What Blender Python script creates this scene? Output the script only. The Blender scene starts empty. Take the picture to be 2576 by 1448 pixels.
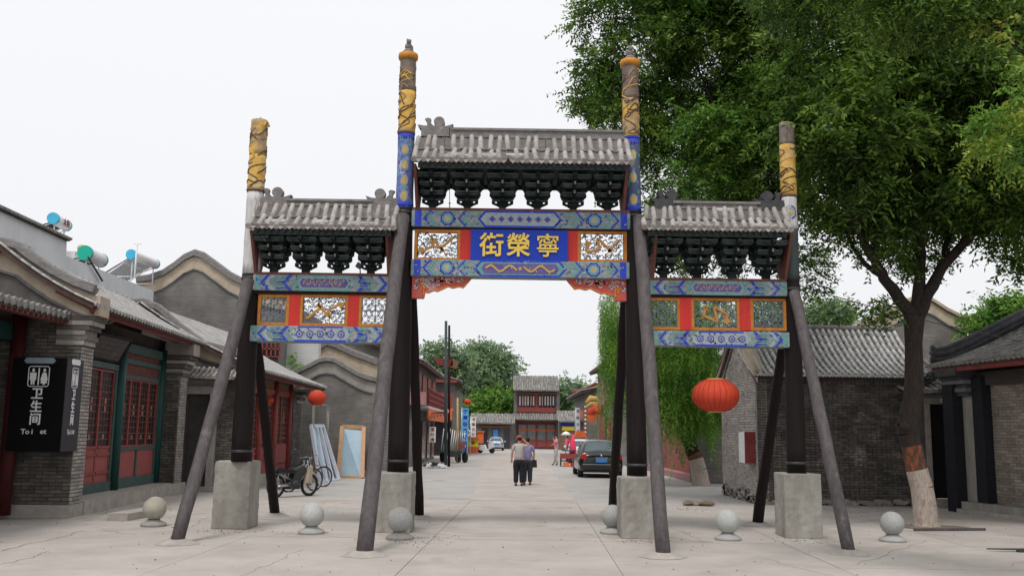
import bpy, math, random
import numpy as np
from math import sin, cos, tan, atan, atan2, pi, radians, sqrt
from mathutils import Vector, Matrix
random.seed(7); np.random.seed(7)
SC = bpy.context.scene; COL = SC.collection
V = Vector
# ------------------------------------------------------------------ camera
FPX, CH, TH, RHO = 2400.0, 1.8, atan(362/2400), .0145      # focal length in pixels of a 2576 wide picture
cd = bpy.data.cameras.new('camera'); cam = bpy.data.objects.new('camera', cd); COL.objects.link(cam)
cd.sensor_width = 36; cd.lens = 36*FPX/2576; cd.clip_start = .1; cd.clip_end = 3000
_R, _U, _F = V((1,0,0)), V((0,-sin(TH),cos(TH))), V((0,cos(TH),sin(TH)))
_r = _R*cos(RHO)+_U*sin(RHO); _u = _U*cos(RHO)-_R*sin(RHO)
mw = Matrix.Identity(4)
for i in range(3):
    mw[i][0] = _r[i]; mw[i][1] = _u[i]; mw[i][2] = -_F[i]
mw[2][3] = CH
cam.matrix_world = mw; SC.camera = cam
# ------------------------------------------------------------------ world, sun, exposure
W = bpy.data.worlds.new('World'); SC.world = W; W.use_nodes = True
nt = W.node_tree; nt.nodes.clear()
SUN_EL, SUN_ROT = radians(62), radians(200)
sky = nt.nodes.new('ShaderNodeTexSky'); sky.sky_type = 'NISHITA'; sky.sun_disc = False
sky.sun_elevation = SUN_EL; sky.sun_rotation = SUN_ROT; sky.dust_density = 6; sky.air_density = 1.5
hs = nt.nodes.new('ShaderNodeHueSaturation'); hs.inputs['Saturation'].default_value = .12
tc = nt.nodes.new('ShaderNodeTexCoord'); sp = nt.nodes.new('ShaderNodeSeparateXYZ')
rmp = nt.nodes.new('ShaderNodeValToRGB')
rmp.color_ramp.elements[0].position = 0; rmp.color_ramp.elements[0].color = (7.7,7.75,7.95,1)
rmp.color_ramp.elements[1].position = .5; rmp.color_ramp.elements[1].color = (8.3,8.35,8.6,1)
mx = nt.nodes.new('ShaderNodeMixRGB'); mx.inputs['Fac'].default_value = .93
bg = nt.nodes.new('ShaderNodeBackground'); bg.inputs['Strength'].default_value = .1
wo = nt.nodes.new('ShaderNodeOutputWorld')
L = nt.links.new
L(sky.outputs[0], hs.inputs['Color']); L(tc.outputs['Generated'], sp.inputs[0]); L(sp.outputs['Z'], rmp.inputs[0])
L(hs.outputs[0], mx.inputs[1]); L(rmp.outputs[0], mx.inputs[2]); L(mx.outputs[0], bg.inputs['Color']); L(bg.outputs[0], wo.inputs[0])
sd = bpy.data.lights.new('sun','SUN'); sd.energy = 1.5; sd.angle = radians(14); sd.color = (1,.965,.92)
sun = bpy.data.objects.new('sun', sd); COL.objects.link(sun)
az = radians(205)   # light comes from behind-left of the camera, high
sdir = V((sin(radians(-18))*cos(SUN_EL), -cos(radians(-18))*cos(SUN_EL), sin(SUN_EL)))
sun.rotation_euler = sdir.to_track_quat('Z','Y').to_euler()
vs = SC.view_settings; SC.display_settings.display_device = 'sRGB'
vs.view_transform = 'Standard'; vs.look = 'None'; vs.gamma = 1; vs.exposure = .27; vs.use_curve_mapping = False
SC.render.engine = 'CYCLES'; SC.cycles.use_denoising = True
SC.cycles.max_bounces = 6; SC.cycles.transparent_max_bounces = 8
# ------------------------------------------------------------------ picture <-> place
def ray(px, py):
    u, v = (px-1288)/FPX, (724-py)/FPX
    return _F + _r*u + _u*v
def P(px, py, Y):
    d = ray(px,py); t = Y/d.y; return V((d.x*t, Y, CH+d.z*t))
def G(px, py, z=0):
    d = ray(px,py); t = (z-CH)/d.z; return V((d.x*t, d.y*t, z))
def rect(px0, py0, px1, py1, Y):
    mxp, myp = (px0+px1)/2, (py0+py1)/2
    return P(px0,myp,Y).x, P(px1,myp,Y).x, P(mxp,py1,Y).z, P(mxp,py0,Y).z     # x0 x1 z0 z1
# ------------------------------------------------------------------ materials
MATS = {}
def mat(name, c1, c2=None, scale=3.0, rough=.8, bump=0.0, bscale=None, vary=0.0, stretch=(1,1,1), c3=None, c3t=.6, metal=0.0, spec=.3, coords='pos', sheen=0, detail=6, contrast=(.35,.65)):
    if name in MATS: return MATS[name]
    m = bpy.data.materials.new(name); m.use_nodes = True; n = m.node_tree; b = n.nodes['Principled BSDF']; l = n.links.new
    b.inputs['Roughness'].default_value = rough; b.inputs['Metallic'].default_value = metal
    b.inputs['Specular IOR Level'].default_value = spec
    if coords == 'pos':
        g = n.nodes.new('ShaderNodeNewGeometry'); src = g.outputs['Position']
    else:
        g = n.nodes.new('ShaderNodeTexCoord'); src = g.outputs['Object']
    mp = n.nodes.new('ShaderNodeMapping'); mp.inputs['Scale'].default_value = stretch; l(src, mp.inputs[0])
    col = None
    if c2 is None: c2 = tuple(min(1,x*.72) for x in c1)
    nz = n.nodes.new('ShaderNodeTexNoise'); nz.inputs['Scale'].default_value = scale; nz.inputs['Detail'].default_value = detail; nz.inputs['Roughness'].default_value = .65
    l(mp.outputs[0], nz.inputs['Vector'])
    cr = n.nodes.new('ShaderNodeValToRGB'); cr.color_ramp.elements[0].position = contrast[0]; cr.color_ramp.elements[1].position = contrast[1]
    cr.color_ramp.elements[0].color = (*c1,1); cr.color_ramp.elements[1].color = (*c2,1); l(nz.outputs[0], cr.inputs[0]); col = cr.outputs[0]
    if c3:
        n2 = n.nodes.new('ShaderNodeTexNoise'); n2.inputs['Scale'].default_value = scale*.37; n2.inputs['Detail'].default_value = 8; n2.inputs['Roughness'].default_value = .75
        l(mp.outputs[0], n2.inputs['Vector'])
        r2 = n.nodes.new('ShaderNodeValToRGB'); r2.color_ramp.elements[0].position = c3t; r2.color_ramp.elements[1].position = c3t+.08
        l(n2.outputs[0], r2.inputs[0])
        mm = n.nodes.new('ShaderNodeMixRGB'); l(r2.outputs[0], mm.inputs[0]); l(col, mm.inputs[1]); mm.inputs[2].default_value = (*c3,1); col = mm.outputs[0]
    if vary:
        gg = n.nodes.new('ShaderNodeNewGeometry'); oi = n.nodes.new('ShaderNodeObjectInfo')
        ad = n.nodes.new('ShaderNodeMath'); ad.operation = 'ADD'; l(gg.outputs['Random Per Island'], ad.inputs[0]); l(oi.outputs['Random'], ad.inputs[1])
        fr = n.nodes.new('ShaderNodeMath'); fr.operation = 'FRACT'; l(ad.outputs[0], fr.inputs[0])
        mr = n.nodes.new('ShaderNodeMapRange'); mr.inputs[3].default_value = 1-vary; mr.inputs[4].default_value = 1+vary; l(fr.outputs[0], mr.inputs[0])
        hv = n.nodes.new('ShaderNodeHueSaturation'); l(col, hv.inputs['Color']); l(mr.outputs[0], hv.inputs['Value']); col = hv.outputs[0]
    l(col, b.inputs['Base Color'])
    if bump:
        nb = n.nodes.new('ShaderNodeTexNoise'); nb.inputs['Scale'].default_value = bscale or scale*6; nb.inputs['Detail'].default_value = 5; l(mp.outputs[0], nb.inputs['Vector'])
        bp = n.nodes.new('ShaderNodeBump'); bp.inputs['Strength'].default_value = bump; bp.inputs['Distance'].default_value = .02; l(nb.outputs[0], bp.inputs['Height']); l(bp.outputs[0], b.inputs['Normal'])
    MATS[name] = m; return m
def brickmat(name, axis, c1, c2, mortar, bw=.26, bh=.07):
    """far walls: courses too small to tell apart"""
    m = bpy.data.materials.new(name); m.use_nodes = True; n = m.node_tree; b = n.nodes['Principled BSDF']; l = n.links.new
    b.inputs['Roughness'].default_value = .9
    g = n.nodes.new('ShaderNodeNewGeometry'); s = n.nodes.new('ShaderNodeSeparateXYZ'); c = n.nodes.new('ShaderNodeCombineXYZ')
    l(g.outputs['Position'], s.inputs[0]); l(s.outputs['X' if axis=='x' else 'Y'], c.inputs[0]); l(s.outputs['Z'], c.inputs[1])
    t = n.nodes.new('ShaderNodeTexBrick'); t.inputs['Scale'].default_value = 1; t.inputs['Brick Width'].default_value = bw; t.inputs['Row Height'].default_value = bh
    t.inputs['Mortar Size'].default_value = .008; t.inputs['Color1'].default_value = (*c1,1); t.inputs['Color2'].default_value = (*c2,1); t.inputs['Mortar'].default_value = (*mortar,1)
    l(c.outputs[0], t.inputs['Vector'])
    nz = n.nodes.new('ShaderNodeTexNoise'); nz.inputs['Scale'].default_value = 1.1; nz.inputs['Detail'].default_value = 8; l(g.outputs['Position'], nz.inputs['Vector'])
    mr = n.nodes.new('ShaderNodeMapRange'); mr.inputs[1].default_value = .3; mr.inputs[2].default_value = .7; mr.inputs[3].default_value = .7; mr.inputs[4].default_value = 1.35; l(nz.outputs[0], mr.inputs[0])
    hv = n.nodes.new('ShaderNodeHueSaturation'); l(t.outputs[0], hv.inputs['Color']); l(mr.outputs[0], hv.inputs['Value']); l(hv.outputs[0], b.inputs['Base Color'])
    bp = n.nodes.new('ShaderNodeBump'); bp.inputs['Distance'].default_value = .01; bp.invert = True; l(t.outputs['Fac'], bp.inputs['Height']); l(bp.outputs[0], b.inputs['Normal'])
    MATS[name] = m; return m
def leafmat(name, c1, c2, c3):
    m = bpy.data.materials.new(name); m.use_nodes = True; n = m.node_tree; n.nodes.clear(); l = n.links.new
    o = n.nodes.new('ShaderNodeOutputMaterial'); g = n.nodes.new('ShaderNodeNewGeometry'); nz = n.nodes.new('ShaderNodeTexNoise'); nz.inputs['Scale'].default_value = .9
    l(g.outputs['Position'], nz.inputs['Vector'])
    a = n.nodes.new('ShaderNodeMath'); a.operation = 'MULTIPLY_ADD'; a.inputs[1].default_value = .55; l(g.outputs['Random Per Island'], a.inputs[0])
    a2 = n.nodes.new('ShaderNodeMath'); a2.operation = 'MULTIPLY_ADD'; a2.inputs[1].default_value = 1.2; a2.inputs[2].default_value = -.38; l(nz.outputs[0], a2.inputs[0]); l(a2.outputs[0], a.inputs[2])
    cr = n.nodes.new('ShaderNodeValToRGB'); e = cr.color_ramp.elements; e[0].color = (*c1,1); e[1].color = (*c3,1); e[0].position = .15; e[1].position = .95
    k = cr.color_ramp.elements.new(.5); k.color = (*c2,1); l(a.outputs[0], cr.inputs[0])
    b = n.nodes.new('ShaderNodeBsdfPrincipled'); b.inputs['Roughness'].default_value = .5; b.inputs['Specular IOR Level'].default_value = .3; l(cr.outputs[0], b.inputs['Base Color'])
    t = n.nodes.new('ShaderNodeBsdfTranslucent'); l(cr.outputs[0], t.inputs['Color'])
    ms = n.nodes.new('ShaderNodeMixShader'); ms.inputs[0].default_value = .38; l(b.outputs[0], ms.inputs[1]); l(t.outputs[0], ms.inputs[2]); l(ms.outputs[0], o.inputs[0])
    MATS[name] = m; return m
mat('stone_ground', (.46,.42,.385), (.37,.335,.305), .9, .9, .35, 60, vary=.03, c3=(.34,.29,.245), c3t=.56)
mat('joint', (.28,.255,.23), (.20,.18,.16), 5, .95)
mat('crack_dark', (.28,.25,.22), (.21,.19,.165), 8, .95)
mat('asphalt', (.40,.38,.36), (.34,.325,.31), .7, .9, .3, 90, c3=(.22,.21,.2), c3t=.6)
mat('earth', (.24,.19,.14), (.14,.11,.08), 5, .95, .5, 40)
mat('concrete', (.36,.345,.31), (.22,.205,.18), 2.2, .85, .35, 50, stretch=(1,1,.35), c3=(.15,.14,.12), c3t=.63)
mat('cement', (.42,.39,.35), (.31,.28,.25), 4, .9, .4, 40)
mat('granite', (.40,.40,.385), (.29,.29,.28), 45, .6, .1, 90, c3=(.36,.34,.29), c3t=.6)
mat('granite_yellow', (.40,.37,.30), (.27,.25,.20), 3, .7, .1, 90, c3=(.42,.42,.40), c3t=.5)
mat('granite_pale', (.47,.48,.46), (.36,.37,.36), 30, .65, .1, 90, c3=(.32,.32,.31), c3t=.6)
mat('brick', (.15,.135,.12), (.08,.072,.065), 1.6, .9, .4, 50, vary=.3, c3=(.27,.245,.22), c3t=.60)
mat('brick_warm', (.32,.27,.225), (.23,.195,.165), 1.6, .9, .35, 50, vary=.25, c3=(.33,.30,.26), c3t=.66)
mat('brick_pale', (.36,.335,.31), (.25,.23,.21), 2.2, .9, .4, 50, vary=.2, c3=(.52,.40,.34), c3t=.64)
mat('brick_gable', (.43,.39,.355), (.30,.27,.25), 2.2, .9, .4, 50, vary=.22, c3=(.50,.38,.33), c3t=.62)
mat('tile_pale', (.60,.58,.56), (.46,.445,.43), 7, .85, .4, 45, vary=.15, c3=(.24,.225,.21), c3t=.62)
mat('mortar', (.13,.12,.11), (.09,.083,.075), 3, .95, .3, 60)
mat('mortar_pale', (.42,.40,.37), (.30,.28,.26), 3, .95, .3, 60)
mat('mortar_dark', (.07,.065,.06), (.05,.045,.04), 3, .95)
brickmat('far_brick_x','x',(.18,.168,.155),(.135,.126,.118),(.22,.21,.195))
brickmat('far_brick_y','y',(.18,.168,.155),(.135,.126,.118),(.22,.21,.195))
mat('plaster_beige', (.50,.42,.32), (.38,.31,.23), 2.5, .9, .3, 40, c3=(.28,.24,.19), c3t=.62)
mat('plaster_grey', (.68,.695,.71), (.56,.57,.585), 1.2, .9, .2, 20, stretch=(1,1,.4), c3=(.29,.295,.30), c3t=.62)
mat('plaster_white', (.62,.61,.60), (.5,.5,.49), 1.5, .9, .1)
mat('tile', (.30,.285,.27), (.19,.18,.17), 5, .85, .35, 40, vary=.25, c3=(.40,.38,.355), c3t=.6)
mat('tile_light', (.42,.39,.37), (.28,.26,.245), 7, .85, .4, 45, vary=.18, c3=(.22,.20,.185), c3t=.62)
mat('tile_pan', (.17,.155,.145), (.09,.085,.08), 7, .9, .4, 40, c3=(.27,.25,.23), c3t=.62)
mat('tile_grey', (.44,.425,.41), (.33,.32,.31), 3, .85, .3, 40, vary=.15, c3=(.25,.24,.23), c3t=.62)
mat('tile_dark', (.17,.17,.175), (.10,.10,.105), 5, .8, .4, 40, vary=.3, c3=(.2,.2,.2), c3t=.64)
mat('ridge', (.25,.235,.225), (.15,.14,.135), 6, .85, .5, 30, stretch=(1,1,2), c3=(.36,.34,.32), c3t=.62)
mat('ridge_dark', (.075,.075,.08), (.045,.045,.05), 6, .8, .5, 30)
mat('deck', (.10,.06,.05), (.06,.04,.035), 4, .9)
mat('rafter', (.16,.05,.042), (.09,.032,.028), 5, .8)
mat('red_fascia', (.24,.042,.036), (.13,.03,.026), 5, .7)
mat('wood_dark', (.020,.013,.013), (.012,.009,.010), 3, .6, .5, 14, stretch=(8,8,.4), c3=(.04,.028,.027), c3t=.64, spec=.15)
mat('wood_grey', (.115,.10,.102), (.07,.06,.062), 2.5, .7, .6, 12, stretch=(5,5,.5), c3=(.17,.15,.152), c3t=.58)
mat('wood_bare', (.30,.25,.21), (.17,.135,.115), 3, .85, .6, 14, stretch=(9,9,.5))
mat('white_faded', (.66,.65,.65), (.50,.49,.49), 3, .85, .5, 16, stretch=(6,6,.8), c3=(.33,.27,.23), c3t=.56)
mat('gold', (.66,.43,.12), (.56,.30,.05), 4, .75, .6, 22, c3=(.60,.50,.32), c3t=.52)
mat('wood_carved', (.24,.185,.145), (.11,.085,.07), 5, .85, .9, 22, c3=(.50,.34,.12), c3t=.60)
mat('gold_worn', (.48,.33,.14), (.25,.19,.14), 6, .8, .7, 22, c3=(.66,.40,.08), c3t=.5)
mat('carve_line', (.13,.08,.045), (.09,.06,.04), 5, .9)
mat('ring_orange', (.62,.27,.03), (.42,.17,.03), 5, .6)
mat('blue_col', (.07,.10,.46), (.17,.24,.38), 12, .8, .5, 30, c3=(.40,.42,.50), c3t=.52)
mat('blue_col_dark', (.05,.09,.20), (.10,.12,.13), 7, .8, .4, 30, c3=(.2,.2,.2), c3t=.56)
mat('teal_dark', (.035,.06,.065), (.05,.055,.05), 7, .7, .4, 30, c3=(.1,.13,.11), c3t=.6)
mat('beam_paint', (.13,.24,.24), (.29,.32,.33), 9, .85, .3, 40, stretch=(.7,1,1.6), c3=(.36,.33,.31), c3t=.53)
mat('paint_blue', (.02,.04,.56), (.05,.08,.42), 14, .75, c3=(.24,.28,.40), c3t=.585)
mat('paint_teal', (.10,.29,.26), (.17,.33,.35), 14, .8, c3=(.34,.37,.36), c3t=.55)
mat('paint_pale', (.38,.44,.45), (.24,.31,.36), 14, .85, c3=(.20,.24,.32), c3t=.57)
mat('paint_gold', (.60,.42,.12), (.42,.28,.10), 9, .7)
mat('paint_violet', (.10,.08,.30), (.16,.12,.26), 9, .8)
mat('plaque_blue', (.006,.035,.46), (.010,.045,.38), 5, .5, .1, 40)
mat('gilt', (.85,.62,.10), (.72,.48,.07), 9, .38, metal=.15, spec=.6)
mat('panel_red', (.62,.035,.025), (.48,.03,.025), 3, .55, stretch=(3,3,.4))
mat('frame_orange', (.55,.22,.035), (.38,.14,.03), 5, .65, stretch=(2,2,2))
mat('fret_blue', (.12,.15,.19), (.20,.23,.25), 12, .8)
mat('fret_gold', (.55,.27,.05), (.36,.19,.08), 12, .7)
mat('bracket_red', (.58,.06,.045), (.42,.12,.10), 6, .75, c3=(.36,.33,.36), c3t=.58)
mat('bracket_pale', (.50,.48,.55), (.42,.36,.38), 10, .8)
mat('dou', (.022,.032,.033), (.012,.017,.018), 6, .8, .3, 30, vary=.35, c3=(.06,.075,.065), c3t=.62, spec=.15)
mat('dou_mid', (.075,.09,.085), (.018,.028,.03), 9, .8, .3, 30, c3=(.14,.16,.15), c3t=.6, spec=.15)
mat('dou_edge', (.13,.19,.16), (.05,.08,.075), 6, .8)
mat('rust_red', (.20,.07,.055), (.12,.05,.04), 4, .85)
mat('green_post', (.012,.07,.062), (.01,.05,.045), 3, .5, .15, 15, stretch=(4,4,.5))
mat('green_frame', (.065,.11,.10), (.04,.075,.068), 4, .7)
mat('lattice_red', (.29,.065,.055), (.22,.05,.042), 5, .6)
mat('lattice_highlight', (.36,.17,.14), (.22,.09,.075), 5, .7)  # same red as the frames, its beige highlights put into the bar colour
mat('door_red', (.33,.085,.082), (.26,.068,.062), 4, .6, stretch=(3,3,.5))
mat('column_red', (.075,.012,.012), (.05,.01,.01), 3, .5)
mat('dark_glass', (.02,.02,.025), (.03,.028,.03), 2, .15, spec=.6)
mat('black_pane', (.006,.006,.008), (.012,.010,.012), 2, .35, spec=.25)
mat('glass_grey', (.16,.18,.18), (.22,.24,.24), 2, .12, spec=.7)
mat('black', (.012,.012,.013), (.02,.02,.02), 3, .4)
mat('black_rubber', (.02,.02,.02), (.03,.03,.03), 3, .85)
mat('sign_black', (.004,.004,.0045), (.005,.005,.0055), 3, .5, spec=.12)
mat('sign_side', (.035,.03,.038), (.045,.04,.05), 3, .5, spec=.15)
mat('sign_white', (.75,.76,.76), (.68,.69,.69), 9, .5)
mat('sign_bluegrey', (.24,.31,.35), (.20,.26,.30), 9, .5)
mat('metal', (.5,.5,.5), (.4,.4,.4), 5, .35, metal=.8)
mat('metal_dark', (.08,.08,.085), (.05,.05,.05), 5, .45, metal=.5)
mat('white_paint', (.75,.76,.78), (.62,.63,.66), 4, .6)
mat('white_blue', (.62,.68,.78), (.52,.58,.68), 4, .55)
mat('pine', (.60,.36,.20), (.50,.28,.15), 4, .6)
mat('pane_blue', (.30,.45,.56), (.40,.52,.60), 2, .15, spec=.7)
mat('lantern', (.60,.075,.035), (.50,.055,.028), 4, .7, c3=(.62,.15,.08), c3t=.58, spec=.15)
mat('lantern_rib', (.40,.03,.02), (.34,.03,.02), 3, .6)
mat('skin', (.50,.27,.19), (.44,.23,.16), 8, .55)
mat('hair', (.012,.01,.01), (.02,.016,.015), 20, .6)
mat('shirt_grey', (.46,.43,.40), (.38,.35,.33), 8, .9)
mat('shirt_purple', (.27,.25,.44), (.22,.21,.37), 8, .9)
mat('trousers_black', (.012,.013,.017), (.02,.02,.025), 8, .9)
mat('trousers_grey', (.055,.055,.07), (.04,.04,.05), 8, .9)
mat('cap_red', (.40,.10,.06), (.32,.08,.05), 8, .9)
mat('pink', (.75,.32,.38), (.6,.25,.3), 8, .9)
mat('hotpink', (.8,.06,.16), (.7,.05,.1), 8, .8)
mat('car_black', (.008,.008,.01), (.010,.010,.012), 3, .12, spec=.8)
mat('car_silver', (.5,.54,.6), (.45,.5,.56), 3, .25, metal=.4)
mat('car_glass', (.05,.09,.10), (.07,.12,.13), 3, .05, spec=.9)
mat('tail_red', (.55,.02,.015), (.4,.01,.01), 3, .2)
mat('plate_blue', (.06,.24,.62), (.05,.2,.55), 3, .4)
mat('chrome', (.6,.6,.6), (.55,.55,.55), 3, .15, metal=1)
mat('banner_blue', (.14,.45,.72), (.10,.38,.66), 3, .7)
mat('banner_white', (.78,.78,.76), (.7,.7,.69), 3, .7)
mat('orange', (.72,.17,.05), (.6,.12,.04), 4, .6)
mat('pink_wall', (.40,.21,.21), (.33,.17,.17), 4, .7)
mat('yellow', (.80,.62,.05), (.7,.52,.04), 4, .6)
mat('brown', (.22,.12,.07), (.15,.08,.05), 4, .7)
mat('bark', (.055,.042,.035), (.025,.02,.017), 5, .95, 1.0, 16, stretch=(5,5,1))
mat('bark_dark', (.045,.035,.03), (.025,.02,.018), 5, .95, 1.0, 16, stretch=(5,5,1))
mat('limewash', (.52,.45,.39), (.36,.29,.24), 6, .9, .9, 20, stretch=(4,4,1.2), c3=(.22,.14,.10), c3t=.58)
mat('bark_red', (.08,.05,.04), (.28,.09,.035), 5, .9, .9, 18, stretch=(3,3,1), contrast=(.45,.6))
mat('tank_white', (.75,.74,.74), (.62,.60,.60), 3, .35)
mat('cyan', (.05,.45,.68), (.06,.36,.55), 3, .4)
mat('green_tank', (.01,.42,.30), (.01,.34,.25), 3, .4)
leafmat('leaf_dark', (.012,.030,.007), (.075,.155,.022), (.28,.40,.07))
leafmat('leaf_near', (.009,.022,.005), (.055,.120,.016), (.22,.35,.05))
leafmat('leaf_fresh', (.05,.13,.022), (.13,.28,.04), (.28,.44,.08))
leafmat('leaf_willow', (.04,.11,.018), (.14,.30,.035), (.30,.48,.07))
leafmat('leaf_far_hazed', (.10,.17,.10), (.19,.29,.15), (.32,.42,.20))  # paler greens: the haze of distance is put into the leaf colour
leafmat('leaf_flower', (.16,.26,.03), (.30,.40,.05), (.50,.52,.14))
M = MATS
# ------------------------------------------------------------------ mesh helpers
WL = {}
class MB:
    def __init__(s): s.v=[]; s.f=[]; s.m=[]; s.s=[]
    def add(s, vs, fs, m=0, sm=False):
        b = len(s.v); s.v += [tuple(v) for v in vs]
        for f in fs: s.f.append(tuple(b+i for i in f)); s.m.append(m); s.s.append(sm)
        return s
    def box(s, c, size, m=0, R=None, taper=1.0):
        c = V(c); hx,hy,hz = size[0]/2,size[1]/2,size[2]/2; vs=[]
        for z in (-1,1):
            k = 1 if z<0 else taper
            for x,y in ((-1,-1),(1,-1),(1,1),(-1,1)):
                p = V((x*hx*k,y*hy*k,z*hz)); vs.append(c+(R@p if R else p))
        return s.add(vs, [(3,2,1,0),(4,5,6,7),(0,1,5,4),(1,2,6,5),(2,3,7,6),(3,0,4,7)], m)
    def b2(s, x0,x1,y0,y1,z0,z1, m=0): return s.box(((x0+x1)/2,(y0+y1)/2,(z0+z1)/2),(abs(x1-x0),abs(y1-y0),abs(z1-z0)),m)
    def beam(s, p, q, w, h, m=0, up=(0,0,1)):
        p,q = V(p),V(q); y=(q-p); Ln=y.length; y.normalize(); up=V(up)
        x = y.cross(up)
        if x.length<1e-4: x = y.cross(V((1,0,0)))
        x.normalize(); z = x.cross(y); R = Matrix((x,y,z)).transposed()
        return s.box((p+q)/2,(w,Ln,h),m,R)
    def tube(s, pts, rs, n=10, m=0, caps=True, sm=True):
        pts=[V(p) for p in pts]
        if not hasattr(rs,'__len__'): rs=[rs]*len(pts)
        vs=[]; ref=None
        for i,p in enumerate(pts):
            d = (pts[min(i+1,len(pts)-1)]-pts[max(i-1,0)]); d.normalize()
            if ref is None:
                ref = d.cross(V((0,0,1)) if abs(d.z)<.9 else V((1,0,0))); ref.normalize()
            a = ref-d*ref.dot(d); a.normalize(); b = d.cross(a); ref=a
            for k in range(n):
                t=2*pi*k/n; vs.append(p+(a*cos(t)+b*sin(t))*rs[i])
        fs=[]
        for i in range(len(pts)-1):
            for k in range(n):
                k2=(k+1)%n; fs.append((i*n+k,i*n+k2,(i+1)*n+k2,(i+1)*n+k))
        s.add(vs,fs,m,sm)
        if caps:
            b=len(s.v)-len(vs); s.f.append(tuple(b+k for k in reversed(range(n)))); s.m.append(m); s.s.append(False)
            s.f.append(tuple(b+(len(pts)-1)*n+k for k in range(n))); s.m.append(m); s.s.append(False)
        return s
    def lathe(s, prof, c, n=20, m=0, sm=True, axis=None):
        c=V(c); R = axis.to_track_quat('Z','Y').to_matrix() if axis is not None else Matrix.Identity(3)
        vs=[c+R@V((r*cos(2*pi*k/n),r*sin(2*pi*k/n),z)) for r,z in prof for k in range(n)]
        fs=[(i*n+k,i*n+(k+1)%n,(i+1)*n+(k+1)%n,(i+1)*n+k) for i in range(len(prof)-1) for k in range(n)]
        s.add(vs,fs,m,sm); b=len(s.v)-len(vs)
        if prof[0][0]>1e-4: s.f.append(tuple(b+k for k in reversed(range(n)))); s.m.append(m); s.s.append(False)
        if prof[-1][0]>1e-4: s.f.append(tuple(b+(len(prof)-1)*n+k for k in range(n))); s.m.append(m); s.s.append(False)
        return s
    def ball(s, c, r, m=0, n=16, sc=(1,1,1)):
        k=n//2; c=V(c); vs=[]
        for i in range(k+1):
            a=-pi/2+pi*i/k
            for j in range(n): vs.append(c+V((cos(a)*cos(2*pi*j/n)*r*sc[0],cos(a)*sin(2*pi*j/n)*r*sc[1],sin(a)*r*sc[2])))
        return s.add(vs,[(i*n+j,i*n+(j+1)%n,(i+1)*n+(j+1)%n,(i+1)*n+j) for i in range(k) for j in range(n)],m,True)
    def prism(s, poly, O, U, W_, D, m=0, ms=None):
        """polygon (u,v) in the plane O+uU+vW, extruded by vector D"""
        O,U,W_,D=V(O),V(U),V(W_),V(D); n=len(poly)
        a=[O+U*p[0]+W_*p[1] for p in poly]; b=[p+D for p in a]
        s.add(a+b,[tuple(range(n)),tuple(n+i for i in reversed(range(n)))],m)
        bb=len(s.v)-2*n
        for i in range(n):
            j=(i+1)%n; s.f.append((bb+j,bb+i,bb+n+i,bb+n+j)); s.m.append(m if ms is None else ms); s.s.append(False)
        return s
    def ribbon(s, pts, w, O, U, W_, N, d, m=0):
        """flat strip of width w following 2-D points, thickness d along N"""
        O,U,W_,N=V(O),V(U),V(W_),V(N); q=[]
        for i,p in enumerate(pts):
            a=pts[max(i-1,0)]; b=pts[min(i+1,len(pts)-1)]; dx,dy=b[0]-a[0],b[1]-a[1]; l=max(1e-6,sqrt(dx*dx+dy*dy)); nx,ny=-dy/l*w/2,dx/l*w/2
            for sg in (1,-1):
                base=O+U*(p[0]+sg*nx)+W_*(p[1]+sg*ny); q+= [base, base+N*d]
        fs=[]
        for i in range(len(pts)-1):
            a=4*i; b=a+4; fs+=[(a,b,b+2,a+2),(a+1,a+3,b+3,b+1),(a,a+1,b+1,b),(a+2,b+2,b+3,a+3)]
        fs+=[(0,2,3,1),(4*len(pts)-4,4*len(pts)-3,4*len(pts)-1,4*len(pts)-2)]
        return s.add(q,fs,m)
    def mesh(s, name, mats, off=V((0,0,0))):
        me=bpy.data.meshes.new(name)
        me.from_pydata([(x-off.x,y-off.y,z-off.z) for x,y,z in s.v],[],s.f)
        for m in (mats if isinstance(mats,(list,tuple)) else [mats]): me.materials.append(M[m])
        me.polygons.foreach_set('material_index',s.m); me.polygons.foreach_set('use_smooth',s.s); me.update(); return me
    def build(s, name, mats, parent=None, loc=None):
        off = WL[parent.name] if parent is not None else (V(loc) if loc is not None else None)
        if off is None:
            a=np.array(s.v); off=V(((a[:,0].min()+a[:,0].max())/2,(a[:,1].min()+a[:,1].max())/2,a[:,2].min()))
        o=bpy.data.objects.new(name,s.mesh(name,mats,off)); COL.objects.link(o); WL[o.name]=off.copy()
        if parent is not None: o.parent=parent
        else: o.location=off
        return o
def inst(name, me, parent, loc, R=None, wl=True):
    """object sharing mesh data; loc in world, parent only translated"""
    o=bpy.data.objects.new(name,me); COL.objects.link(o)
    if parent is not None: o.parent=parent; loc=V(loc)-WL[parent.name]
    m=(R.to_4x4() if R else Matrix.Identity(4)); m.translation=V(loc); o.matrix_basis=m
    return o
def tag(o, label=None, cat=None, group=None, kind=None):
    if label: o['label']=label
    if cat: o['category']=cat
    if group: o['group']=group
    if kind: o['kind']=kind
    return o
def thing(name, loc, label, cat, group=None):
    o=bpy.data.objects.new(name,None); COL.objects.link(o); o.location=V(loc); WL[o.name]=V(loc); o.empty_display_size=.2
    return tag(o,label,cat,group)
def copy_tree(o, parent=None):
    c=o.copy(); COL.objects.link(c)
    if parent is not None: c.parent=parent
    for ch in [x for x in bpy.data.objects if x.parent==o]: copy_tree(ch,c)
    return c
def lin(a,b,t): return a+(b-a)*t
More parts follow.
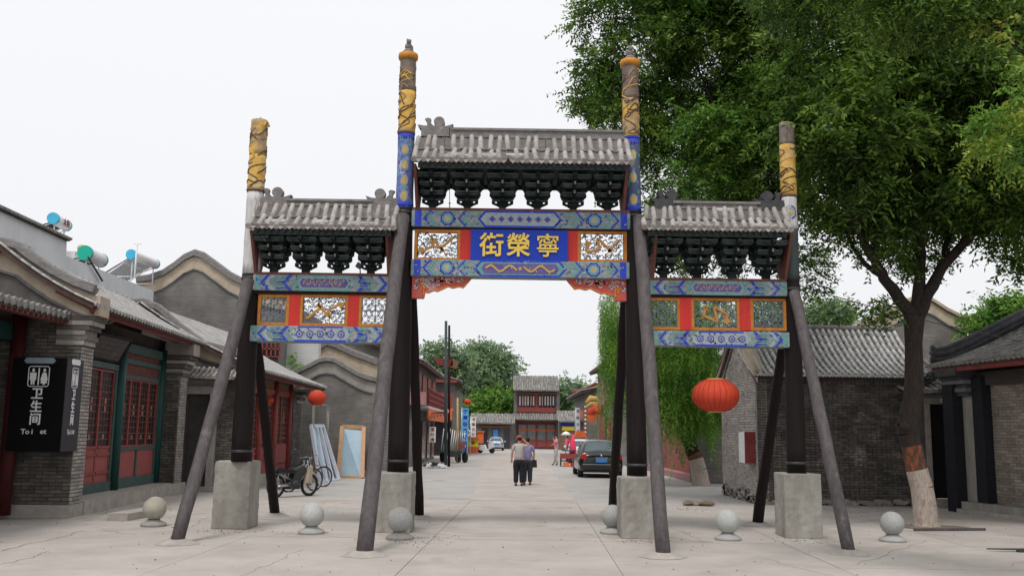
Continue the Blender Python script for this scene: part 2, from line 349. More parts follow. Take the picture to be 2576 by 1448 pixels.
def text_mb(mb, body, O, U, W_, N, size, depth=.01, m=0, cx=True, sx=1.0, bold=0.0):
    """lettering as real raised geometry; O is the centre"""
    c=bpy.data.curves.new('lettering','FONT'); c.body=body; c.size=1; c.extrude=.5; c.resolution_u=3; c.offset=bold
    c.align_x='CENTER'; c.align_y='CENTER'
    o=bpy.data.objects.new('lettering',c); COL.objects.link(o); dg=bpy.context.evaluated_depsgraph_get()
    me=o.evaluated_get(dg).to_mesh(); O,U,W_,N=V(O),V(U),V(W_),V(N)
    ys=[v.co.y for v in me.vertices]; xs=[v.co.x for v in me.vertices]
    if not ys: return
    yc=(max(ys)+min(ys))/2; xc=(max(xs)+min(xs))/2
    mb.add([O+U*((v.co.x-xc)*size*sx)+W_*((v.co.y-yc)*size)+N*((v.co.z+.5)*depth) for v in me.vertices],[tuple(p.vertices) for p in me.polygons],m)
    bpy.data.objects.remove(o); bpy.data.curves.remove(c)
X_,Y_,Z_=V((1,0,0)),V((0,1,0)),V((0,0,1))
# ------------------------------------------------------------------ brick wall: bricks as geometry
_BR={}
def brick_mesh(l,h,mname):
    k=(round(l,3),round(h,3),mname)
    if k not in _BR:
        b=MB(); d=.022; e=.004
        vs=[(0,0,0),(l,0,0),(l,0,h),(0,0,h),(e,-d,e),(l-e,-d,e),(l-e,-d,h-e),(e,-d,h-e)]
        b.add(vs,[(4,5,6,7),(0,1,5,4),(1,2,6,5),(2,3,7,6),(3,0,4,7)]); _BR[k]=b.mesh('brick',mname)
    return _BR[k]
def bricks(wall, O, U, width, height, mname, L=.25, H=.062, j=.011, n_ind=300, inside=None, seed=0, order=None):
    """O bottom left seen from outside, U unit horizontal; the wall face looks along U x Z (outwards)"""
    rnd=random.Random(seed); O=V(O); U=V(U).normalized(); N=U.cross(Z_)      # outward
    R=Matrix((U,-N,Z_)).transposed(); cells=[]
    rows=int(height/(H+j))
    for r in range(rows):
        z=r*(H+j)+j/2; x=-(L+j)*.5*(r%2) ; header = (r%5==4)
        l0 = (L/2-j/2) if header else L
        while x<width-.03:
            a=max(x,0); b=min(x+l0,width)
            if b-a>.03 and (inside is None or inside((a+b)/2,z+H/2)): cells.append((a,z,b-a))
            x+=l0+j
    if order: cells.sort(key=order)
    me=brick_mesh(L,H,mname); mh=brick_mesh(L/2-j/2,H,mname); k=0; rest=MB(); proto=None
    for (a,z,l) in cells:
        p=O+U*a+Z_*z+N*rnd.uniform(-.004,.005)
        full = abs(l-L)<1e-4; half=abs(l-(L/2-j/2))<1e-4
        if k<n_ind and (full or half): inst('brick',me if full else mh,wall,p,R); k+=1
        else:
            d=.022; e=.004; q=[(0,0,0),(l,0,0),(l,0,H),(0,0,H),(e,-d,e),(l-e,-d,e),(l-e,-d,H-e),(e,-d,H-e)]
            rest.add([p+R@V(c) for c in q],[(4,5,6,7),(0,1,5,4),(1,2,6,5),(2,3,7,6),(3,0,4,7)])
    if rest.v: tag(rest.build('brick',mname,wall),kind='stuff')
# ------------------------------------------------------------------ tiled roof slope
_TL={}
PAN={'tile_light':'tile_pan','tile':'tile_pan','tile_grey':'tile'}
def tile_mesh(r,l,mname,eave=False):
    k=(round(r,3),round(l,3),mname,eave)
    if k not in _TL:
        b=MB(); n=6; vs=[]
        for y,rr in ((0,r*1.06),(l,r*.92)):
            for i in range(n+1):
                t=pi*i/n; vs.append((cos(t)*rr,y,sin(t)*rr))
        for i in range(n+1):
            t=pi*i/n; vs.append((cos(t)*r*.8,0,sin(t)*r*.8))
        fs=[(i+1,i,n+1+i,n+2+i) for i in range(n)]+[(i,i+1,2*n+3+i,2*n+2+i) for i in range(n)]
        b.add(vs,fs,0,True)
        if eave:
            m=12; b.add([(cos(2*pi*i/m)*r*1.12,-.012,sin(2*pi*i/m)*r*1.12+r*.1) for i in range(m)]+[(cos(2*pi*i/m)*r*1.12,.012,sin(2*pi*i/m)*r*1.12+r*.1) for i in range(m)],
                  [tuple(range(m))]+[(i,m+i,m+(i+1)%m,(i+1)%m) for i in range(m)])
        _TL[k]=b.mesh('roof_tile',mname)
    return _TL[k]
def drip_mesh(w,mname):
    k=('drip',round(w,3),mname)
    if k not in _TL:
        b=MB(); h=w*.5
        b.prism([(-w/2,.01),(-w*.28,-h*.55),(0,-h),(w*.28,-h*.55),(w/2,.01),(0,-.012)],(0,-.008,0),X_,Z_,(0,.016,0)); _TL[k]=b.mesh('drip_tile',mname)
    return _TL[k]
def slope(parent, E0, E1, R0, R1, rows, courses, sag=.1, r=.05, mname='tile', thick=.10, n_ind=300, seed=0, jit=.006, missing=0.0, deck='deck', pans=True, drips=True, name='roof', panm=None):
    """one roof slope with its own pan and cover tiles; returns the roof slab object"""
    E0,E1,R0,R1=V(E0),V(E1),V(R0),V(R1); rnd=random.Random(seed)
    def S(s,t): return lin(lin(E0,E1,s),lin(R0,R1,s),t)-Z_*sag*4*t*(1-t)
    nrm=(E1-E0).cross(R0-E0).normalized()
    if nrm.z<0: nrm=-nrm
    sl=MB(); nt_=6; vs=[]
    for i in range(nt_+1):
        t=i/nt_
        for s_ in (0,1): p=S(s_,t); vs+=[p,p-nrm*thick]
    fs=[]
    for i in range(nt_):
        a=4*i;b=a+4; fs+=[(a,a+2,b+2,b),(a+1,b+1,b+3,a+3),(a,b,b+1,a+1),(a+2,a+3,b+3,b+2)]
    fs+=[(0,1,3,2),(4*nt_,4*nt_+2,4*nt_+3,4*nt_+1)]
    sl.add(vs,fs); slab=sl.build(name,[mname if not pans else deck],parent)
    W_=(E1-E0).length; sp=W_/rows; ux=(E1-E0).normalized(); Ls=(R0-E0).length/courses*1.06
    ti=tile_mesh(r,Ls,mname); te=tile_mesh(r,Ls,mname,True); dr=drip_mesh(sp-.02,mname)
    k=0; rest=MB(); pan=MB()
    for c in range(courses):
        t0=c/courses; t1=(c+1)/courses
        for i in range(rows+1):
            if missing and c>0 and rnd.random()<missing: continue
            if missing and c==0 and rnd.random()<missing*.4: continue
            s_=min(.999,max(.001,i/rows)); p=S(s_,t0); q=S(s_,t1); y=(q-p).normalized(); x=ux; z=x.cross(y)
            if z.z<0: x=-x; z=x.cross(y)
            Rm=Matrix((x,y,z)).transposed()
            if jit: Rm=Rm@Matrix.Rotation(rnd.uniform(-jit*8,jit*8),3,'Z')@Matrix.Rotation(rnd.uniform(-jit*3,jit*6),3,'X')
            p=p+z*(r*.25+rnd.uniform(0,jit))+x*rnd.uniform(-jit,jit)
            me=te if c==0 else ti
            if k<n_ind: inst('roof_tile',me,slab,p,Rm); k+=1
            else:
                rest.add([p+Rm@v.co for v in me.vertices],[tuple(f.vertices) for f in me.polygons],0,True)
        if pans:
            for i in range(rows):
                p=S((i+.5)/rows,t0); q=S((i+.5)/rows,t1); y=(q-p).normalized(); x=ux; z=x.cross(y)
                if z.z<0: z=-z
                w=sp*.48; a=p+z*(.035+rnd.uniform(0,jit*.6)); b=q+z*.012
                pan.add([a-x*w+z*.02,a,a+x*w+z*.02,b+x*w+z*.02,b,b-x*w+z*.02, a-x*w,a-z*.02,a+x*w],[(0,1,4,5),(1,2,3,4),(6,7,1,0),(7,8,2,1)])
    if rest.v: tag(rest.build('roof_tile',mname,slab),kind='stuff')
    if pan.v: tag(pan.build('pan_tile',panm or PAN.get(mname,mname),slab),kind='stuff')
    if drips:
        x=ux; out=(E0-R0); out.z=0; out-=x*out.dot(x); out.normalize(); Rm=Matrix((out.cross(Z_)*-1,-out,Z_)).transposed()
        for i in range(rows): inst('drip_tile',dr,slab,S((i+.5)/rows,0)+Z_*.03+out*.015,Rm)
    return slab, S
def rafters(parent, S, n, length_t, drop, w=.06, mname='rafter', name='rafter', s0=.0, s1=1.0, out=0.0):
    """rafters below a slope; one object each"""
    a=S(.5,0);b=S(.5,length_t); me=MB().box((0,0,0),(w,(b-a).length,w)).mesh(name,mname)
    for i in range(n):
        s_=lin(s0,s1,(i+.5)/n); p=S(s_,0); q=S(s_,length_t); y=(q-p).normalized(); x=(S(1,0)-S(0,0)).normalized(); z=x.cross(y)
        if z.z<0: x=-x; z=x.cross(y)
        inst(name,me,parent,(p+q)/2-z*drop-y*out,Matrix((x,y,z)).transposed())
# ================================================================== THE GROUND
g=MB(); g.add([(-900,-60,-.03),(900,-60,-.03),(900,1500,-.03),(-900,1500,-.03)],[(0,1,2,3)])
gr=g.build('ground','joint',loc=(0,0,-.03)); tag(gr,'brown grey ground between and beyond the paving',kind='structure')
pv=MB(); pv.b2(-20,20,2,25.85,-.028,-.012); pave=pv.build('pavement','joint',loc=(0,2,-.028)); tag(pave,'pale concrete slab pavement in front of the archway',kind='structure')
rs=random.Random(3)
def slab(x0,x1,x2,x3,y0,y1,par,m='stone_ground',j=.0045,z=0.0):
    """near edge x0..x1 at y0, far edge x2..x3 at y1"""
    b=MB(); z+=rs.uniform(-.003,.003); t=rs.uniform(-.002,.002)
    q=[(x0+j,y0+j,z),(x1-j,y0+j,z+t),(x3-j,y1-j,z+t),(x2+j,y1-j,z)]
    b.add([(x,y,-.012) for x,y,_ in q]+q,[(4,5,6,7),(0,1,5,4),(1,2,6,5),(2,3,7,6),(3,0,4,7)]); return b.build('paving_slab',m,par)
def el(y): return lin(-1.42,-1.0,(y-12.3)/(25.7-12.3))       # left edge of the middle strip
def er(y): return lin(1.52,1.78,(y-14.3)/(26-14.3))
ys=[2,5.2,8.1,10.9,13.7,16.6,19.6,22.7,25.85]
for i in range(len(ys)-1):
    a,b=ys[i],ys[i+1]; slab(el(a),er(a),el(b),er(b),a,b,pave)
    for sgn in (-1,1):
        x=el if sgn<0 else er; w=3.1; off=0
        for k in range(6):
            o0,o1=k*w+off,(k+1)*w+off
            mid=(a+b)/2+rs.uniform(-.25,.25)
            if sgn<0: slab(x(a)-o1,x(a)-o0,x(b)-o1,x(b)-o0,a,b,pave)
            else: slab(x(a)+o0,x(a)+o1,x(b)+o0,x(b)+o1,a,b,pave)
stp=MB(); stp.add([(el(25.9),25.9,.0),(er(25.9),25.9,.0),(3.2,118,.0),(-2.6,118,.0)],[(0,1,2,3)])
tag(stp.build('path','stone_ground',loc=(0,25.9,0)),'light concrete strip running down the middle of the street',kind='structure')
rd=MB(); rd.add([(-14,25.9,-.008),(16,25.9,-.008),(16,118,-.008),(-14,118,-.008)],[(0,1,2,3)])
tag(rd.build('road','asphalt',loc=(0,25.9,-.008)),'grey worn surface of the old street beyond the archway',kind='structure')
rc=random.Random(21)
def crack(p,q,w=.008,n=22,wob=.05):
    a,b=G(*p),G(*q); d=(b-a); nn=V((-d.y,d.x,0)).normalized(); pts=[]; o=0
    for i in range(n+1): o=o*.7+rc.uniform(-wob,wob); c=a+d*i/n+nn*o; pts.append((c.x,c.y))
    m=MB(); m.ribbon(pts,w*.6,(0,0,.0045),X_,Y_,Z_,.0015); m.build('crack','crack_dark',pave)
crack((0,1385),(210,1335),.02); crack((210,1338),(470,1325),.015); crack((330,1310),(520,1290),.018); crack((0,1420),(140,1385),.012); crack((250,1330),(340,1345),.012)
crack((520,1300),(420,1355),.012); crack((690,1338),(900,1352),.010); crack((1050,1340),(1240,1350),.014); crack((900,1335),(1150,1325),.010); crack((1480,1345),(1560,1352),.012); crack((1660,1348),(1770,1362),.012,wob=.03)
crack((1770,1362),(1700,1330),.012); crack((2060,1330),(2230,1300),.010); crack((2150,1420),(2330,1360),.010); crack((2380,1300),(2576,1330),.012); crack((2060,1290),(2280,1285),.012); crack((1900,1400),(2080,1448),.009); crack((600,1448),(760,1380),.008)
gt=MB(); 
for i in range(520):
    y=6+20*rc.random()**.8; x=rc.uniform(-.62,.62)*y; s_=rc.uniform(.004,.013)*(1.6 if rc.random()<.06 else 1); gt.box((x,y,.004+s_*.3),(s_*rc.uniform(1,2.2),s_*1.3,s_*.7),rc.choice((0,1,1)),Matrix.Rotation(rc.uniform(0,3),3,'Z'))
for (px,py,n_,rr) in ((1005,1362,90,.7),(1080,1352,60,.6),(590,1335,50,.7),(2015,1360,50,.7),(1610,1362,50,.6),(300,1290,80,1.1),(1740,1280,60,.6),(2240,1290,90,1.5),(1830,1262,40,.6)):
    g0=G(px,py)
    for i in range(n_): s_=rc.uniform(.004,.014); gt.box(g0+V((rc.gauss(0,rr*.5),rc.gauss(0,rr*.35),.004+s_*.3)),(s_*1.6,s_,s_*.7),rc.choice((0,1)),Matrix.Rotation(rc.uniform(0,3),3,'Z'))
tag(gt.build('grit',['crack_dark','earth']),'loose grit and tiny litter scattered over the paving',kind='stuff')
# ================================================================== THE ARCHWAY
YC=17.75
CLOUD=bpy.data.textures.new('chips','CLOUDS'); CLOUD.noise_scale=.12; CLOUD.noise_depth=4
arch=thing('memorial_archway',(0,YC,0),'old timber memorial archway with four tall posts, three tiled roofs and painted beams','archway')
cols=[ # bottom centre px, block top y, top px, y-list of bands, radii px bottom/top
 dict(b=(607,1160),t=(653,304),rb=.19,rt=.15,br=[(1.0,392,'gold_worn'),(1.0,482,'gold'),(0,690,'white_faded'),(0,1160,'wood_dark')],blk=(530,622,1160,1330,17.64),broken=True),
 dict(b=(1001,1187),t=(1027,150),rb=.195,rt=.15,br=[(1,232,'wood_carved'),(1,337,'gold'),(0,525,'blue_col'),(0,1187,'wood_dark')],blk=(940,1032,1187,1340,17.37),cap=True),
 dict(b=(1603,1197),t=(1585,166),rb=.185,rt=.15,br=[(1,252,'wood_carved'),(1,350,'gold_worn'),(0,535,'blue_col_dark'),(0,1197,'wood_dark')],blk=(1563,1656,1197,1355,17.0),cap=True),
 dict(b=(2004,1190),t=(1979,312),rb=.175,rt=.14,br=[(1,366,'wood_bare'),(1,495,'gold'),(0,578,'white_faded'),(0,705,'teal_dark'),(0,1190,'wood_dark')],blk=(1978,2072,1190,1354,17.45)),
]
COLX=[]
for ci,c in enumerate(cols):
    p0=P(*c['b'],YC); p1=P(*c['t'],YC); COLX.append((p0,p1))
    mats=[]; cb=MB(); ytop=c['t'][1]; prev=ytop; ax=(p1-p0)
    def at(y): # point on axis at picture row y
        t=(c['b'][1]-y)/(c['b'][1]-ytop); z=P(lin(c['b'][0],c['t'][0],t),y,YC).z; k=(z-p0.z)/(p1.z-p0.z); return p0+ax*k,k
    for (rel,y1,mn) in c['br']:
        if mn not in mats: mats.append(mn)
        a,ka=at(y1); b_,kb=at(prev); n=8; r0=lin(c['rb'],c['rt'],ka); r1=lin(c['rb'],c['rt'],kb)
        g_=1.03 if rel else 1.0
        cb.tube([a+(b_-a)*i/n+V((random.uniform(-.004,.004),0,0)) for i in range(n+1)],[lin(r0,r1,i/n)*g_ for i in range(n+1)],18,mats.index(mn)); prev=y1
    if c.get('broken'):
        cb.box(p1+V((.09,-.05,-.05)),(.16,.14,.10),0,Matrix.Rotation(.5,3,'Y')); cb.beam(p1+V((.14,-.05,-.02)),p1+V((.2,-.05,-.13)),.05,.05)
    co=cb.build('column',mats,arch)
    # raised dragon carving winding over the gilded head
    ya=c['br'][1][1] if ci<3 else 495; a,ka=at(ya); b_,kb=at(ytop+ (0 if ci<3 else 50)); dv=MB(); rn=random.Random(ci+5)
    for q in range(24 if ci!=3 else 13):
        h0=rn.uniform(.0,.9); ph=rn.uniform(0,2*pi); pts=[]; dh=rn.uniform(-.12,.12); dp=rn.uniform(1.2,3.2)*rn.choice((-1,1)); n=12
        for i in range(n+1):
            u=i/n; h=h0+dh*u+.05*sin(u*5+ph); h=min(.97,max(.02,h)); pc=a+(b_-a)*h; k=lin(ka,kb,h); r=lin(c['rb'],c['rt'],k)*1.03+.003
            t=ph+dp*u; pts.append(pc+V((cos(t)*r,sin(t)*r,0)))
        dv.tube(pts,[.008+.006*sin(pi*i/n) for i in range(n+1)],5,q%3 and 1 or 0)
    for q in range(2):
        pts=[]; n=44
        for i in range(n+1):
            u=i/n; h=.03+.92*u; pc=a+(b_-a)*h; k=lin(ka,kb,h); r=lin(c['rb'],c['rt'],k)*1.03+.001; t=q*pi+u*7+1.3*sin(u*17)
            pts.append(pc+V((cos(t)*r,sin(t)*r,0)))
        dv.tube(pts,[.015*(1-.4*abs(2*i/n-1)) for i in range(n+1)],6,q)
    dv.build('dragon_carving',['gold_worn','carve_line'],co)
    rg=MB(); k0=ka; pc=a; rr=lin(c['rb'],c['rt'],k0)*1.06; rg.lathe([(rr,-.02),(rr*1.03,0),(rr,.02)],pc,18); rg.build('painted_band','carve_line' if ci!=2 else 'paint_blue',co)
    if c.get('cap'):
        r=c['rt']; cp=MB().lathe([(r*1.02,-.02),(r*1.25,.0),(r*1.3,.05),(r*1.25,.1),(r*1.0,.12)],p1,20); cp.build('cap_ring','ring_orange',co)
        f=MB(); q=p1+Z_*.12; f.lathe([(.10,0),(.11,.04),(.07,.08)],q,12); f.ball(q+V((0,0,.14)),.075,0,10,(1,1.1,1.1)); f.ball(q+V((.01,-.06,.22)),.05,0,10)
        f.box(q+V((-.03,0,.27)),(.025,.03,.06)); f.box(q+V((.035,0,.26)),(.02,.03,.05)); f.box(q+V((.06,.02,.1)),(.05,.08,.1)); f.build('stone_beast','ridge',co)
    # painted medallions on the blue length
    if ci in (1,2):
        yb=c['br'][2][1]; y_a=c['br'][1][1]; md=MB(); n=4 if ci==1 else 3
        for i in range(n):
            y=lin(y_a+45,yb-28,i/(n-1)); pc,k=at(y); r=lin(c['rb'],c['rt'],k)+.004
            for (w,h,mm,dd) in ((.075,.11,1,0),(.05,.08,0,.003)):
                t0=-pi/2+(.0 if ci==1 else .0); vs=[]; m=14
                for j in range(m):
                    aa=2*pi*j/m; th=t0+cos(aa)*w/r; vs.append(pc+V((cos(th)*(r+dd),sin(th)*(r+dd),sin(aa)*h)))
                md.add(vs,[tuple(range(m))],mm)
        rn=random.Random(ci)
        for i in range(60):
            pc,k=at(lin(y_a+8,yb-8,rn.random())); r=lin(c['rb'],c['rt'],k)+.002; t0=-pi/2+rn.uniform(-1.2,1.2); w=rn.uniform(.02,.04); h=rn.uniform(.015,.05); m=8
            md.add([pc+V((cos(t0+cos(2*pi*j/m)*w/r)*r,sin(t0+cos(2*pi*j/m)*w/r)*r,sin(2*pi*j/m)*h)) for j in range(m)],[tuple(range(m))],2+i%2)
        pc,k=at(yb-8); r=lin(c['rb'],c['rt'],k)*1.02; md.lathe([(r,-.05),(r,.05)],pc,18,4)
        pc,k=at(y_a+10); r=lin(c['rb'],c['rt'],k)*1.02; md.lathe([(r,-.06),(r,.06)],pc,18,4)
        md.build('painted_medallion',['paint_gold','paint_pale','paint_teal','paint_violet','paint_blue'],co)
    if ci==3:
        pc,k=at(538); r=lin(c['rb'],c['rt'],k)+.005; md=MB()
        for (w,h,mm,dd) in ((.12,.14,1,0),(.09,.10,2,.003),(.04,.045,0,.006)):
            m=14; t0=-pi/2-.1; md.add([pc+V((cos(t0+cos(2*pi*j/m)*w/r)*(r+dd),sin(t0+cos(2*pi*j/m)*w/r)*(r+dd),sin(2*pi*j/m)*h)) for j in range(m)],[tuple(range(m))],mm)
        md.build('painted_medallion',['paint_gold','paint_violet','paint_pale'],co)
    # concrete footing
    x0,x1,y0,y1,Yf=c['blk']; X0=P(x0,y1,Yf).x; X1=P(x1,y1,Yf).x; w=X1-X0; zt=p0.z
    fb=MB().box((0,0,0),(w,.74,zt+.01)); me=fb.mesh('concrete_footing','concrete')
    fo=bpy.data.objects.new('concrete_footing',me); COL.objects.link(fo); fo.parent=arch; fo.location=V(((X0+X1)/2,Yf+.37,zt/2))-WL[arch.name]
    fo.rotation_euler.z=(.0,0.0,.0,-.02)[ci]
    bv=fo.modifiers.new('edge','BEVEL'); bv.width=.02; bv.segments=2; sf=fo.modifiers.new('cut','SUBSURF'); sf.subdivision_type='SIMPLE'; sf.levels=sf.render_levels=4; dp=fo.modifiers.new('chips','DISPLACE'); dp.texture=CLOUD; dp.strength=.03; dp.mid_level=.5; dp.texture_coords='GLOBAL'
# braces
def brace(tp, ft, rt, rb, m, Y0):
    a=P(*tp,Y0); b=G(*ft); d=(a-b); n=10; rn=random.Random(int(tp[0]))
    mb=MB(); mb.tube([b+d*i/n+V((rn.uniform(-.009,.009),rn.uniform(-.009,.009),0)) for i in range(n+1)],[lin(rb,rt,i/n)*rn.uniform(.97,1.04) for i in range(n+1)],14)
    o=mb.build('brace_pole',m,arch)
    f=MB(); vs=[]; m_=16; prof=[(.34,.004),(.26,.03),(.17,.065),(.12,.07)]
    for r,z in prof:
        for k in range(m_): vs.append(b+V((cos(2*pi*k/m_)*r*rn.uniform(.85,1.15),sin(2*pi*k/m_)*r*rn.uniform(.8,1.1),z)))
    f.add(vs,[(i*m_+k,i*m_+(k+1)%m_,(i+1)*m_+(k+1)%m_,(i+1)*m_+k) for i in range(3) for k in range(m_)],0,True); f.add([vs[3*m_+k] for k in range(m_)],[tuple(range(m_))]); f.build('cement_mound','cement',o)
brace((626,706),(445,1366),.105,.105,'wood_grey',YC-.30)
brace((1013,545),(915,1396),.12,.122,'wood_grey',YC-.33)
brace((1607,548),(1668,1400),.115,.11,'wood_grey',YC-.33)
brace((1999,735),(2137,1392),.10,.102,'wood_grey',YC-.28)
brace((642,820),(692,1296),.09,.10,'wood_dark',YC+.32)
brace((1036,700),(1055,1302),.09,.10,'wood_dark',YC+.32)
brace((1576,700),(1540,1288),.10,.10,'wood_dark',YC+.32)
brace((1975,830),(1905,1320),.09,.11,'wood_dark',YC+.32)
for (py,k,rr) in ((552,1,.19),(575,1,.19),(712,0,.185),(735,0,.185),(560,2,.185),(740,3,.17),(1160,1,.2),(1170,2,.19),(1135,0,.195),(1165,3,.18)):   # iron collars round the posts
    p0,p1=COLX[k]; t_=(cols[k]['b'][1]-py)/(cols[k]['b'][1]-cols[k]['t'][1]); pc=lin(p0,p1,t_); r_=lin(cols[k]['rb'],cols[k]['rt'],t_)*1.02+.004
    MB().lathe([(r_,-.025),(r_+.006,-.02),(r_+.006,.02),(r_,.025)],pc,20).build('iron_band','metal_dark',arch)
# painted beams ------------------------------------------------------
YF=YC-.17
def beam(px0,py0,px1,py1,kind,cap=True,wide=.34):
    x0,x1,z0,z1=rect(px0,py0,px1,py1,YF); b=MB().b2(x0,x1,YF,YF+wide,z0,z1); o=b.build('lintel_beam','beam_paint',arch)
    bv=o.modifiers.new('edge','BEVEL'); bv.width=.02; bv.segments=2
    h=z1-z0; Lx=x1-x0; p=MB(); D=(0,-.004,0)
    def poly(pts,m,lay=0): p.prism([(x,y) for x,y in pts],(x0,YF-.0012-lay*.004,z0),X_,Z_,D,m)
    def chev(x,w,dirn,m,lay=0,y0=.02,y1=.98):
        w*=1.35
        a=h*.42*dirn; poly([(x,y0*h),(x+w,y0*h),(x+w+a,h*.5),(x+w,y1*h),(x,y1*h),(x+a,h*.5)],m,lay)
    def hexa(c0,c1,m,lay,y0,y1,cut=.5):
        k=(y1-y0)*h*cut; poly([(c0+k,y0*h),(c1-k,y0*h),(c1,(y0+y1)/2*h),(c1-k,y1*h),(c0+k,y1*h),(c0,(y0+y1)/2*h)],m,lay)
    rn=random.Random(int(px0+py0))
    def flower(cx,r,ms,lay=1):
        for q,(rr,m) in enumerate(ms):
            n=16; poly([(cx+cos(2*pi*i/n)*rr*r*(1+.12*(i%2)),h/2+sin(2*pi*i/n)*rr*r*(1+.12*(i%2))) for i in range(n)],m,lay+q)
    if kind.startswith('mid'):
        c0,c1=(.315*Lx,.675*Lx) if kind=='midtop' else (.30*Lx,.70*Lx)
        hexa(c0-h*.16,c1+h*.16,0,0,.0,1.0,.42); hexa(c0,c1,2 if kind=='midtop' else 1,1,.12,.88,.42)
        if kind=='midtop':
            poly([(c0+h*.3,.0),(c1-h*.3,.0),(c1-h*.3,.12*h),(c0+h*.3,.12*h)],0,1)
            for i in range(7):
                cx=lin(c0+h*.7,c1-h*.7,i/6); r=h*.2
                poly([(cx-r,h/2),(cx,h/2-r),(cx+r,h/2),(cx,h/2+r)],4,2); r*=.45; poly([(cx-r,h/2),(cx,h/2-r),(cx+r,h/2),(cx,h/2+r)],0,3)
        else:
            hexa(c0+h*.3,c1-h*.3,4,2,.2,.8,.3)
            for sg in (0,1):
                a0,a1=(c0+h*.55,(c0+c1)/2-h*.2) if sg==0 else ((c0+c1)/2+h*.2,c1-h*.55)
                pts=[(lin(a0,a1,i/24),h*.5+sin(i/24*pi*3.2+sg*2.4)*h*.17) for i in range(25)]
                p.ribbon(pts,h*.11,(x0,YF-.013,z0),X_,Z_,(0,-1,0),.012,3)
                for i in (4,9,14,19): p.ribbon([pts[i],(pts[i][0]+h*.1,pts[i][1]+h*.2*(-1)**i)],h*.05,(x0,YF-.013,z0),X_,Z_,(0,-1,0),.01,3)
            flower((c0+c1)/2,h*.09,[(1,3)],3)
        for sg in (0,1):
            S=lambda v:(v if sg==0 else Lx-v)
            def cb(v,w,m,lay=0,dirn=-1):
                x=v if sg==0 else Lx-v-w; chev(x,w,dirn if sg==0 else -dirn,m,lay)
            poly(sorted([(S(.015*Lx),.02*h),(S(.045*Lx),.02*h)])+sorted([(S(.015*Lx),.98*h),(S(.045*Lx),.98*h)],reverse=True),0,0)
            cb(.085*Lx,.10*h,0); cb(.11*Lx,.14*h,1); cb(.225*Lx,.10*h,2); cb(.245*Lx,.08*h,0); cb(.262*Lx,.12*h,1)
            fc=S(.165*Lx); hexa(fc-h*.55,fc+h*.55,2,0,.05,.95,.5); flower(fc,h*.4,[(1,0),(.78,1),(.5,2),(.25,3)],1)
            for q in range(10):
                cx=S(rn.uniform(.19,.225)*Lx); cy=rn.uniform(.1,.9)*h; r=h*.05; poly([(cx-r,cy),(cx,cy-r),(cx+r,cy),(cx,cy+r)],rn.choice((0,2,1)),2)
    else:
        lo=kind=='low'; c0,c1=.31*Lx,.70*Lx
        hexa(c0-h*.22,c1+h*.22,1 if not lo else 2,0,.0,1.0,.42); chev(c0-h*.5,h*.17,-1 if False else -1,0,1); chev(c1+h*.33,h*.17,1,0,1)
        if lo:
            poly([(c0+h*.1,0),(c1-h*.1,0),(c1-h*.1,.13*h),(c0+h*.1,.13*h)],0,1); poly([(c0+h*.3,.9*h),(c1-h*.3,.9*h),(c1-h*.3,.99*h),(c0+h*.3,.99*h)],0,1)
            for i in range(5):
                cx=lin(c0+h*.4,c1-h*.4,i/4); flower(cx,h*.22,[(1,4),(.6,2),(.3,0)],1)
        else:
            hexa(c0+h*.1,c1-h*.1,2,1,.14,.86,.3); hexa(c0+h*.2,c1-h*.2,4,2,.22,.78,.3)
            for i in range(22):
                cx=lin(c0+h*.5,c1-h*.5,i/21); r=h*rn.uniform(.06,.12); cy=h*(.5+.14*sin(i*1.9)); n=7
                p.ribbon([(cx+cos(2*pi*k/n)*r,cy+sin(2*pi*k/n)*r) for k in range(6)],h*.045,(x0,YF-.013,z0),X_,Z_,(0,-1,0),.006,3 if i%3 else 2)
        for sg in (0,1):
            def cb(v,w,m,lay=0,dirn=-1):
                x=v if sg==0 else Lx-v-w; chev(x,w,dirn if sg==0 else -dirn,m,lay)
            cb(.10*Lx,.14*h,0); cb(.135*Lx,.18*h,2); cb(.205*Lx,.1*h,1); 
            a,b_=((.02*Lx,.05*Lx) if sg==0 else (.95*Lx,.98*Lx)); poly([(a,.02*h),(b_,.02*h),(b_,.98*h),(a,.98*h)],1,0)
            for q in range(6):
                yy=(.12+.13*q)*h; a,b_=((.165*Lx,.235*Lx) if sg==0 else (.765*Lx,.835*Lx)); poly([(a,yy),(b_,yy),(b_,yy+h*.04),(a,yy+h*.04)],(0,2,1)[q%3],2)
    for q in range(int(Lx*34)):
        cx=rn.uniform(.02,.98)*Lx; cy=rn.uniform(.08,.92)*h; w=h*rn.uniform(.05,.16); hh=h*rn.uniform(.02,.05); a_=rn.choice((-.6,0,.6)); m_=rn.choice((0,0,1,2,4,2,3 if rn.random()<.4 else 0))
        if w*.6+cy>h*.97 or cy-w*.6<h*.03: continue
        ux,uy=cos(a_),sin(a_); poly([(cx-ux*w/2+uy*hh,cy-uy*w/2-ux*hh),(cx+ux*w/2+uy*hh,cy+uy*w/2-ux*hh),(cx+ux*w/2-uy*hh,cy+uy*w/2+ux*hh),(cx-ux*w/2-uy*hh,cy-uy*w/2+ux*hh)],m_,0 if abs(cx/Lx-.5)<.2 else 1)
    p.build('painted_pattern',['paint_blue','paint_teal','paint_pale','paint_gold','paint_violet'],o)
    if cap:
        c_=MB().b2(x0+.01,x1-.01,YF+.015,YF+wide-.015,z1+.002,z1+.05); c_.build('beam_capping','rust_red',arch)
    return x0,x1,z0,z1
bM1=beam(1035,531,1586,573,'midtop'); bM2=beam(1033,655,1584,697,'midlow',False)
bL1=beam(635,692,992,732,'top'); bL2=beam(628,820,980,860,'low',False)
bR1=beam(1625,706,1981,742,'top'); bR2=beam(1638,833,1987,871,'low',False)
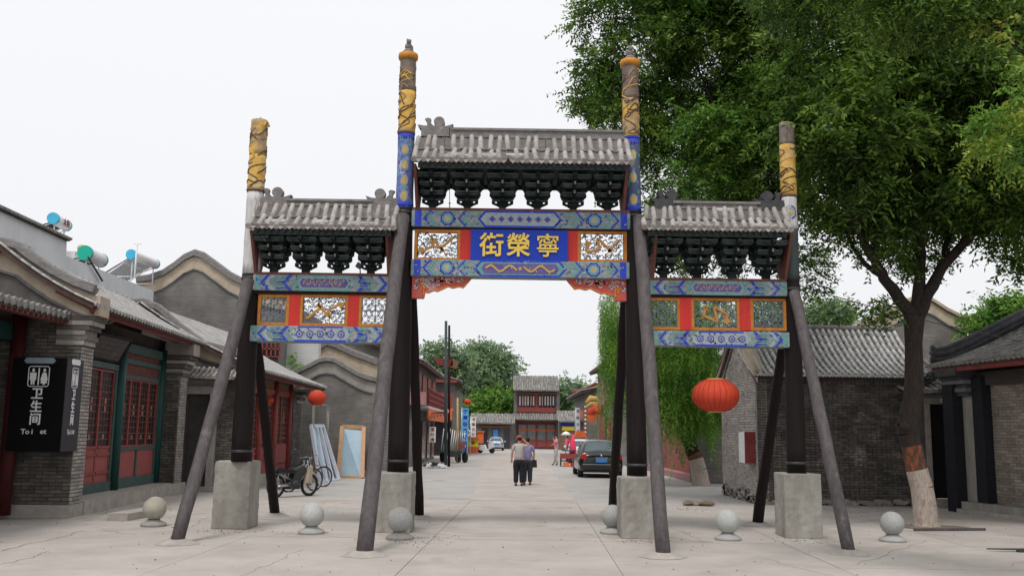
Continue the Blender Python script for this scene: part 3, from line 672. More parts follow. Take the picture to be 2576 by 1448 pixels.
# panels -------------------------------------------------------------
def frame_panel(px0,py0,px1,py1,style,seed):
    """timber frame with open carved fretwork"""
    x0,x1,z0,z1=rect(px0,py0,px1,py1,YF+.06); Y=YF+.06; t=.055
    f=MB(); f.b2(x0,x0+t,Y,Y+.1,z0,z1); f.b2(x1-t,x1,Y,Y+.1,z0,z1); f.b2(x0+t,x1-t,Y+.002,Y+.098,z0,z0+t); f.b2(x0+t,x1-t,Y+.002,Y+.098,z1-t,z1)
    f.b2(x0+t,x0+t+.012,Y+.03,Y+.06,z0+t,z1-t,1); f.b2(x1-t-.012,x1-t,Y+.03,Y+.06,z0+t,z1-t,1)
    o=f.build('fretwork_panel',['frame_orange','fret_blue'],arch); W_=x1-x0-2*t; Hh=z1-z0-2*t; rn=random.Random(seed); c=MB(); O=(x0+t,Y+.05,z0+t); N=(0,-1,0)
    if style=='cloud':
        nx=max(5,int(W_/.085)); nz=max(4,int(Hh/.08))
        for i in range(nx+1):
            for j in range(nz+1):
                cx=(i+rn.uniform(.1,.9))*W_/(nx+1); cz=(j+rn.uniform(.1,.9))*Hh/(nz+1); a=rn.uniform(-.5,.5); s=rn.choice((-1,1)); l=rn.uniform(.07,.13); pts=[]
                for k in range(9):
                    u=k/8-.5; xx=u*l; zz=s*.03*sin(u*6.3); pts.append((min(W_-.004,max(.004,cx+xx*cos(a)-zz*sin(a))),min(Hh-.004,max(.004,cz+xx*sin(a)+zz*cos(a)))))
                c.ribbon(pts,rn.uniform(.011,.019),O,X_,Z_,N,.02,0)
                if rn.random()<.5:
                    r=rn.uniform(.014,.024); c.ribbon([(min(W_,max(0,cx+cos(2*pi*k/8)*r)),min(Hh,max(0,cz+sin(2*pi*k/8)*r))) for k in range(8)],.008,O,X_,Z_,N,.02,0)
        pts=[]; fl=rn.choice((-1,1)); n=30
        for k in range(n+1):
            u=k/n; pts.append((W_*(.5+fl*(-.34+.68*u)+.085*sin(u*17+seed)),Hh*(.5+.24*sin(u*11+seed)+.07*sin(u*23+seed))))
        c.ribbon(pts,.045,(O[0],O[1]-.006,O[2]),X_,Z_,N,.035,1)
        hx,hz=pts[-1]; c.prism([(hx+cos(2*pi*k/9)*.055*(1+.3*(k%2)),hz+sin(2*pi*k/9)*.05*(1+.3*(k%2))) for k in range(9)],(O[0],O[1]-.005,O[2]),X_,Z_,(0,-.04,0),1)
        for k in (3,7,11,15,19,23,27):
            a,b=pts[k]; s=rn.choice((-1,1)); c.ribbon([(a,b),(a+.03*s,b-.05),(a+.075*s,b-.06)],.017,(O[0],O[1]-.004,O[2]),X_,Z_,N,.03,1); c.ribbon([(a,b),(a-.02*s,b+.05)],.012,(O[0],O[1]-.004,O[2]),X_,Z_,N,.03,1)
    else:
        r=Hh/4.6; nx=int(W_/r)+2
        for i in range(-1,nx+1):
            for j in range(-1,6):
                cx=W_/2+(i-nx/2+.5*(j%2))*r*1.15; cz=Hh/2+(j-2.5)*r; pts=[(cx+cos(2*pi*k/14)*r*.72,cz+sin(2*pi*k/14)*r*.72) for k in range(15)]
                run=[]
                for q in pts+[(1e9,0)]:
                    if 0.002<q[0]<W_-.002 and .002<q[1]<Hh-.002: run.append(q)
                    else:
                        if len(run)>1: c.ribbon(run,.011,O,X_,Z_,N,.02,0)
                        run=[]
        for rr in (.34,.2):
            c.ribbon([(W_/2+cos(2*pi*k/16)*Hh*rr,Hh/2+sin(2*pi*k/16)*Hh*rr) for k in range(17)],.012,(O[0],O[1]-.003,O[2]),X_,Z_,N,.02,0)
        c.ribbon([(W_/2,.0),(W_/2,Hh)],.010,O,X_,Z_,N,.02,0); c.ribbon([(0,Hh/2),(W_,Hh/2)],.010,O,X_,Z_,N,.02,0)
    c.build('carving',['fret_blue','fret_gold'],o)
def red_panel(px0,py0,px1,py1):
    x0,x1,z0,z1=rect(px0,py0,px1,py1,YF+.05); MB().b2(x0,x1,YF+.05,YF+.17,z0,z1).build('red_panel','panel_red',arch)
frame_panel(1042,577,1158,655,'cloud',1); frame_panel(1453,580,1577,660,'cloud',2); red_panel(1158,577,1184,656); red_panel(1429,579,1453,658)
frame_panel(648,740,727,818,'lattice',3); red_panel(727,740,754,820); frame_panel(754,740,875,820,'cloud',4); red_panel(875,741,902,821); frame_panel(902,741,985,821,'lattice',5)
frame_panel(1626,748,1711,829,'lattice',6); red_panel(1711,748,1739,830); frame_panel(1739,749,1861,831,'cloud',7); red_panel(1861,749,1888,831); frame_panel(1888,749,1978,831,'lattice',8)
for (a,b,y0,y1) in ((1036,1585,572,577),(636,990,732,740),(1626,1981,742,748)):
    x0,x1,z0,z1=rect(a,y0,b,y1,YF+.02); MB().b2(x0,x1,YF+.03,YF+.25,z0,z1).build('recessed_rail','wood_dark',arch)
# name board
x0,x1,z0,z1=rect(1184,578,1429,656,YF+.0); nb=MB().b2(x0,x1,YF+.0,YF+.14,z0,z1).build('name_board','plaque_blue',arch)
txt=MB(); hc=(z1-z0)
for ch,px in (('街',1236),('榮',1304),('寧',1378)):
    p=P(px,617,YF-.001); text_mb(txt,ch,(p.x,YF-.002,(z0+z1)/2+.005),X_,Z_,(0,-1,0),.47,.03,sx=.98,bold=(.006 if ch=='寧' else .016))
txt.build('lettering','gilt',nb)
# corner brackets under the middle beam
def queti(px_in, px_out, py, sgn):
    a=P(px_in,py,YC).x; b=P(px_out,py,YC).x; zt=bM2[2]-.002; w=abs(b-a); poly=[(0,0),(w,0),(w*.93,-.085),(w*.86,-.165),(w*.78,-.15),(w*.68,-.175),(w*.6,-.15),(w*.5,-.20),(w*.42,-.235),(w*.36,-.22),(w*.27,-.26),(w*.22,-.25),(w*.2,-.35),(0,-.35)]
    o=MB().prism([(x*sgn,y*1.15) for x,y in poly],(a,YC-.07,zt),X_,Z_,(0,.14,0)).build('corner_bracket','bracket_red',arch); d=MB(); rn=random.Random(9)
    for q in range(40):
        cx=rn.uniform(.04,.85)*w; cz=-rn.uniform(.03,.13)-(.1 if cx<w*.35 else 0)*rn.random(); r=rn.uniform(.02,.045); n=9; ph=rn.uniform(0,6)
        r*=1.3; d.ribbon([((cx+cos(ph+2*pi*k/n*.8)*r*(1-.5*k/n))*sgn,cz+sin(ph+2*pi*k/n*.8)*r*(1-.5*k/n)) for k in range(n)],.021,(a,YC-.07,zt),X_,Z_,(0,-1,0),.014,(0,0,1,0,2)[q%5])
    d.ribbon([(x*sgn,y*1.15) for x,y in poly[2:13]],.018,(a,YC-.07,zt),X_,Z_,(0,-1,0),.018,2); d.ribbon([(w*.2*sgn,0),(w*.2*sgn,-.38)],.02,(a,YC-.07,zt),X_,Z_,(0,-1,0),.018,2)
    d.build('scroll_carving',['bracket_pale','bracket_red','ring_orange'],o)
queti(1038,1187,700,1); queti(1578,1424,705,-1)
# bracket clusters ---------------------------------------------------
def arm_poly(w,h):   # half moon ended arm, centred
    return [(-w/2,h*.35),(-w/2,h),(w/2,h),(w/2,h*.35),(w/2-h*.45,0),(-w/2+h*.45,0)]
def cluster_proto(H,spacing):
    root=MB(); root.box((0,0,H*.06),(.13,.16,H*.12)); root.box((0,0,H*.145),(.17,.2,H*.05),0,None,1.25); root.box((0,0,H*.5),(.10,.10,H*.85)); meshes=[('core',root.mesh('bracket_cluster','dou'),V((0,0,0)))]
    out=[]
    tiers=4; z=H*.17; th=H*.2
    for t in range(tiers):
        w=(.40,.50,.58,spacing*.93)[t]; zz=z+t*th; ah=th*.62
        for k in range(0,t+1):
            for sg in ((0,) if k==0 else (-1,1)):
                y=sg*k*.16; ww=w*(1-.10*k) if t<3 else spacing*.93
                a=MB()
                if t==0:
                    a.prism([(-.09,0),(-.11,ah*.5),(-.09,ah),(.09,ah),(.11,ah*.5),(.09,0)],(0,y-.04,zz),X_,Z_,(0,.08,0))
                    for q in (-1,1):
                        a.prism([(q*x_,z_) for x_,z_ in [(.08,ah*.72),(.08,ah*1.0),(ww/2+.005,ah*1.0),(ww/2+.005,ah*.2),(ww/2-.05,-.01),(.1,-.03),(.09,ah*.15),(ww/2-.06,ah*.22),(ww/2-.05,ah*.72)][::q]],(0,y-.04,zz),X_,Z_,(0,.08,0))
                else: a.prism(arm_poly(ww,ah),(0,y-.04,zz),X_,Z_,(0,.08,0))
                a.b2(-ww/2+.005,ww/2-.005,y-.043,y+.043,zz+ah-.022,zz+ah-.002,1)
                out.append(('bracket_arm',a.mesh('bracket_arm',['dou_mid' if (k==t and t in(1,2,3)) else 'dou','dou_edge']),V((0,0,0))))
        f=MB(); ly=.16*(t+1)+.05; f.prism([(-ly,ah*.25),(-ly,ah*.8),(ly,ah*.8),(ly,ah*.25),(ly-.08,0),(-ly+.08,0)],(-.035,0,zz+.004),Y_,Z_,(.07,0,0)); 
        out.append(('cross_arm',f.mesh('cross_arm',['dou','dou_edge']),V((0,0,0))))
        b=MB()
        for x in (-w/2+.05,0,w/2-.05):
            for k in range(0,t+1):
                for sg in ((0,) if k==0 else (-1,1)): b.box((x*(1-.1*k) if t<3 else x,sg*k*.16,zz+ah+th*.19),(.075,.09,th*.32),0,None,1.2)
        (b.box((random.uniform(-.004,.004),-ly-.01,zz+ah*.5),(.032,.03,.055),2) if t in (1,2) else None)
        out.append(('bearing_block',b.mesh('bearing_block',['dou','dou_edge','tile']),V((0,0,0))))
    return meshes[0][1],out
def roof_unit(eave_px0,eave_px1,eave_y,ridge_px0,ridge_px1,ridge_y,beam_z,centres,dep,rows,seed,orn,endboards,ridgebar):
    e0=P(eave_px0,eave_y,YC-dep); e1=P(eave_px1,eave_y+(eave_px1-eave_px0)*RHO,YC-dep); r0=P(ridge_px0,ridge_y,YC-.05); r1=P(ridge_px1,ridge_y+(ridge_px1-ridge_px0)*RHO,YC-.05)
    ez=(e0.z+e1.z)/2; rz=(r0.z+r1.z)/2; e0.z=e1.z=ez; r0.z=r1.z=rz; xa,xb=e0.x,e1.x
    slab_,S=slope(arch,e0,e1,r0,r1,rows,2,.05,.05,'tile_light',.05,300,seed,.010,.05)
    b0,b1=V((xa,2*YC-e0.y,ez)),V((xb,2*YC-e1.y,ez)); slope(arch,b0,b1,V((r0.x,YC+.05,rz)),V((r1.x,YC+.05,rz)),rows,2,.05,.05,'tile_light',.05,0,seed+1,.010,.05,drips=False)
    # plaster patches and ridge
    rn=random.Random(seed); rb=MB(); x0,x1,z0,z1=rect(*ridgebar,YC-.08); rb.b2(x0,x1,YC-.09,YC+.09,rz-.05,z1-.03); rb.b2(x0+.02,x1-.02,YC-.12,YC+.12,z1-.055,z1-.01); rb.b2(x0,x1,YC-.11,YC+.11,rz-.0,rz+.035)
    rb.build('ridge_beam','ridge',arch)
    pt=MB()
    for q in range(6):
        s_=rn.uniform(.1,.9); t=rn.choice((.12,.18,.9,.2)); p=S(s_,t)+Z_*.05; w=rn.uniform(.08,.3); n=9
        y=(S(s_,t+.1)-S(s_,t)).normalized(); pt.prism([(cos(2*pi*k/n)*w*rn.uniform(.6,1.1),sin(2*pi*k/n)*.07*rn.uniform(.6,1.2)) for k in range(n)],p,X_,y,Z_*.03)
    pt.build('plaster_patch','tile_light',slab_)
    # ceiling boards + eave beam + small rafters
    mt=MB(); zz=ez-.10; mt.b2(xa+.07,xb-.07,YC-dep+.06,YC-dep+.12,zz-.02,zz+.06); mt.b2(xa+.07,xb-.07,YC+dep-.12,YC+dep-.06,zz-.02,zz+.06); mt.b2(xa+.09,xb-.09,YC-.07,YC+.07,ez-.02,rz-.12); mt.build('eave_beam','teal_dark',arch)
    cl=MB(); cl.b2(xa+.10,xb-.10,YC-dep+.12,YC+dep-.12,ez-.045,ez-.02); cl.build('soffit_board','teal_dark',arch)
    n=int((xb-xa)/.13); me=MB().box((0,0,0),(.05,.30,.05)).mesh('rafter','dou')
    for i in range(n): inst('rafter',me,slab_,(xa+.08+(xb-xa-.16)*(i+.5)/n,YC-dep+.13,ez-.055),Matrix.Rotation(.15,3,'X'))
    # bracket clusters
    H=ez-.06-beam_z-.05; core,parts=cluster_proto(H,(centres[1]-centres[0])/FPX*YC)
    for cx in centres:
        x=P(cx,eave_y+60,YC).x; c=inst('bracket_cluster',core,arch,(x,YC,beam_z+.05)); WL[c.name]=V((x,YC,beam_z+.05))
        for nm,me_,_ in parts:
            o=bpy.data.objects.new(nm,me_); COL.objects.link(o); o.parent=c
            if nm=='bearing_block': o['kind']='stuff'
    # end boards
    for px,side in endboards:
        x=P(px,eave_y+60,YC).x; o=MB().prism([(-.16,0),(-dep+.1,H+.02),(dep-.1,H+.02),(.16,0)],(x,YC,beam_z+.05),Y_,Z_,(.05*side,0,0)); o.build('end_board','rust_red',arch)
    # ridge ornaments
    for px,sg,ms in orn:
        x=P(px,ridge_y-20,YC).x; o=MB(); zb=z1-.02; s=.013*FPX/YC*.1*.9
        o.b2(x-.27,x+.27,YC-.1,YC+.1,zb-.16,zb); o.prism([(-.3,0),(-.34,.07),(-.22,.05),(.22,.05),(.34,.09),(.3,0)],(x,YC-.09,zb),X_*sg,Z_,(0,.18,0))
        o.prism([(-.16,.05),(-.17,.14),(-.21,.2),(-.14,.22),(-.09,.2),(-.1,.12),(-.05,.07)],(x,YC-.05,zb),X_*sg,Z_,(0,.1,0))
        o.prism([(cos(a)*.105+.07,sin(a)*.10+.14) for a in [2*pi*k/14 for k in range(14)]],(x,YC-.07,zb),X_*sg,Z_,(0,.14,0)); o.b2(x+sg*.07-.06,x+sg*.07+.06,YC-.08,YC+.08,zb+.03,zb+.08)
        o.build('ridge_ornament',ms,arch)
    return slab_
roof_unit(1041,1588,402,1052,1578,346,bM1[3],[1090,1177,1265,1352,1442,1528],.85,23,11,[(1096,1,'ridge')],[(1049,1),(1570,-1)],(1132,324,1572,346))
roof_unit(626,992,570,652,995,517,bL1[3],[692,772,853,935],.72,16,12,[(690,1,'ridge'),(966,-1,'ridge')],[(648,1),(985,-1)],(718,500,940,517))
roof_unit(1622,1990,574,1626,1972,524,bR1[3],[1668,1753,1840,1925],.72,16,13,[(1680,1,'ridge_dark'),(1938,-1,'ridge_dark')],[(1636,1),(1972,-1)],(1690,506,1915,524))
# hanging chains of the old bells
for px in (1131,1497):
    a=P(px,440,YC-.3); b=P(px,522,YC-.3); ch=MB(); ch.tube([a,b],.006,5); ch.ball(b+Z_*.08,.02,0,8); ch.ball(b+Z_*.02,.015,0,8); ch.build('hanging_chain','metal_dark',arch)
a=P(903,672,YC-.2); sp_=MB(); sp_.box(a+V((0,0,.03)),(.09,.12,.1),0,Matrix.Rotation(.5,3,'Y')); sp_.tube([a+V((.02,0,0)),a+V((.03,0,-.14))],.012,6); sp_.build('small_floodlight','metal_dark',arch)
# ================================================================== BOLLARDS
blab=['stone ball bollard in front of the left timber porch, weathered yellowish','pale stone ball bollard between the two left archway footings','grey stone ball bollard just in front of the inner left concrete footing','stone ball bollard half hidden behind the inner right concrete footing','white speckled stone ball bollard beneath the big red lantern','stone ball bollard beside the whitewashed tree trunk']
for i,(px,py,r) in enumerate(((386,1322,.212),(783,1341,.21),(1005,1355,.21),(1541,1341,.205),(1831,1357,.21),(2246,1361,.205))):
    b=G(px,py); t=thing('ball_bollard',b,blab[i],'bollard','stone ball bollards across the street'); f=MB(); f.lathe([(.225,0),(.232,.03),(.215,.06),(.12,.10),(.115,.12)],b,28); f.build('base','concrete' if i in(0,2) else 'granite',t)
    gm=('granite_yellow','granite_pale','granite','granite','granite_pale','granite')[i]; bo_=MB().ball(b+Z_*(.105+r),r,0,40).build('ball',gm,t); bd_=bo_.modifiers.new('pits','DISPLACE'); bd_.texture=CLOUD; bd_.strength=.016; bd_.texture_coords='GLOBAL'; f.v=f.v
# ================================================================== BIG LANTERN
def lantern(px,py,Y,rx,rz,label,ribs=24,top=None,group=None,n_open=.3):
    c=P(px,py,Y); t=thing('red_lantern',c-Z_*rz,label,'lantern',group); prof=[]; n=14
    mb=MB()
    vs=[]; k=ribs*2
    for i in range(n+1):
        a=-pi/2+pi*i/n; a=max(min(a,1.2),-1.2) if 0<i<n else a
        rr=cos(-1.22+2.44*i/n)**.95; zz=sin(-1.22+2.44*i/n)/sin(1.22)
        for j in range(k):
            q=1.0 if j%2 else .955; vs.append(c+V((cos(2*pi*j/k)*rx*rr*q,sin(2*pi*j/k)*rx*rr*q,zz*rz)))
    mb.add(vs,[(i*k+j,i*k+(j+1)%k,(i+1)*k+(j+1)%k,(i+1)*k+j) for i in range(n) for j in range(k)],0,True); mb.build('lantern_skin','lantern',t); rbm=MB()
    for j in range(0,k,2): rbm.tube([c+V((cos(2*pi*j/k)*rx*1.0*cos(-1.22+2.44*i/n)**.95,sin(2*pi*j/k)*rx*cos(-1.22+2.44*i/n)**.95,sin(-1.22+2.44*i/n)/sin(1.22)*rz)) for i in range(n+1)],.0035,4,0,False)
    tag(rbm.build('lantern_ribs','lantern_rib',t),kind='stuff')
    r=rx*cos(1.22)**.95; cp=MB(); 
    for s in (-1,1): cp.lathe([(r*1.02,-.012),(r*1.05,0),(r*1.02,.012)],c+Z_*rz*s,20)
    cp.add([c+Z_*rz*s*.99+V((cos(2*pi*j/16)*r,sin(2*pi*j/16)*r,0)) for s in (-1,) for j in range(16)],[tuple(range(16))]); cp.build('lantern_rim','paint_gold',t)
    if top: MB().tube([c+Z_*rz,top],.006,5).build('hanging_wire','metal_dark',t)
    return t
x=P(1800,994,YC+.12); lantern(1800,994,YC+.12,.435,.30,'big round red cloth lantern hanging beneath the right side beam',top=V((x.x,YC+.12,bR2[2]-.005)))
# ================================================================== BUILDING HELPERS
def gable(parent, O, U, prof, zbase, wallm, band_h=.35, bandm='plaster_beige', thick=.3, proud=.035, rake=.10, rakem='ridge', u0=None, u1=None, name='gable_wall'):
    """end wall under a curved rake; prof = (u,z) from left to right"""
    O=V(O); U=V(U).normalized(); N=U.cross(Z_)
    a=prof[0][0] if u0 is None else u0; b=prof[-1][0] if u1 is None else u1
    pts=[p for p in prof if a<=p[0]<=b]
    def zi(u):
        for (x0,z0),(x1,z1) in zip(prof,prof[1:]):
            if x0<=u<=x1: return lin(z0,z1,(u-x0)/(x1-x0))
        return prof[-1][1]
    if pts[0][0]>a: pts=[(a,zi(a))]+pts
    if pts[-1][0]<b: pts=pts+[(b,zi(b))]
    w=MB(); w.prism([(a,zbase)]+[(u,z-.06) for u,z in pts]+[(b,zbase)],O,U,Z_,-N*thick); wo=w.build(name,wallm,parent)
    bd=MB(); n=len(prof)
    for i in range(n-1):
        (x0,z0),(x1,z1)=prof[i],prof[i+1]; bd.prism([(x0,z0-.05),(x1,z1-.05),(x1,z1-band_h),(x0,z0-band_h)],O+N*.001,U,Z_,N*proud)
    bd.build('gable_band',bandm,parent)
    tr=MB(); tr.ribbon([(u,z-band_h) for u,z in prof],.05,O,U,Z_,N,proud+.03); tr.ribbon([(u,z-.05) for u,z in prof],.05,O,U,Z_,N,proud+.05)
    tr.build('gable_moulding','tile_dark' if rakem!='ridge_dark' else 'ridge_dark',parent)
    tp=MB(); tp.ribbon([(u,z+rake*.3) for u,z in prof],rake,O-N*.12,U,Z_,N,.28); tp.tube([O+U*u+Z_*(z+rake*.8)+N*.02 for u,z in prof],rake*.45,8); tp.build('rake_tiles',rakem,parent)
    return wo,zi
def lattice(parent, O, U, w, z0, z1, leaves=2, name='lattice_window', low=None, cols=4, rows=12, fr='lattice_red', lt='lattice_highlight', glass='black_pane', bw=.009):
    """leaves of red fretwork over dark glass; optional solid lower panels up to z=low"""
    O=V(O); U=V(U).normalized(); N=U.cross(Z_); lw=w/leaves; R=Matrix((U,-N,Z_)).transposed()
    for k in range(leaves):
        a=k*lw; f=MB(); t=.045
        def bb(u0,u1,za,zb,d0,d1,m=0,mb=f): mb.box(O+U*((u0+u1)/2)+Z_*((za+zb)/2)+N*((d0+d1)/2),(u1-u0,d1-d0,zb-za),m,R)
        bb(a+.004,a+t,z0,z1,0,.045); bb(a+lw-t,a+lw-.004,z0,z1,0,.045); bb(a+t,a+lw-t,z1-t,z1,.002,.043); bb(a+t,a+lw-t,z0,z0+t,.002,.043)
        gz=z0+t
        if low:
            bb(a+t,a+lw-t,low-.05,low,.002,.068); bb(a+t,a+lw-t,low-.22,low-.17,.002,.068); bb(a+t,a+lw-t,z0+.2,z0+.25,.002,.068); gz=low
        o=f.build('door_leaf' if low else name,fr,parent)
        if low:
            p=MB(); bb(a+t,a+lw-t,z0+t,low-.02,.012,.03,0,p); p.build('door_panel','door_red',o)
        g_=MB(); bb(a+t-.01,a+lw-t+.01,gz,z1-t+.01,.004,.010,0,g_); g_.build('glass_pane',glass,o)
        l=MB(); W2=lw-2*t; H2=z1-t-gz
        for i in range(1,cols): u=a+t+W2*i/cols; bb(u-bw/2,u+bw/2,gz,z1-t,.012,.017,0,l)
        for j in range(1,rows): z=gz+H2*j/rows; bb(a+t,a+lw-t,z-bw/2,z+bw/2,.013,.02,0,l)
        for z in (gz+H2*.12,gz+H2*.5,gz+H2*.6):
            l.prism([(cos(2*pi*q/8)*W2*.13*(1 if q%2 else .5),sin(2*pi*q/8)*W2*.13*(1 if q%2 else .5)) for q in range(8)],O+U*(a+lw/2)+Z_*z+N*.014,U,Z_,N*.008)
        l.build('lattice',lt,o)
def plinth(parent,pts,z0,z1,m='cement',name='plinth'):
    b=MB(); b.prism([(p[0],p[1]) for p in pts],(0,0,z0),X_,Y_,(0,0,z1-z0)); return b.build(name,m,parent)
# ================================================================== LEFT ROW
LO=V((-8.7,19.3,0)); LD=V((-.058,1,0)).normalized(); LN=V((1,.058,0)).normalized()
def Lp(s,n,z): return LO+LD*s+LN*n+Z_*z
RL=Matrix((LD,-LN,Z_)).transposed()      # local x along the street, y into the building
l1=thing('brick_shop_house',Lp(0,-3,0),'grey brick house with red lattice doors, green posts and toilet sign on its pier','house')
def lb(mb,s0,s1,n0,n1,z0,z1,m=0): mb.box(Lp((s0+s1)/2,(n0+n1)/2,(z0+z1)/2),(abs(s1-s0),abs(n1-n0),abs(z1-z0)),m,RL); return mb
prof=[(-3.6,4.45),(-3.0,4.85),(-2.5,5.18),(-2.0,5.42),(-1.7,5.45),(-1.4,5.36),(-1.1,5.14),(-.65,4.86),(-.2,4.64),(.2,4.50)]
gw,zi=gable(l1,Lp(0,0,0),LN,prof,0,'mortar',.56,thick=.5,u0=-3.3,u1=0,rake=.12,name='gable_wall')
bricks(gw,Lp(-.002,-2.1,.25),LN,2.1,3.75,'brick',n_ind=300,inside=lambda u,z:z+.25<zi(u-2.1)-.60,order=lambda c:-c[0]+abs(c[1]-1)*.3,seed=1)
pr=MB(); lb(pr,.022,.62,-.40,-.022,.0,4.0); pw=pr.build('corner_pier','mortar',l1); bricks(pw,Lp(0,-.003,.25),LD,.62,3.15,'brick_pale',n_ind=300,seed=2)  # street face in paler brick: its lighter, lit side is put into the colour
st=MB(); lb(st,-.03,.68,-2.3,.03,0,.25); st.build('plinth_stone','cement',l1)
cb=MB()
for i,(z,o) in enumerate(((3.42,.05),(3.52,.10),(3.62,.06),(3.72,.14),(3.82,.20),(3.92,.24))): lb(cb,-.03-.01*i,.60+.01*i,-.5,o,z,z+.095,i%2)
cb.build('stepped_corbel',['brick_pale','brick'],l1)
lb(MB(),-.05,.5,-.35,.32,4.02,4.42).build('corbel_head','plaster_beige',l1)
fp=MB(); lb(fp,7.3,7.95,-.62,-.05,.0,3.55); f2=fp.build('far_pier','mortar',l1)
bricks(f2,Lp(7.27,-.62,.2),LN,.57,3.3,'brick',n_ind=150,seed=3); bricks(f2,Lp(7.3,-.045,.2),LD,.65,3.3,'brick_pale',n_ind=100,seed=4)  # dark brick towards the camera, pale towards the street: lit side painted by colour
cb=MB()
for i,(z,o) in enumerate(((3.1,.02),(3.2,.06),(3.3,.04),(3.42,.12),(3.54,.18),(3.66,.24))): lb(cb,7.25-.01*i,7.97,-.62,o-.03,z,z+.095,i%2)
lb(cb,7.25,7.9,-.5,.28,3.78,4.1,0); cb.build('stepped_corbel',['brick_pale','brick'],l1)
E0,E1=Lp(-.25,.30,4.22),Lp(8.35,.34,4.20); 
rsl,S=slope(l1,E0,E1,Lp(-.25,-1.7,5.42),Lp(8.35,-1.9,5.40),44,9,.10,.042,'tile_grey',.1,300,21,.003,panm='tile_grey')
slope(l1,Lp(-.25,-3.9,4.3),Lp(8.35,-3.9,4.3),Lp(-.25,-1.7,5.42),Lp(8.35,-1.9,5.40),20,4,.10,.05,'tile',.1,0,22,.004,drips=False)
rafters(rsl,S,52,.38,.12,.055)
lb(MB(),-.2,8.3,.17,.21,4.045,4.115).build('red_fascia','red_fascia',l1)
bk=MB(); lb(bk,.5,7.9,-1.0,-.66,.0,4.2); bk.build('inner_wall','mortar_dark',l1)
fl=MB(); lb(fl,.6,7.4,-.95,-.1,.0,.30); lb(fl,.68,8.1,-.12,.06,0,.28,1); fl.build('stone_sill',['cement','cement'],l1)
# green posts and frames
def rod(s,n,r,z0,z1,m,parent): MB().tube([Lp(s,n,z0),Lp(s,n,z1)],r,14).build('post',m,parent)
rod(3.92,-.52,.13,.30,3.9,'green_post',l1); rod(7.2,-.55,.13,.3,3.9,'green_post',l1); rod(.85,-.55,.13,.3,3.9,'green_post',l1)
fr=MB()
lb(fr,.95,3.8,-.62,-.52,3.12,3.26); lb(fr,4.05,7.1,-.62,-.52,3.35,3.47); lb(fr,.95,7.1,-.63,-.50,3.62,3.84); lb(fr,4.05,7.1,-.62,-.53,2.98,3.08)
lb(fr,4.05,4.14,-.62,-.53,.45,3.35); lb(fr,7.0,7.1,-.62,-.53,.45,3.35); lb(fr,4.14,7.0,-.62,-.53,1.22,1.30); lb(fr,5.52,5.62,-.62,-.53,.55,1.22); lb(fr,4.05,7.1,-.62,-.52,.30,.55)
lb(fr,.95,3.8,-.62,-.52,.30,.52); lb(fr,3.66,3.78,-.62,-.53,.52,3.12); lb(fr,.95,1.05,-.62,-.53,.52,3.12)
fr.build('green_frame','green_frame',l1)
pn=MB(); lb(pn,4.14,5.52,-.60,-.565,.55,1.22); lb(pn,5.62,7.0,-.60,-.565,.55,1.22); pn.build('red_panel','door_red',l1)
pn=MB(); lb(pn,4.14,7.0,-.60,-.57,3.08,3.35); lb(pn,.95,7.1,-.60,-.57,3.47,3.62); pn.build('transom_board','rafter',l1)
lattice(l1,Lp(1.05,-.60,0),LD,2.6,.52,3.1,3,low=1.35,cols=4,rows=11)
lattice(l1,Lp(4.14,-.60,0),LD,2.86,1.30,2.98,4,cols=3,rows=11)
# tilted board over the doors
aw=MB(); 
p00,p10,p11,p01=P(252,838,21.1),P(331,857,22.6),P(298,911,22.9),P(216,896,21.4)
for i in range(5):
    a,b=lin(p00,p01,i/5),lin(p10,p11,i/5); c,d=lin(p10,p11,(i+.94)/5),lin(p00,p01,(i+.94)/5); aw.add([a,b,c,d]+[q+V((-.04,.0,.05)) for q in (a,b,c,d)],[(0,1,2,3),(4,7,6,5),(0,4,5,1),(2,6,7,3),(1,5,6,2),(3,7,4,0)])
o=aw.build('tilted_board','wood_grey',l1); rmb=MB(); rmb.beam(p00,p10,.05,.05); rmb.beam(p01,p11,.05,.05); rmb.beam(p00,p01,.05,.05); rmb.beam(p10,p11,.05,.05); rmb.build('board_rim','wood_dark',o)
# step stone
sp_=MB(); a=G(255,1303); sp_.box(a+V((.55,.25,.07)),(1.3,.42,.14),0,Matrix.Rotation(1.45,3,'Z')); tag(sp_.build('step_stone','cement'),'rough low stone step in front of the green timber sill','step')
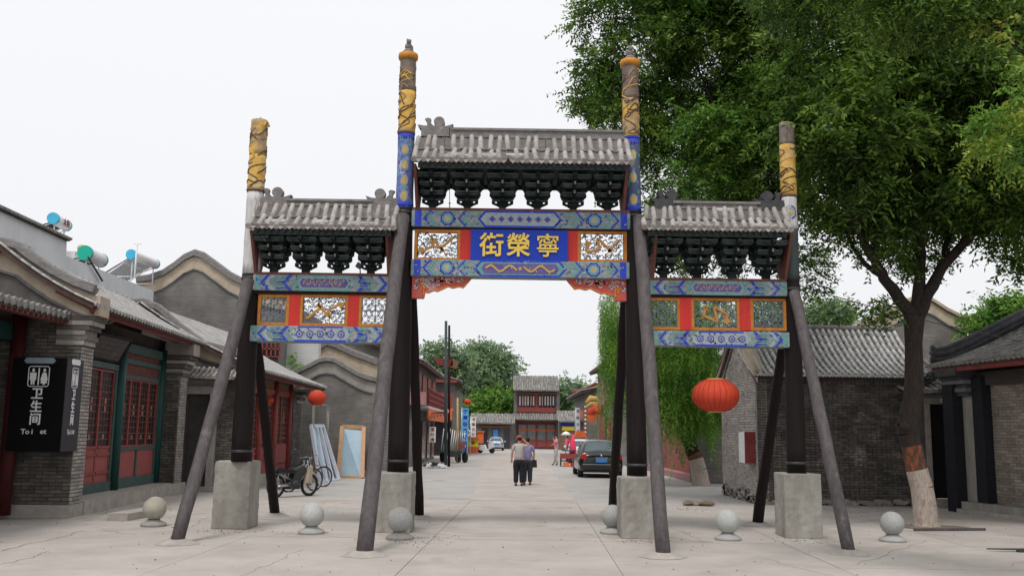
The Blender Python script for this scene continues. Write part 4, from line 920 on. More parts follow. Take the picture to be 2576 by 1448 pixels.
# the toilet sign ----------------------------------------------------
sg=MB(); zt,zb=P(160,900,18.6).z,P(160,1136,18.6).z; x0=P(24,1010,18.55).x; x1=P(160,1010,18.55).x; depth=.72
sign=MB().b2(x0,x1,18.55,18.55+depth,zb,zt).build('toilet_sign','sign_black'); tag(sign,'black toilet light box sign with white figures hung on the brick corner','sign')
sd_=MB().b2(x1+.001,x1+.012,18.56,18.54+depth,zb+.01,zt-.01).build('side_panel','sign_side',sign)
def sign_face(O,U,N,w,m_arrow,sx):
    t=MB(); c=V(O); hgt=zt-zb
    def poly(pts,mt,d=.006,off=.001): t.prism([(x*sx,y) for x,y in pts],c+N*off,U,Z_,N*d,mt)
    ya=hgt*.478
    poly([(-.31,ya-.02),(-.26,ya+.035),(.26,ya+.035),(.31,ya-.02),(.26,ya-.075),(-.26,ya-.075)],1 if m_arrow=='sign_white' else 2)
    y0,y1=hgt*.19,hgt*.405; w2=.20
    t.ribbon([(q[0]*sx,q[1]) for q in [(-w2,y0+.03),(-w2+.03,y0),(w2-.03,y0),(w2,y0+.03),(w2,y1-.03),(w2-.03,y1),(-w2+.03,y1),(-w2,y1-.03),(-w2,y0+.03)]],.014,c+N*.001,U,Z_,N,.006,1)
    poly([(-.012,y0+.03),(.012,y0+.03),(.012,y1-.03),(-.012,y1-.03)],1)
    ym=(y0+y1)/2
    for sg_,cx in ((0,-.108),(1,.108)):
        poly0=poly
        def poly(pts,mt,cx=cx,p0=poly0): p0([(cx+(x-cx)*.72,y) for x,y in pts],mt)
        poly([(cx+cos(2*pi*k/12)*.035,y1-.075+sin(2*pi*k/12)*.035) for k in range(12)],1)
        if sg_==0: poly([(cx-.085,y1-.12),(cx+.085,y1-.12),(cx+.085,ym-.07),(cx+.055,ym-.07),(cx+.05,y0+.035),(cx+.008,y0+.035),(cx+.006,ym-.09),(cx-.006,ym-.09),(cx-.008,y0+.035),(cx-.05,y0+.035),(cx-.055,ym-.07),(cx-.085,ym-.07)],1)
        else: poly([(cx-.05,y1-.12),(cx+.05,y1-.12),(cx+.1,ym-.07),(cx+.07,ym-.07),(cx+.09,ym-.13),(cx+.035,ym-.13),(cx+.033,y0+.035),(cx-.033,y0+.035),(cx-.035,ym-.13),(cx-.09,ym-.13),(cx-.07,ym-.07),(cx-.1,ym-.07)],1)
        poly=poly0
    for ch,yy in (('卫',.115),('生',-.02),('间',-.155)): text_mb(t,ch,c+Z_*hgt*yy+N*.001,U,Z_,N,.235,.006,1,sx=sx,bold=.022)
    text_mb(t,'To',c+Z_*-hgt*.29+U*(-.17*sx)+N*.001,U,Z_,N,.135,.006,1,sx=sx*1.1,bold=.012)
    text_mb(t,'i',c+Z_*-hgt*.29+U*(-.035*sx)+N*.001,U,Z_,N,.135,.006,1,sx=sx*1.1,bold=.012)
    text_mb(t,'et',c+Z_*-hgt*.29+U*(.18*sx)+N*.001,U,Z_,N,.135,.006,1,sx=sx*1.1,bold=.012)
    if m_arrow=='sign_white': text_mb(t,'l',c+Z_*-hgt*.29+U*(.07*sx)+N*.001,U,Z_,N,.135,.006,1,sx=sx*1.1,bold=.012)
    return t
t=sign_face(((x0+x1)/2,18.55,(zt+zb)/2),X_,V((0,-1,0)),x1-x0,'sign_bluegrey',1.0); t.build('lettering',['sign_white','sign_white','sign_bluegrey'],sign)
t=sign_face((x1+.012,18.55+depth*.52,(zt+zb)/2),Y_,X_,depth,'sign_white',.62); t.build('lettering',['sign_white','sign_white','sign_bluegrey'],sign)
# L0: porch in front -------------------------------------------------
l0=thing('porch_house',(-10.5,16,0),'tiled porch at the left edge with dark red timber column and deep shade','house')
E0,E1=Lp(-7.5,-.25,3.88),Lp(-.06,-.25,3.98)
rs0,S=slope(l0,E0,E1,Lp(-7.5,-2.6,4.25),Lp(-.06,-2.4,4.42),30,6,.04,.07,'tile',.1,200,31,.006)
rafters(rs0,S,34,.3,.13,.06); lb(MB(),-7.4,-.08,-.40,-.36,3.80,3.88).build('fascia','rafter',l0)
MB().tube([P(6,1292,18.95)+V((0,0,-.02)),P(6,1292,18.95)*1+V((-.0,0,3.9))],.14,18).build('column','column_red',l0)
lb(MB(),-7.4,-.08,-1.5,-1.2,3.45,3.78).build('tie_beam','green_post',l0)
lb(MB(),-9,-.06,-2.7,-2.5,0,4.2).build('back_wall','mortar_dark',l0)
# doorway wall between the houses ------------------------------------
l5=thing('long_lattice_house',(-9,32,0),'second grey brick house further down with a beige gable band and red lattice windows','house')
YG=28.3
def px5(x,y): p=P(x,y,YG); return (p.x,p.z)
prof=[(-12.9,4.6),(-12.2,5.1),(-11.5,5.40),(-11.0,5.45),(-10.5,5.25),(-9.9,4.75),px5(513,868),px5(566,883),px5(625,900)]
gw,zi=gable(l5,(0,YG,0),X_,prof,0,'mortar',.42,u0=-11,u1=-7.95,thick=.3,rake=.13)
bricks(gw,(-9.0,YG-.002,.1),X_,1.05,3.5,'brick',n_ind=200,inside=lambda u,z:z+.1<zi(u-9.0)-.5,seed=5)
dr=MB(); a=P(470,1222,YG-.25).x; b=P(516,1222,YG-.25).x; zt=P(490,990,YG-.25).z; dw=thing('alley_doorway',(a,YG-.3,0),'small dark doorway with a grey stone lintel and little tiled hood beyond the first house','doorway')
MB().b2(a-.12,b,YG-.12,YG-.02,.0,zt).build('dark_door','mortar_dark',dw)
f=MB(); f.b2(b,b+.16,YG-.3,YG-.02,0,zt+.2); f.b2(a-.3,b,YG-.3,YG-.02,zt,zt+.22); f.build('door_frame','cement',dw)
MB().b2(a-.4,b+.35,YG-.2,YG-.02,zt+.22,P(500,925,YG-.3).z).build('lintel_wall','brick_pale',dw)
zz=P(500,948,YG-.7).z; slope(dw,(a-.35,YG-.75,zz),(b+.75,YG-.75,zz-.03),(a-.35,YG-.05,zz+.3),(b+.75,YG-.05,zz+.27),11,3,.03,.05,'tile_light',.07,60,33,.008)
MB().b2(a-.4,b+.5,YG-.5,YG-.02,0,.12).build('door_step','cement',dw)
E0=V((-7.32,28.0,3.50)); E1=V((-6.99,36.4,3.36))
rs5,S=slope(l5,E0,E1,(-11.0,28.0,5.42),(-10.95,36.4,5.42),42,12,.16,.042,'tile_grey',.1,300,41,.003,panm='tile_grey')
slope(l5,(-14.6,28.0,3.6),(-14.6,36.4,3.6),(-11.0,28.0,5.42),(-10.95,36.4,5.42),20,6,.16,.05,'tile',.1,0,42,.004,drips=False)
rafters(rs5,S,46,.2,.12,.055); MB().beam(E0+V((-.14,.1,-.13)),E1+V((-.14,-.1,-.13)),.04,.07).build('red_fascia','red_fascia',l5)
FX=-7.95
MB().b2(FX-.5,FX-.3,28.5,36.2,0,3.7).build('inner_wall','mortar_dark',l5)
f=MB(); f.b2(FX-.2,FX-.05,28.6,36.1,.0,.35); f.build('stone_sill','cement',l5)
for yy in (28.75,30.6,32.6,34.75): MB().tube([(FX-.02,yy,.3),(FX-.02,yy,3.5)],.10,12).build('post','lattice_red',l5)
f=MB(); f.b2(FX-.1,FX-.02,28.8,34.8,2.95,3.1); f.b2(FX-.1,FX-.02,28.8,34.8,3.35,3.55,1); f.b2(FX-.08,FX-.05,28.8,34.8,.35,.62,0); f.build('window_rail',['lattice_red','green_frame'],l5)
MB().b2(FX-.09,FX-.06,28.8,34.8,3.1,3.35).build('transom_board','brown',l5)
lattice(l5,(FX-.1,28.85,0),Y_,1.65,.6,2.95,2,low=1.2,cols=4,rows=10,bw=.02); lattice(l5,(FX-.1,30.72,0),Y_,1.75,.6,2.95,2,low=1.2,cols=4,rows=10,bw=.02); lattice(l5,(FX-.1,32.72,0),Y_,1.9,1.25,2.95,2,cols=5,rows=9,bw=.022)
MB().b2(FX-.09,FX-.05,32.72,34.65,.6,1.25).build('red_panel','door_red',l5)
e=MB(); e.b2(FX-.3,FX+.05,34.9,36.25,0,3.15); ep=e.build('end_pier','mortar',l5); bricks(ep,(FX-.3,34.87,.05),X_,.35,3.0,'brick',n_ind=80,seed=6); bricks(ep,(FX+.055,34.9,.05),Y_,1.35,3.0,'brick',n_ind=200,seed=7)
cb=MB()
for i,(z,o) in enumerate(((2.75,.08),(2.85,.16),(2.95,.28),(3.05,.4),(3.15,.55))): cb.b2(FX-.3,FX+.05+o,35.3-.02*i,36.3,z,z+.095,i%2)
cb.build('stepped_corbel',['brick_pale','brick'],l5)
# grey rendered wall with tiled coping, and the flat roof behind ------
gwl=thing('rendered_wall',(-15,27,0),'tall pale grey rendered wall with a dark tiled coping rising behind the first house','wall')
XW=-14.0
a=P(0,530,1); pts=[(PXY:=None)] if False else None
def PX(px,py,X):
    d=ray(px,py); t=X/d.x; return V((X,d.y*t,CH+d.z*t))
q=[PX(-90,490,XW),PX(168,607,XW),PX(178,648,XW),PX(300,697,XW-.0),PX(350,714,XW)]
w=MB(); w.prism([(q[0].y,0),(q[0].y,q[0].z),(q[1].y,q[1].z),(q[1].y+.05,q[2].z),(q[4].y+1.5,q[4].z-.05),(q[4].y+1.5,0)],(XW,0,0),Y_,Z_,(-.35,0,0)); w.build('wall_face','plaster_grey',gwl)
cp=MB(); n=52; cpo=cp.beam(q[0]+V((-.17,0,.04)),q[1]+V((-.17,0,.04)),.55,.08).build('coping','ridge_dark',gwl)
me=MB().tube([(0,0,0),(.30,0,-.06)],.045,8).mesh('coping_tile','tile')
for i in range(n): p=lin(q[0],q[1],(i+.5)/n); inst('coping_tile',me,cpo,p+V((-.12,0,.12)))
pp_=MB(); pp_.tube([PX(213,645,XW)+V((.1,0,0)),PX(250,706,XW)+V((.1,0,0))],.035,6); pp_.build('drain_pipe','metal_dark',gwl)
vb=MB(); p=PX(70,642,XW); vb.box(p+V((.08,0,0)),(.1,.28,.5)); vb.box(p+V((.08,-.35,.12)),(.1,.1,.3),0); vb.build('wall_vent','plaster_white',gwl)
flat=MB(); flat.b2(-24,XW-.35,q[2].y-6,q[4].y+3,0,q[2].z-.35); tag(flat.build('back_block','plaster_grey'),'flat roofed rendered block behind the grey wall carrying the solar heaters','building')
# solar water heaters -------------------------------------------------
def heater(px,py,Y,endc,label,R_=.25,Lg=1.5,ang=.75,txt=False,zroof=None):
    c=P(px,py,Y); d=V((cos(ang),sin(ang),0)); zr=zroof; t=thing('solar_heater',V((c.x,c.y,zr)),label,'water heater','solar water heaters on the flat roof')
    tk=MB().lathe([(R_*.96,0),(R_,.03),(R_,Lg-.03),(R_*.96,Lg)],c,20,0,True,d).build('tank','tank_white',t)
    MB().lathe([(R_*1.04,-.05),(R_*1.06,-.02),(R_*1.06,.07)],c,20,0,True,d).build('end_cap',endc,t); MB().lathe([(R_*1.04,Lg-.06),(R_*1.06,Lg),(R_*1.04,Lg+.03)],c,20,0,True,d).build('end_cap',endc if txt is not True else 'tank_white',t)
    side=V((-d.y,d.x,0)); side=-side if side.x>0 else side; leg=MB()
    for k in (.15,Lg-.15):
        b=c+d*k; leg.tube([b+Z_*-R_,V((b.x,b.y,zr))],.025,6); f_=b-side*-1.25; f_=V((b.x+side.x*1.3,b.y+side.y*1.3,zr)); leg.tube([b-Z_*R_*.7+side*R_*.6,f_],.025,6); leg.tube([V((b.x,b.y,zr+.1)),f_+Z_*.1],.02,6)
    a_,b_=c+d*.15-Z_*R_,c+d*(Lg-.15); leg.tube([V((a_.x,a_.y,zr+.1)),V((b_.x,b_.y,c.z-R_))],.02,6); leg.build('frame','white_paint',t)
    for i in range(12):
        b=c+d*lin(.15,Lg-.15,i/11); o=MB().tube([b-Z_*R_*.6+side*R_*.7,V((b.x+side.x*1.3,b.y+side.y*1.3,zr+.12))],.028,6).build('glass_tube','dark_glass',t)
    if txt:
        m=MB(); U=d; N=V((d.y,-d.x,0)); 
        for i,ch in enumerate(('太','阳')): text_mb(m,ch,c+d*(Lg*.45+i*.3)+N*(R_+.0),U,Z_,N,.28,.012,0)
        m.build('lettering','red_fascia',tk)
    return t
heater(134,549,31.5,'cyan','solar heater with blue end cap and red characters on its tank, highest on the roof',.19,1.2,1.66,txt='x',zroof=P(134,600,31.5).z)
heater(214,636,31.0,'green_tank','solar heater with green end cap and plain white tank, between the two blue ones',.24,1.4,1.62,zroof=P(214,672,31).z)
heater(330,640,37.5,'cyan','solar heater with blue end cap and long tube rack beside a thin mast',.2,2.2,1.5,zroof=P(330,700,37.5).z)
m_=MB(); a=P(345,612,37); m_.tube([a,V((a.x,a.y,P(345,700,37).z))],.035,6); m_.beam(a+V((-.12,0,-.02)),a+V((.18,0,-.02)),.03,.03); tag(m_.build('roof_mast','white_paint'),'thin white mast standing beside the farthest solar heater','mast')
ytk=MB(); p=P(205,625,32.5); ytk.ball(p,.14,0,12); ytk.box(p+V((-.3,0,-.35)),(.3,.3,.45),1); tag(ytk.build('roof_vent',['paint_gold','tank_white']),'small yellow capped vent beside the green solar heater','vent')
# L3: big brick gable ---------------------------------------------------
l3=thing('gabled_hall',(-12.5,40,0),'tall brick hall with a curved beige edged gable behind the left row','house')
def pr3(pts,Y): return [(P(x,y,Y).x,P(x,y,Y).z) for x,y in pts]
pf=pr3([(345,708),(375,704),(410,692),(440,672),(465,652),(490,641),(512,648),(545,672),(580,698),(620,718),(670,733),(725,748)],40)
gable(l3,(0,40,0),X_,pf,0,'far_brick_x',.62,'plaster_beige',thick=9,rake=.2,u0=pf[0][0]+.35,u1=pf[-1][0]-.3)
wn=MB(); x0,x1,z0,z1=rect(662,858,706,897,39.95); wn.b2(x0,x1,39.88,39.99,z0,z1,1)
for i in range(5): x=lin(x0,x1,i/4); wn.b2(x-.03,x+.03,39.82,39.9,z0,z1,0)
for z in (z0,z1,(z0+z1)/2): wn.b2(x0,x1,39.82,39.9,z-.03,z+.03,0)
wn.build('window',['lattice_red','dark_glass'],l3)
bw_=MB(); x0,x1,z0,z1=rect(690,858,800,960,41.5); bw_.b2(x0-1,x1,41.5,42,0,z1); tag(bw_.build('back_wall','plaster_white'),'whitewashed wall glimpsed above the second house roof','wall')
# L6: gable at the end of the left row ----------------------------------
l6=thing('end_gable_house',(-7,38,0),'brick house end with curved plastered gable, window frames leaning against it','house')
pf=pr3([(700,968),(730,945),(750,936),(780,922),(805,909),(823,906),(842,909),(870,925),(900,943),(925,953),(948,958)],38)
gable(l6,(0,38,0),X_,pf,0,'far_brick_x',.50,'concrete',thick=6,rake=.13,u0=pf[0][0]+.3,u1=pf[-1][0]-.15)
MB().b2(-8.8,P(950,1190,38).x+.05,37.9,38.05,0,.25).build('plinth','cement',l6)
l6b=thing('gabled_roof_house',(-8,44,0),'ochre plastered gable with double ridge mouldings just behind the end house','house')
pf=pr3([(690,940),(726,922),(770,895),(823,866),(850,874),(890,893),(931,908),(950,915)],44)
gable(l6b,(0,44,0),X_,pf,0,'far_brick_x',.75,'plaster_beige',thick=5,rake=.2)
l6c=thing('gabled_roof_house',(-6,50,0),'pale plastered gable peeking over the ochre one near the inner left post','house')
pf=pr3([(880,925),(905,905),(935,882),(960,871),(985,880),(1020,905)],50)
gable(l6c,(0,50,0),X_,pf,0,'far_brick_x',.7,'plaster_beige',thick=5,rake=.2)
def bush(name,label,cat,c,r,n,m='leaf_fresh',size=.12): pass
# pale posts with the small lantern, leaning frames ---------------------
pg=G(781,1212); pp_=MB(); zt=P(781,1015,pg.y).z; pp_.tube([pg,V((pg.x,pg.y,zt-.08)),V((pg.x+.08,pg.y,zt))],.05,10); p2=G(818,1205); pp_.tube([V((p2.x,p2.y,1.3)),V((p2.x,p2.y,zt-.05))],.05,10); pp_.beam(V((pg.x+.05,pg.y,zt)),V((p2.x,p2.y,zt)),.05,.05)
tag(pp_.build('pipe_frame','concrete'),'pale bent pipe frame standing under the small red lantern','post')
lantern(798,1000,31.5,.30,.235,'small red lantern hanging from the far corner of the lattice house eave',ribs=18,top=P(798,962,31.5))
lantern(676,1006,31.5,.17,.13,'dim red lantern glimpsed inside the shaded porch behind the inner brace',ribs=14)
def leaning(x_bl,y_bl,x_br,x_tl,x_tr,y_t,mname,nm,label,hollow=True,dep=.06):
    a=G(x_bl,y_bl); b=G(x_br,y_bl+2); c=P(x_tl,y_t,a.y+.45); d=P(x_tr,y_t,b.y+.45); return a,b,c,d
def frame_obj(a,b,c,d,t,mf,mg,label,name='window_frame',cat='window frame',bars=(),group=None):
    """leaning frame between bottom a,b and top c,d"""
    m=MB(); m.beam(a,c,t,t*1.0); m.beam(b,d,t,t*1.0); m.beam(a,b,t,t); m.beam(c,d,t,t)
    for k in bars: m.beam(lin(a,c,k),lin(b,d,k),t*.8,t*.8)
    o=m.build(name,mf); tag(o,label,cat,group)
    if mg:
        u=(b-a).normalized()*t*.4; g_=MB(); n=(b-a).cross(c-a).normalized()*.01; g_.add([a+u,b-u,d-u,c+u]+[q+n for q in (a+u,b-u,d-u,c+u)],[(0,1,2,3),(7,6,5,4),(0,4,5,1),(1,5,6,2),(2,6,7,3),(3,7,4,0)]); g_.build('glass_pane',mg,o)
    return o
a,b=G(851,1200),G(911,1202); Yb=a.y+.5; frame_obj(a,b,P(861,1072,Yb),P(915,1074,Yb),.15,'pine','pane_blue','pine framed window with blue glass leaning on the brick gable')
a,b=G(862,1194),G(921,1194); Yb=a.y+.5; frame_obj(a+V((0,.15,0)),b+V((0,.15,0)),P(870,1039,Yb),P(920,1041,Yb),.12,'pine','white_paint','second pine frame with white backing behind the blue glass one',bars=(.8,.9))
for i,(xb,xt,lab) in enumerate(((806,783,'pale blue white plastic frame leaning nearest the pipe post'),(822,792,'white plastic frame in the middle of the leaning stack'),(838,801,'outermost white plastic frame of the leaning stack'))):
    a=G(xb,1213-i*2); b=a+V((.12,.55,0)); c=P(xt,1070,a.y+.1); d=c+V((.06,.5,0)); frame_obj(a,b,c,d,.11,'white_blue','pane_blue' if i==0 else None,lab,bars=(),group='white plastic window frames leaning together')
# ================================================================== RIGHT ROW
r1=thing('brick_side_house',(9,28,0),'dark brick house with grey barrel tiled roof, its pale brick gable facing the street','house')
CX,CY=6.64,25.95
def U1(u): return V((CX,CY,0))+V((1,.05,0)).normalized()*u
UF=V((1,.05,0)).normalized()
prof=[(-4.35,3.45),(-3.6,3.85),(-2.9,4.35),(-2.3,4.72),(-2.0,4.80),(-1.7,4.72),(-1.1,4.35),(-.4,3.85),(.28,3.45)]     # u runs toward the camera
gw,zi=gable(r1,(CX,CY,0),(0,-1,0),prof,0,'mortar_pale',.26,'plaster_beige',thick=.3,u0=-4.15,u1=0,rake=.10,rakem='plaster_beige')
bricks(gw,(CX-.002,CY+4.15,.35),(0,-1,0),4.15,4.4,'brick_gable',n_ind=300,inside=lambda u,z:z+.35<zi(u-4.15)-.28,order=lambda c:-c[0],seed=11)
pb=MB(); rn=random.Random(4)
for k in range(60):
    y=rn.uniform(CY,CY+4.1); h=rn.uniform(.05,.3); pb.box((CX-.03,y,h),(.12,rn.uniform(.15,.3),rn.uniform(.06,.12)))
for k in range(60):
    y=rn.uniform(0,5); pb.box(U1(y)+V((0,-.03,rn.uniform(.02,.12))),(rn.uniform(.15,.3),.1,rn.uniform(.06,.1)),0)
tag(pb.build('base_stone','brick_pale',r1),kind='stuff')
fw=MB(); R1=Matrix((UF,UF.cross(Z_)*-1,Z_)).transposed(); fw.box(U1(2.45)+V((0,.17,1.75)),(4.88,.3,3.5),0,R1); fwo=fw.build('front_wall','mortar_dark',r1)
bricks(fwo,U1(.02),UF,4.86,3.42,'brick',n_ind=300,order=lambda c:c[0]*.2+abs(c[1]-1.6),seed=12)
E0,E1=V((6.52,25.62,3.42)),V((11.35,25.85,3.44))
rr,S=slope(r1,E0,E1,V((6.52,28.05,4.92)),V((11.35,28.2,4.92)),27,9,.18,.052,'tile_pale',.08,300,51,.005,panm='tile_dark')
slope(r1,V((6.52,30.5,3.42)),V((11.35,30.6,3.44)),V((6.52,28.05,4.92)),V((11.35,28.2,4.92)),27,5,.12,.085,'tile',.08,0,52,.006,drips=False)
ec=MB(); ec.box(U1(2.4)+V((0,-.06,3.40)),(4.8,.14,.14),0,R1); ec.build('eave_course','ridge_dark',r1)
MB().tube([(6.5,28.1,4.98),(11.35,28.2,4.98)],.09,10).build('ridge_roll','tile',r1)
# red and white box on the gable
bx_=MB(); za,zb=P(1890,1164,26).z,P(1890,1086,26).z; bo=bx_.b2(CX-.30,CX-.02,26.05,26.75,za,zb); o=bx_.build('wall_box','white_paint'); tag(o,'red and white metal box fixed on the pale brick gable','box'); MB().b2(CX-.31,CX-.02,26.0,26.05,za-.01,zb+.01).build('red_front','red_fascia',o)
# doorway wing -----------------------------------------------------------
r2=thing('gateway_wing',(11.6,26,0),'low tiled doorway between the brick house and the right hand porch','doorway')
xa,xb=11.0,12.2; YD=25.9
x0=P(2341,1100,YD).x; x1=P(2403,1100,YD).x; zt=P(2370,1016,YD).z; zb=.22
f=MB(); f.b2(x0-.55,x0,YD,YD+.25,0,3.0,0); f.b2(x1,x1+.3,YD,YD+.25,0,3.0,0); f.b2(x0,x1,YD,YD+.25,zt,3.0,0); f.build('front_wall','mortar',r2)
f=MB(); f.b2(x0-.14,x0,YD-.05,YD+.2,zb,zt+.16); f.b2(x1,x1+.12,YD-.05,YD+.2,zb,zt+.16); f.b2(x0,x1,YD-.05,YD+.2,zt,zt+.16); f.build('stone_frame','cement',r2)
MB().b2(x0,x1,YD+.12,YD+.18,zb,zt).build('door','trousers_black',r2); MB().b2(x1-.16,x1-.1,YD+.06,YD+.12,zb,zt).build('door_edge','brown',r2)
MB().b2(x0-.6,x1+.5,YD-.45,YD+.0,0,.22).build('door_step','cement',r2)
f=MB(); f.b2(x0-.55,x1+.3,YD-.12,YD-.003,zt+.16,zt+.26); f.b2(x0-.55,x1+.3,YD-.16,YD-.003,zt+.28,zt+.40); f.build('cornice','brick_pale',r2)
nb_=MB(); p=P(2369,1006,YD-.08); nb_.b2(p.x-.04,p.x+.04,YD-.08,YD-.05,p.z-.06,p.z+.06); nb_.build('number_plate','sign_white',r2)
slope(r2,(x0-.7,YD-.55,3.0),(x1+.55,YD-.55,3.05),(x0-.7,YD+1.6,3.75),(x1+.55,YD+1.6,4.1),10,7,.14,.06,'tile',.08,120,53,.006)
rk=MB(); pts=[P(x,y,25.9) for x,y in ((2322,950),(2345,940),(2372,923),(2396,903),(2412,890))]
rk.tube(pts,.09,8); rk.tube([p-Z_*.15 for p in pts],.06,8); rk.build('curved_ridge','ridge_dark',r2)
# right hand porch house ---------------------------------------------------
r3=thing('right_porch_house',(12.5,22,0),'dark tiled house at the right edge with black corner posts and brown brick wall','house')
RO=V((11.33,24.15,0)); RD=V((.16,-1,0)).normalized(); RN=V((-1,-.16,0)).normalized()    # toward camera / toward the street
def Rp(s,n,z): return RO+RD*s+RN*n+Z_*z
RR=Matrix((RD,-RN,Z_)).transposed()
def rb(mb,s0,s1,n0,n1,z0,z1,m=0): mb.box(Rp((s0+s1)/2,(n0+n1)/2,(z0+z1)/2),(abs(s1-s0),abs(n1-n0),abs(z1-z0)),m,RR); return mb
rb(MB(),-.42,0,-.18,.22,0,3.15).build('corner_post','trousers_black',r3)
rb(MB(),0.02,.42,-.40,-.04,.28,3.05).build('stone_pilaster','concrete',r3)
rb(MB(),.46,.85,-.36,-.0,.28,3.3).build('dark_post','trousers_black',r3)
w=rb(MB(),.86,9,-.55,-.25,.28,3.35).build('street_wall','mortar_pale',r3)
bricks(w,Rp(.87,-.248,.30),RD,8.1,2.95,'brick_warm',n_ind=300,order=lambda c:c[0],seed=14)
rb(MB(),.46,9,-1.2,-.26,3.25,3.75).build('wall_head','mortar_dark',r3)
rb(MB(),.05,9,-.6,.16,0,.27).build('plinth','concrete',r3); rb(MB(),.05,9,.16,.3,0,.10).build('kerb_stone','cement',r3)
cb=MB()
for i,(z,o) in enumerate(((2.85,.04),(2.95,.10),(3.05,.06),(3.15,.16),(3.25,.24))): rb(cb,-.45,.45,-.4,.05+o,z,z+.095,i%2)
cb.build('stepped_corbel',['ridge_dark','tile_dark'],r3)
rb(MB(),-.35,.5,-.4,.45,3.34,3.52).build('corbel_head','ridge_dark',r3)
rb(MB(),.0,9,-.52,-.1,3.1,3.42).build('tie_beam','mortar_dark',r3)
E0,E1=Rp(-.55,.42,3.62),Rp(8,.46,3.66)
r3s,S=slope(r3,E1,E0,Rp(8,-2.6,4.85),Rp(-.55,-2.6,4.85),46,10,.10,.05,'tile',.1,300,61,.005,panm='tile_dark')
rafters(r3s,S,52,.22,.14,.055,'red_fascia'); rb(MB(),-.4,8,.38,.42,3.44,3.54).build('red_fascia','red_fascia',r3)
rk=MB(); rp=[Rp(-.6,n,z) for n,z in ((.34,3.98),(.22,3.90),(-.1,3.96),(-.6,4.16),(-1.1,4.40),(-1.6,4.64),(-2.6,5.12))]
rk.tube([p+Z_*.16 for p in rp],.07,8); rk.tube([p+Z_*.04 for p in rp],.10,8); rk.tube([p-Z_*.10 for p in rp],.08,8); rk.tube([p-Z_*.2+RD*-.05 for p in rp],.05,8); rk.build('rake_ridge','ridge_dark',r3)
MB().tube([Rp(-.6,-2.6,4.98),Rp(8,-2.6,4.98)],.13,10).build('ridge_roll','ridge_dark',r3)
rb(MB(),-.5,9,-4.6,-4.3,0,4.2).build('back_wall','mortar',r3); rb(MB(),-.45,-.15,-4.5,-.3,0,3.5).build('end_wall','mortar',r3)
# background gable behind the tiled roof
r6=thing('far_right_gable',(17,40,0),'tall brick gable with a curved beige band rising behind the tiled roof on the right','house')
pf=pr3([(2120,840),(2150,826),(2190,812),(2240,785),(2285,757),(2318,746),(2345,757),(2380,780),(2415,797),(2449,806)],40)
gable(r6,(0,40,0),X_,pf,0,'far_brick_x',.6,'plaster_beige',thick=5,rake=.12,u0=pf[0][0]+.3,u1=pf[-1][0]-.3,rakem='plaster_beige')
# wall with red doors behind the willow, street side, and garden wall
r7=thing('red_shuttered_shop',(6.9,43,0),'row of dull red shutters under the willow branches','shop')
ya,yb=37.2,46.0; xs=7.3; 
w=MB(); w.b2(xs+.1,xs+4,ya,yb+3,0,3.0); w.build('shop_wall','far_brick_y',r7)
n=9
for i in range(n): y0=lin(ya+.25,yb,i/n); MB().b2(xs-.0,xs+.08,y0+.03,y0+(yb-ya)/n-.05,.25,2.6).build('shutter','door_red',r7)
MB().b2(xs-.35,xs+.1,ya,yb+3,0,.25).build('plinth','pink_wall',r7)
MB().b2(xs-.02,xs+.1,ya,yb,2.6,2.8).build('shutter_rail','rafter',r7)
r8=thing('garden_wall',(7,36,0),'dark brick wall behind the leaning willow trunk','wall'); w=MB(); w.b2(6.9,11,36.8,37.1,0,2.9); w.build('wall_face','far_brick_x',r8)
# taller street houses on the far right
def townhouse(name,label,x,y0,y1,w_,h,eave=.7,side=-1,roofh=1.6,rows=20):
    """brick body whose street face is the plane x; side=-1: the street lies towards -x"""
    t=thing(name,(x-side*w_/2,(y0+y1)/2,0),label,'house'); b=MB(); xo=x-side*w_; b.b2(min(x,xo),max(x,xo),y0,y1,0,h); b.build('wall','far_brick_y',t)
    e=x+side*eave; rx=x-side*w_*.5
    slope(t,(e,y0-.3,h-.1),(e,y1+.3,h-.1),(rx,y0-.3,h+roofh),(rx,y1+.3,h+roofh),rows,5,.15,.07,'tile',.16,60,int(y0),.004,drips=False)
    slope(t,(xo-side*eave,y0-.3,h-.1),(xo-side*eave,y1+.3,h-.1),(rx,y0-.3,h+roofh),(rx,y1+.3,h+roofh),rows,3,.15,.07,'tile',.16,0,int(y0)+1,.004,drips=False)
    g=MB(); g.prism([(x,h-.1),(rx,h+roofh-.1),(xo,h-.1)],(0,y0+.02,0),X_,Z_,(0,.2,0)); g.build('gable_end','far_brick_x',t); return t
r4=townhouse('tall_street_house','tall brick house whose dark eave shows just left of the willow leaves',6.0,56,66,7,6.0,.55)
r5=townhouse('low_red_eave_house','low street house with a red edged upturned eave beside the gate tower',5.75,70,86,6,4.9,.7,roofh=1.2)
a=P(1442,985,86.4); fe=MB(); fe.tube([P(1442,985,84),P(1460,984,80),P(1480,978,76),P(1498,968,72)],.22,8); fe.build('red_eave','red_fascia',r5)
d=MB(); d.b2(5.68,5.76,74,78,.2,3.0,0); d.b2(5.66,5.74,73.6,78.4,3.0,3.6,1); d.build('shop_front',['dark_glass','orange'],r5)
d=MB(); d.b2(5.9,6.02,57,58.2,.0,2.8,0); d.b2(5.9,6.02,60,64,.4,3,0); d.b2(5.9,6.02,57,65,3.6,5.2,1); d.build('timber_front',['lattice_red','pink_wall'],r4)
ga=MB(); pts=[P(x,y,68) for x,y in ((1474,1013),(1486,1002),(1500,1004),(1512,1010),(1524,1006))]; ga.tube(pts,[.1,.25,.22,.25,.15],8); ga.tube([p-Z_*.35 for p in pts],[.1,.2,.25,.2,.1],8); tag(ga.build('gilded_awning','paint_gold'),'gilded carved awning over a shop front on the right side of the street','awning')
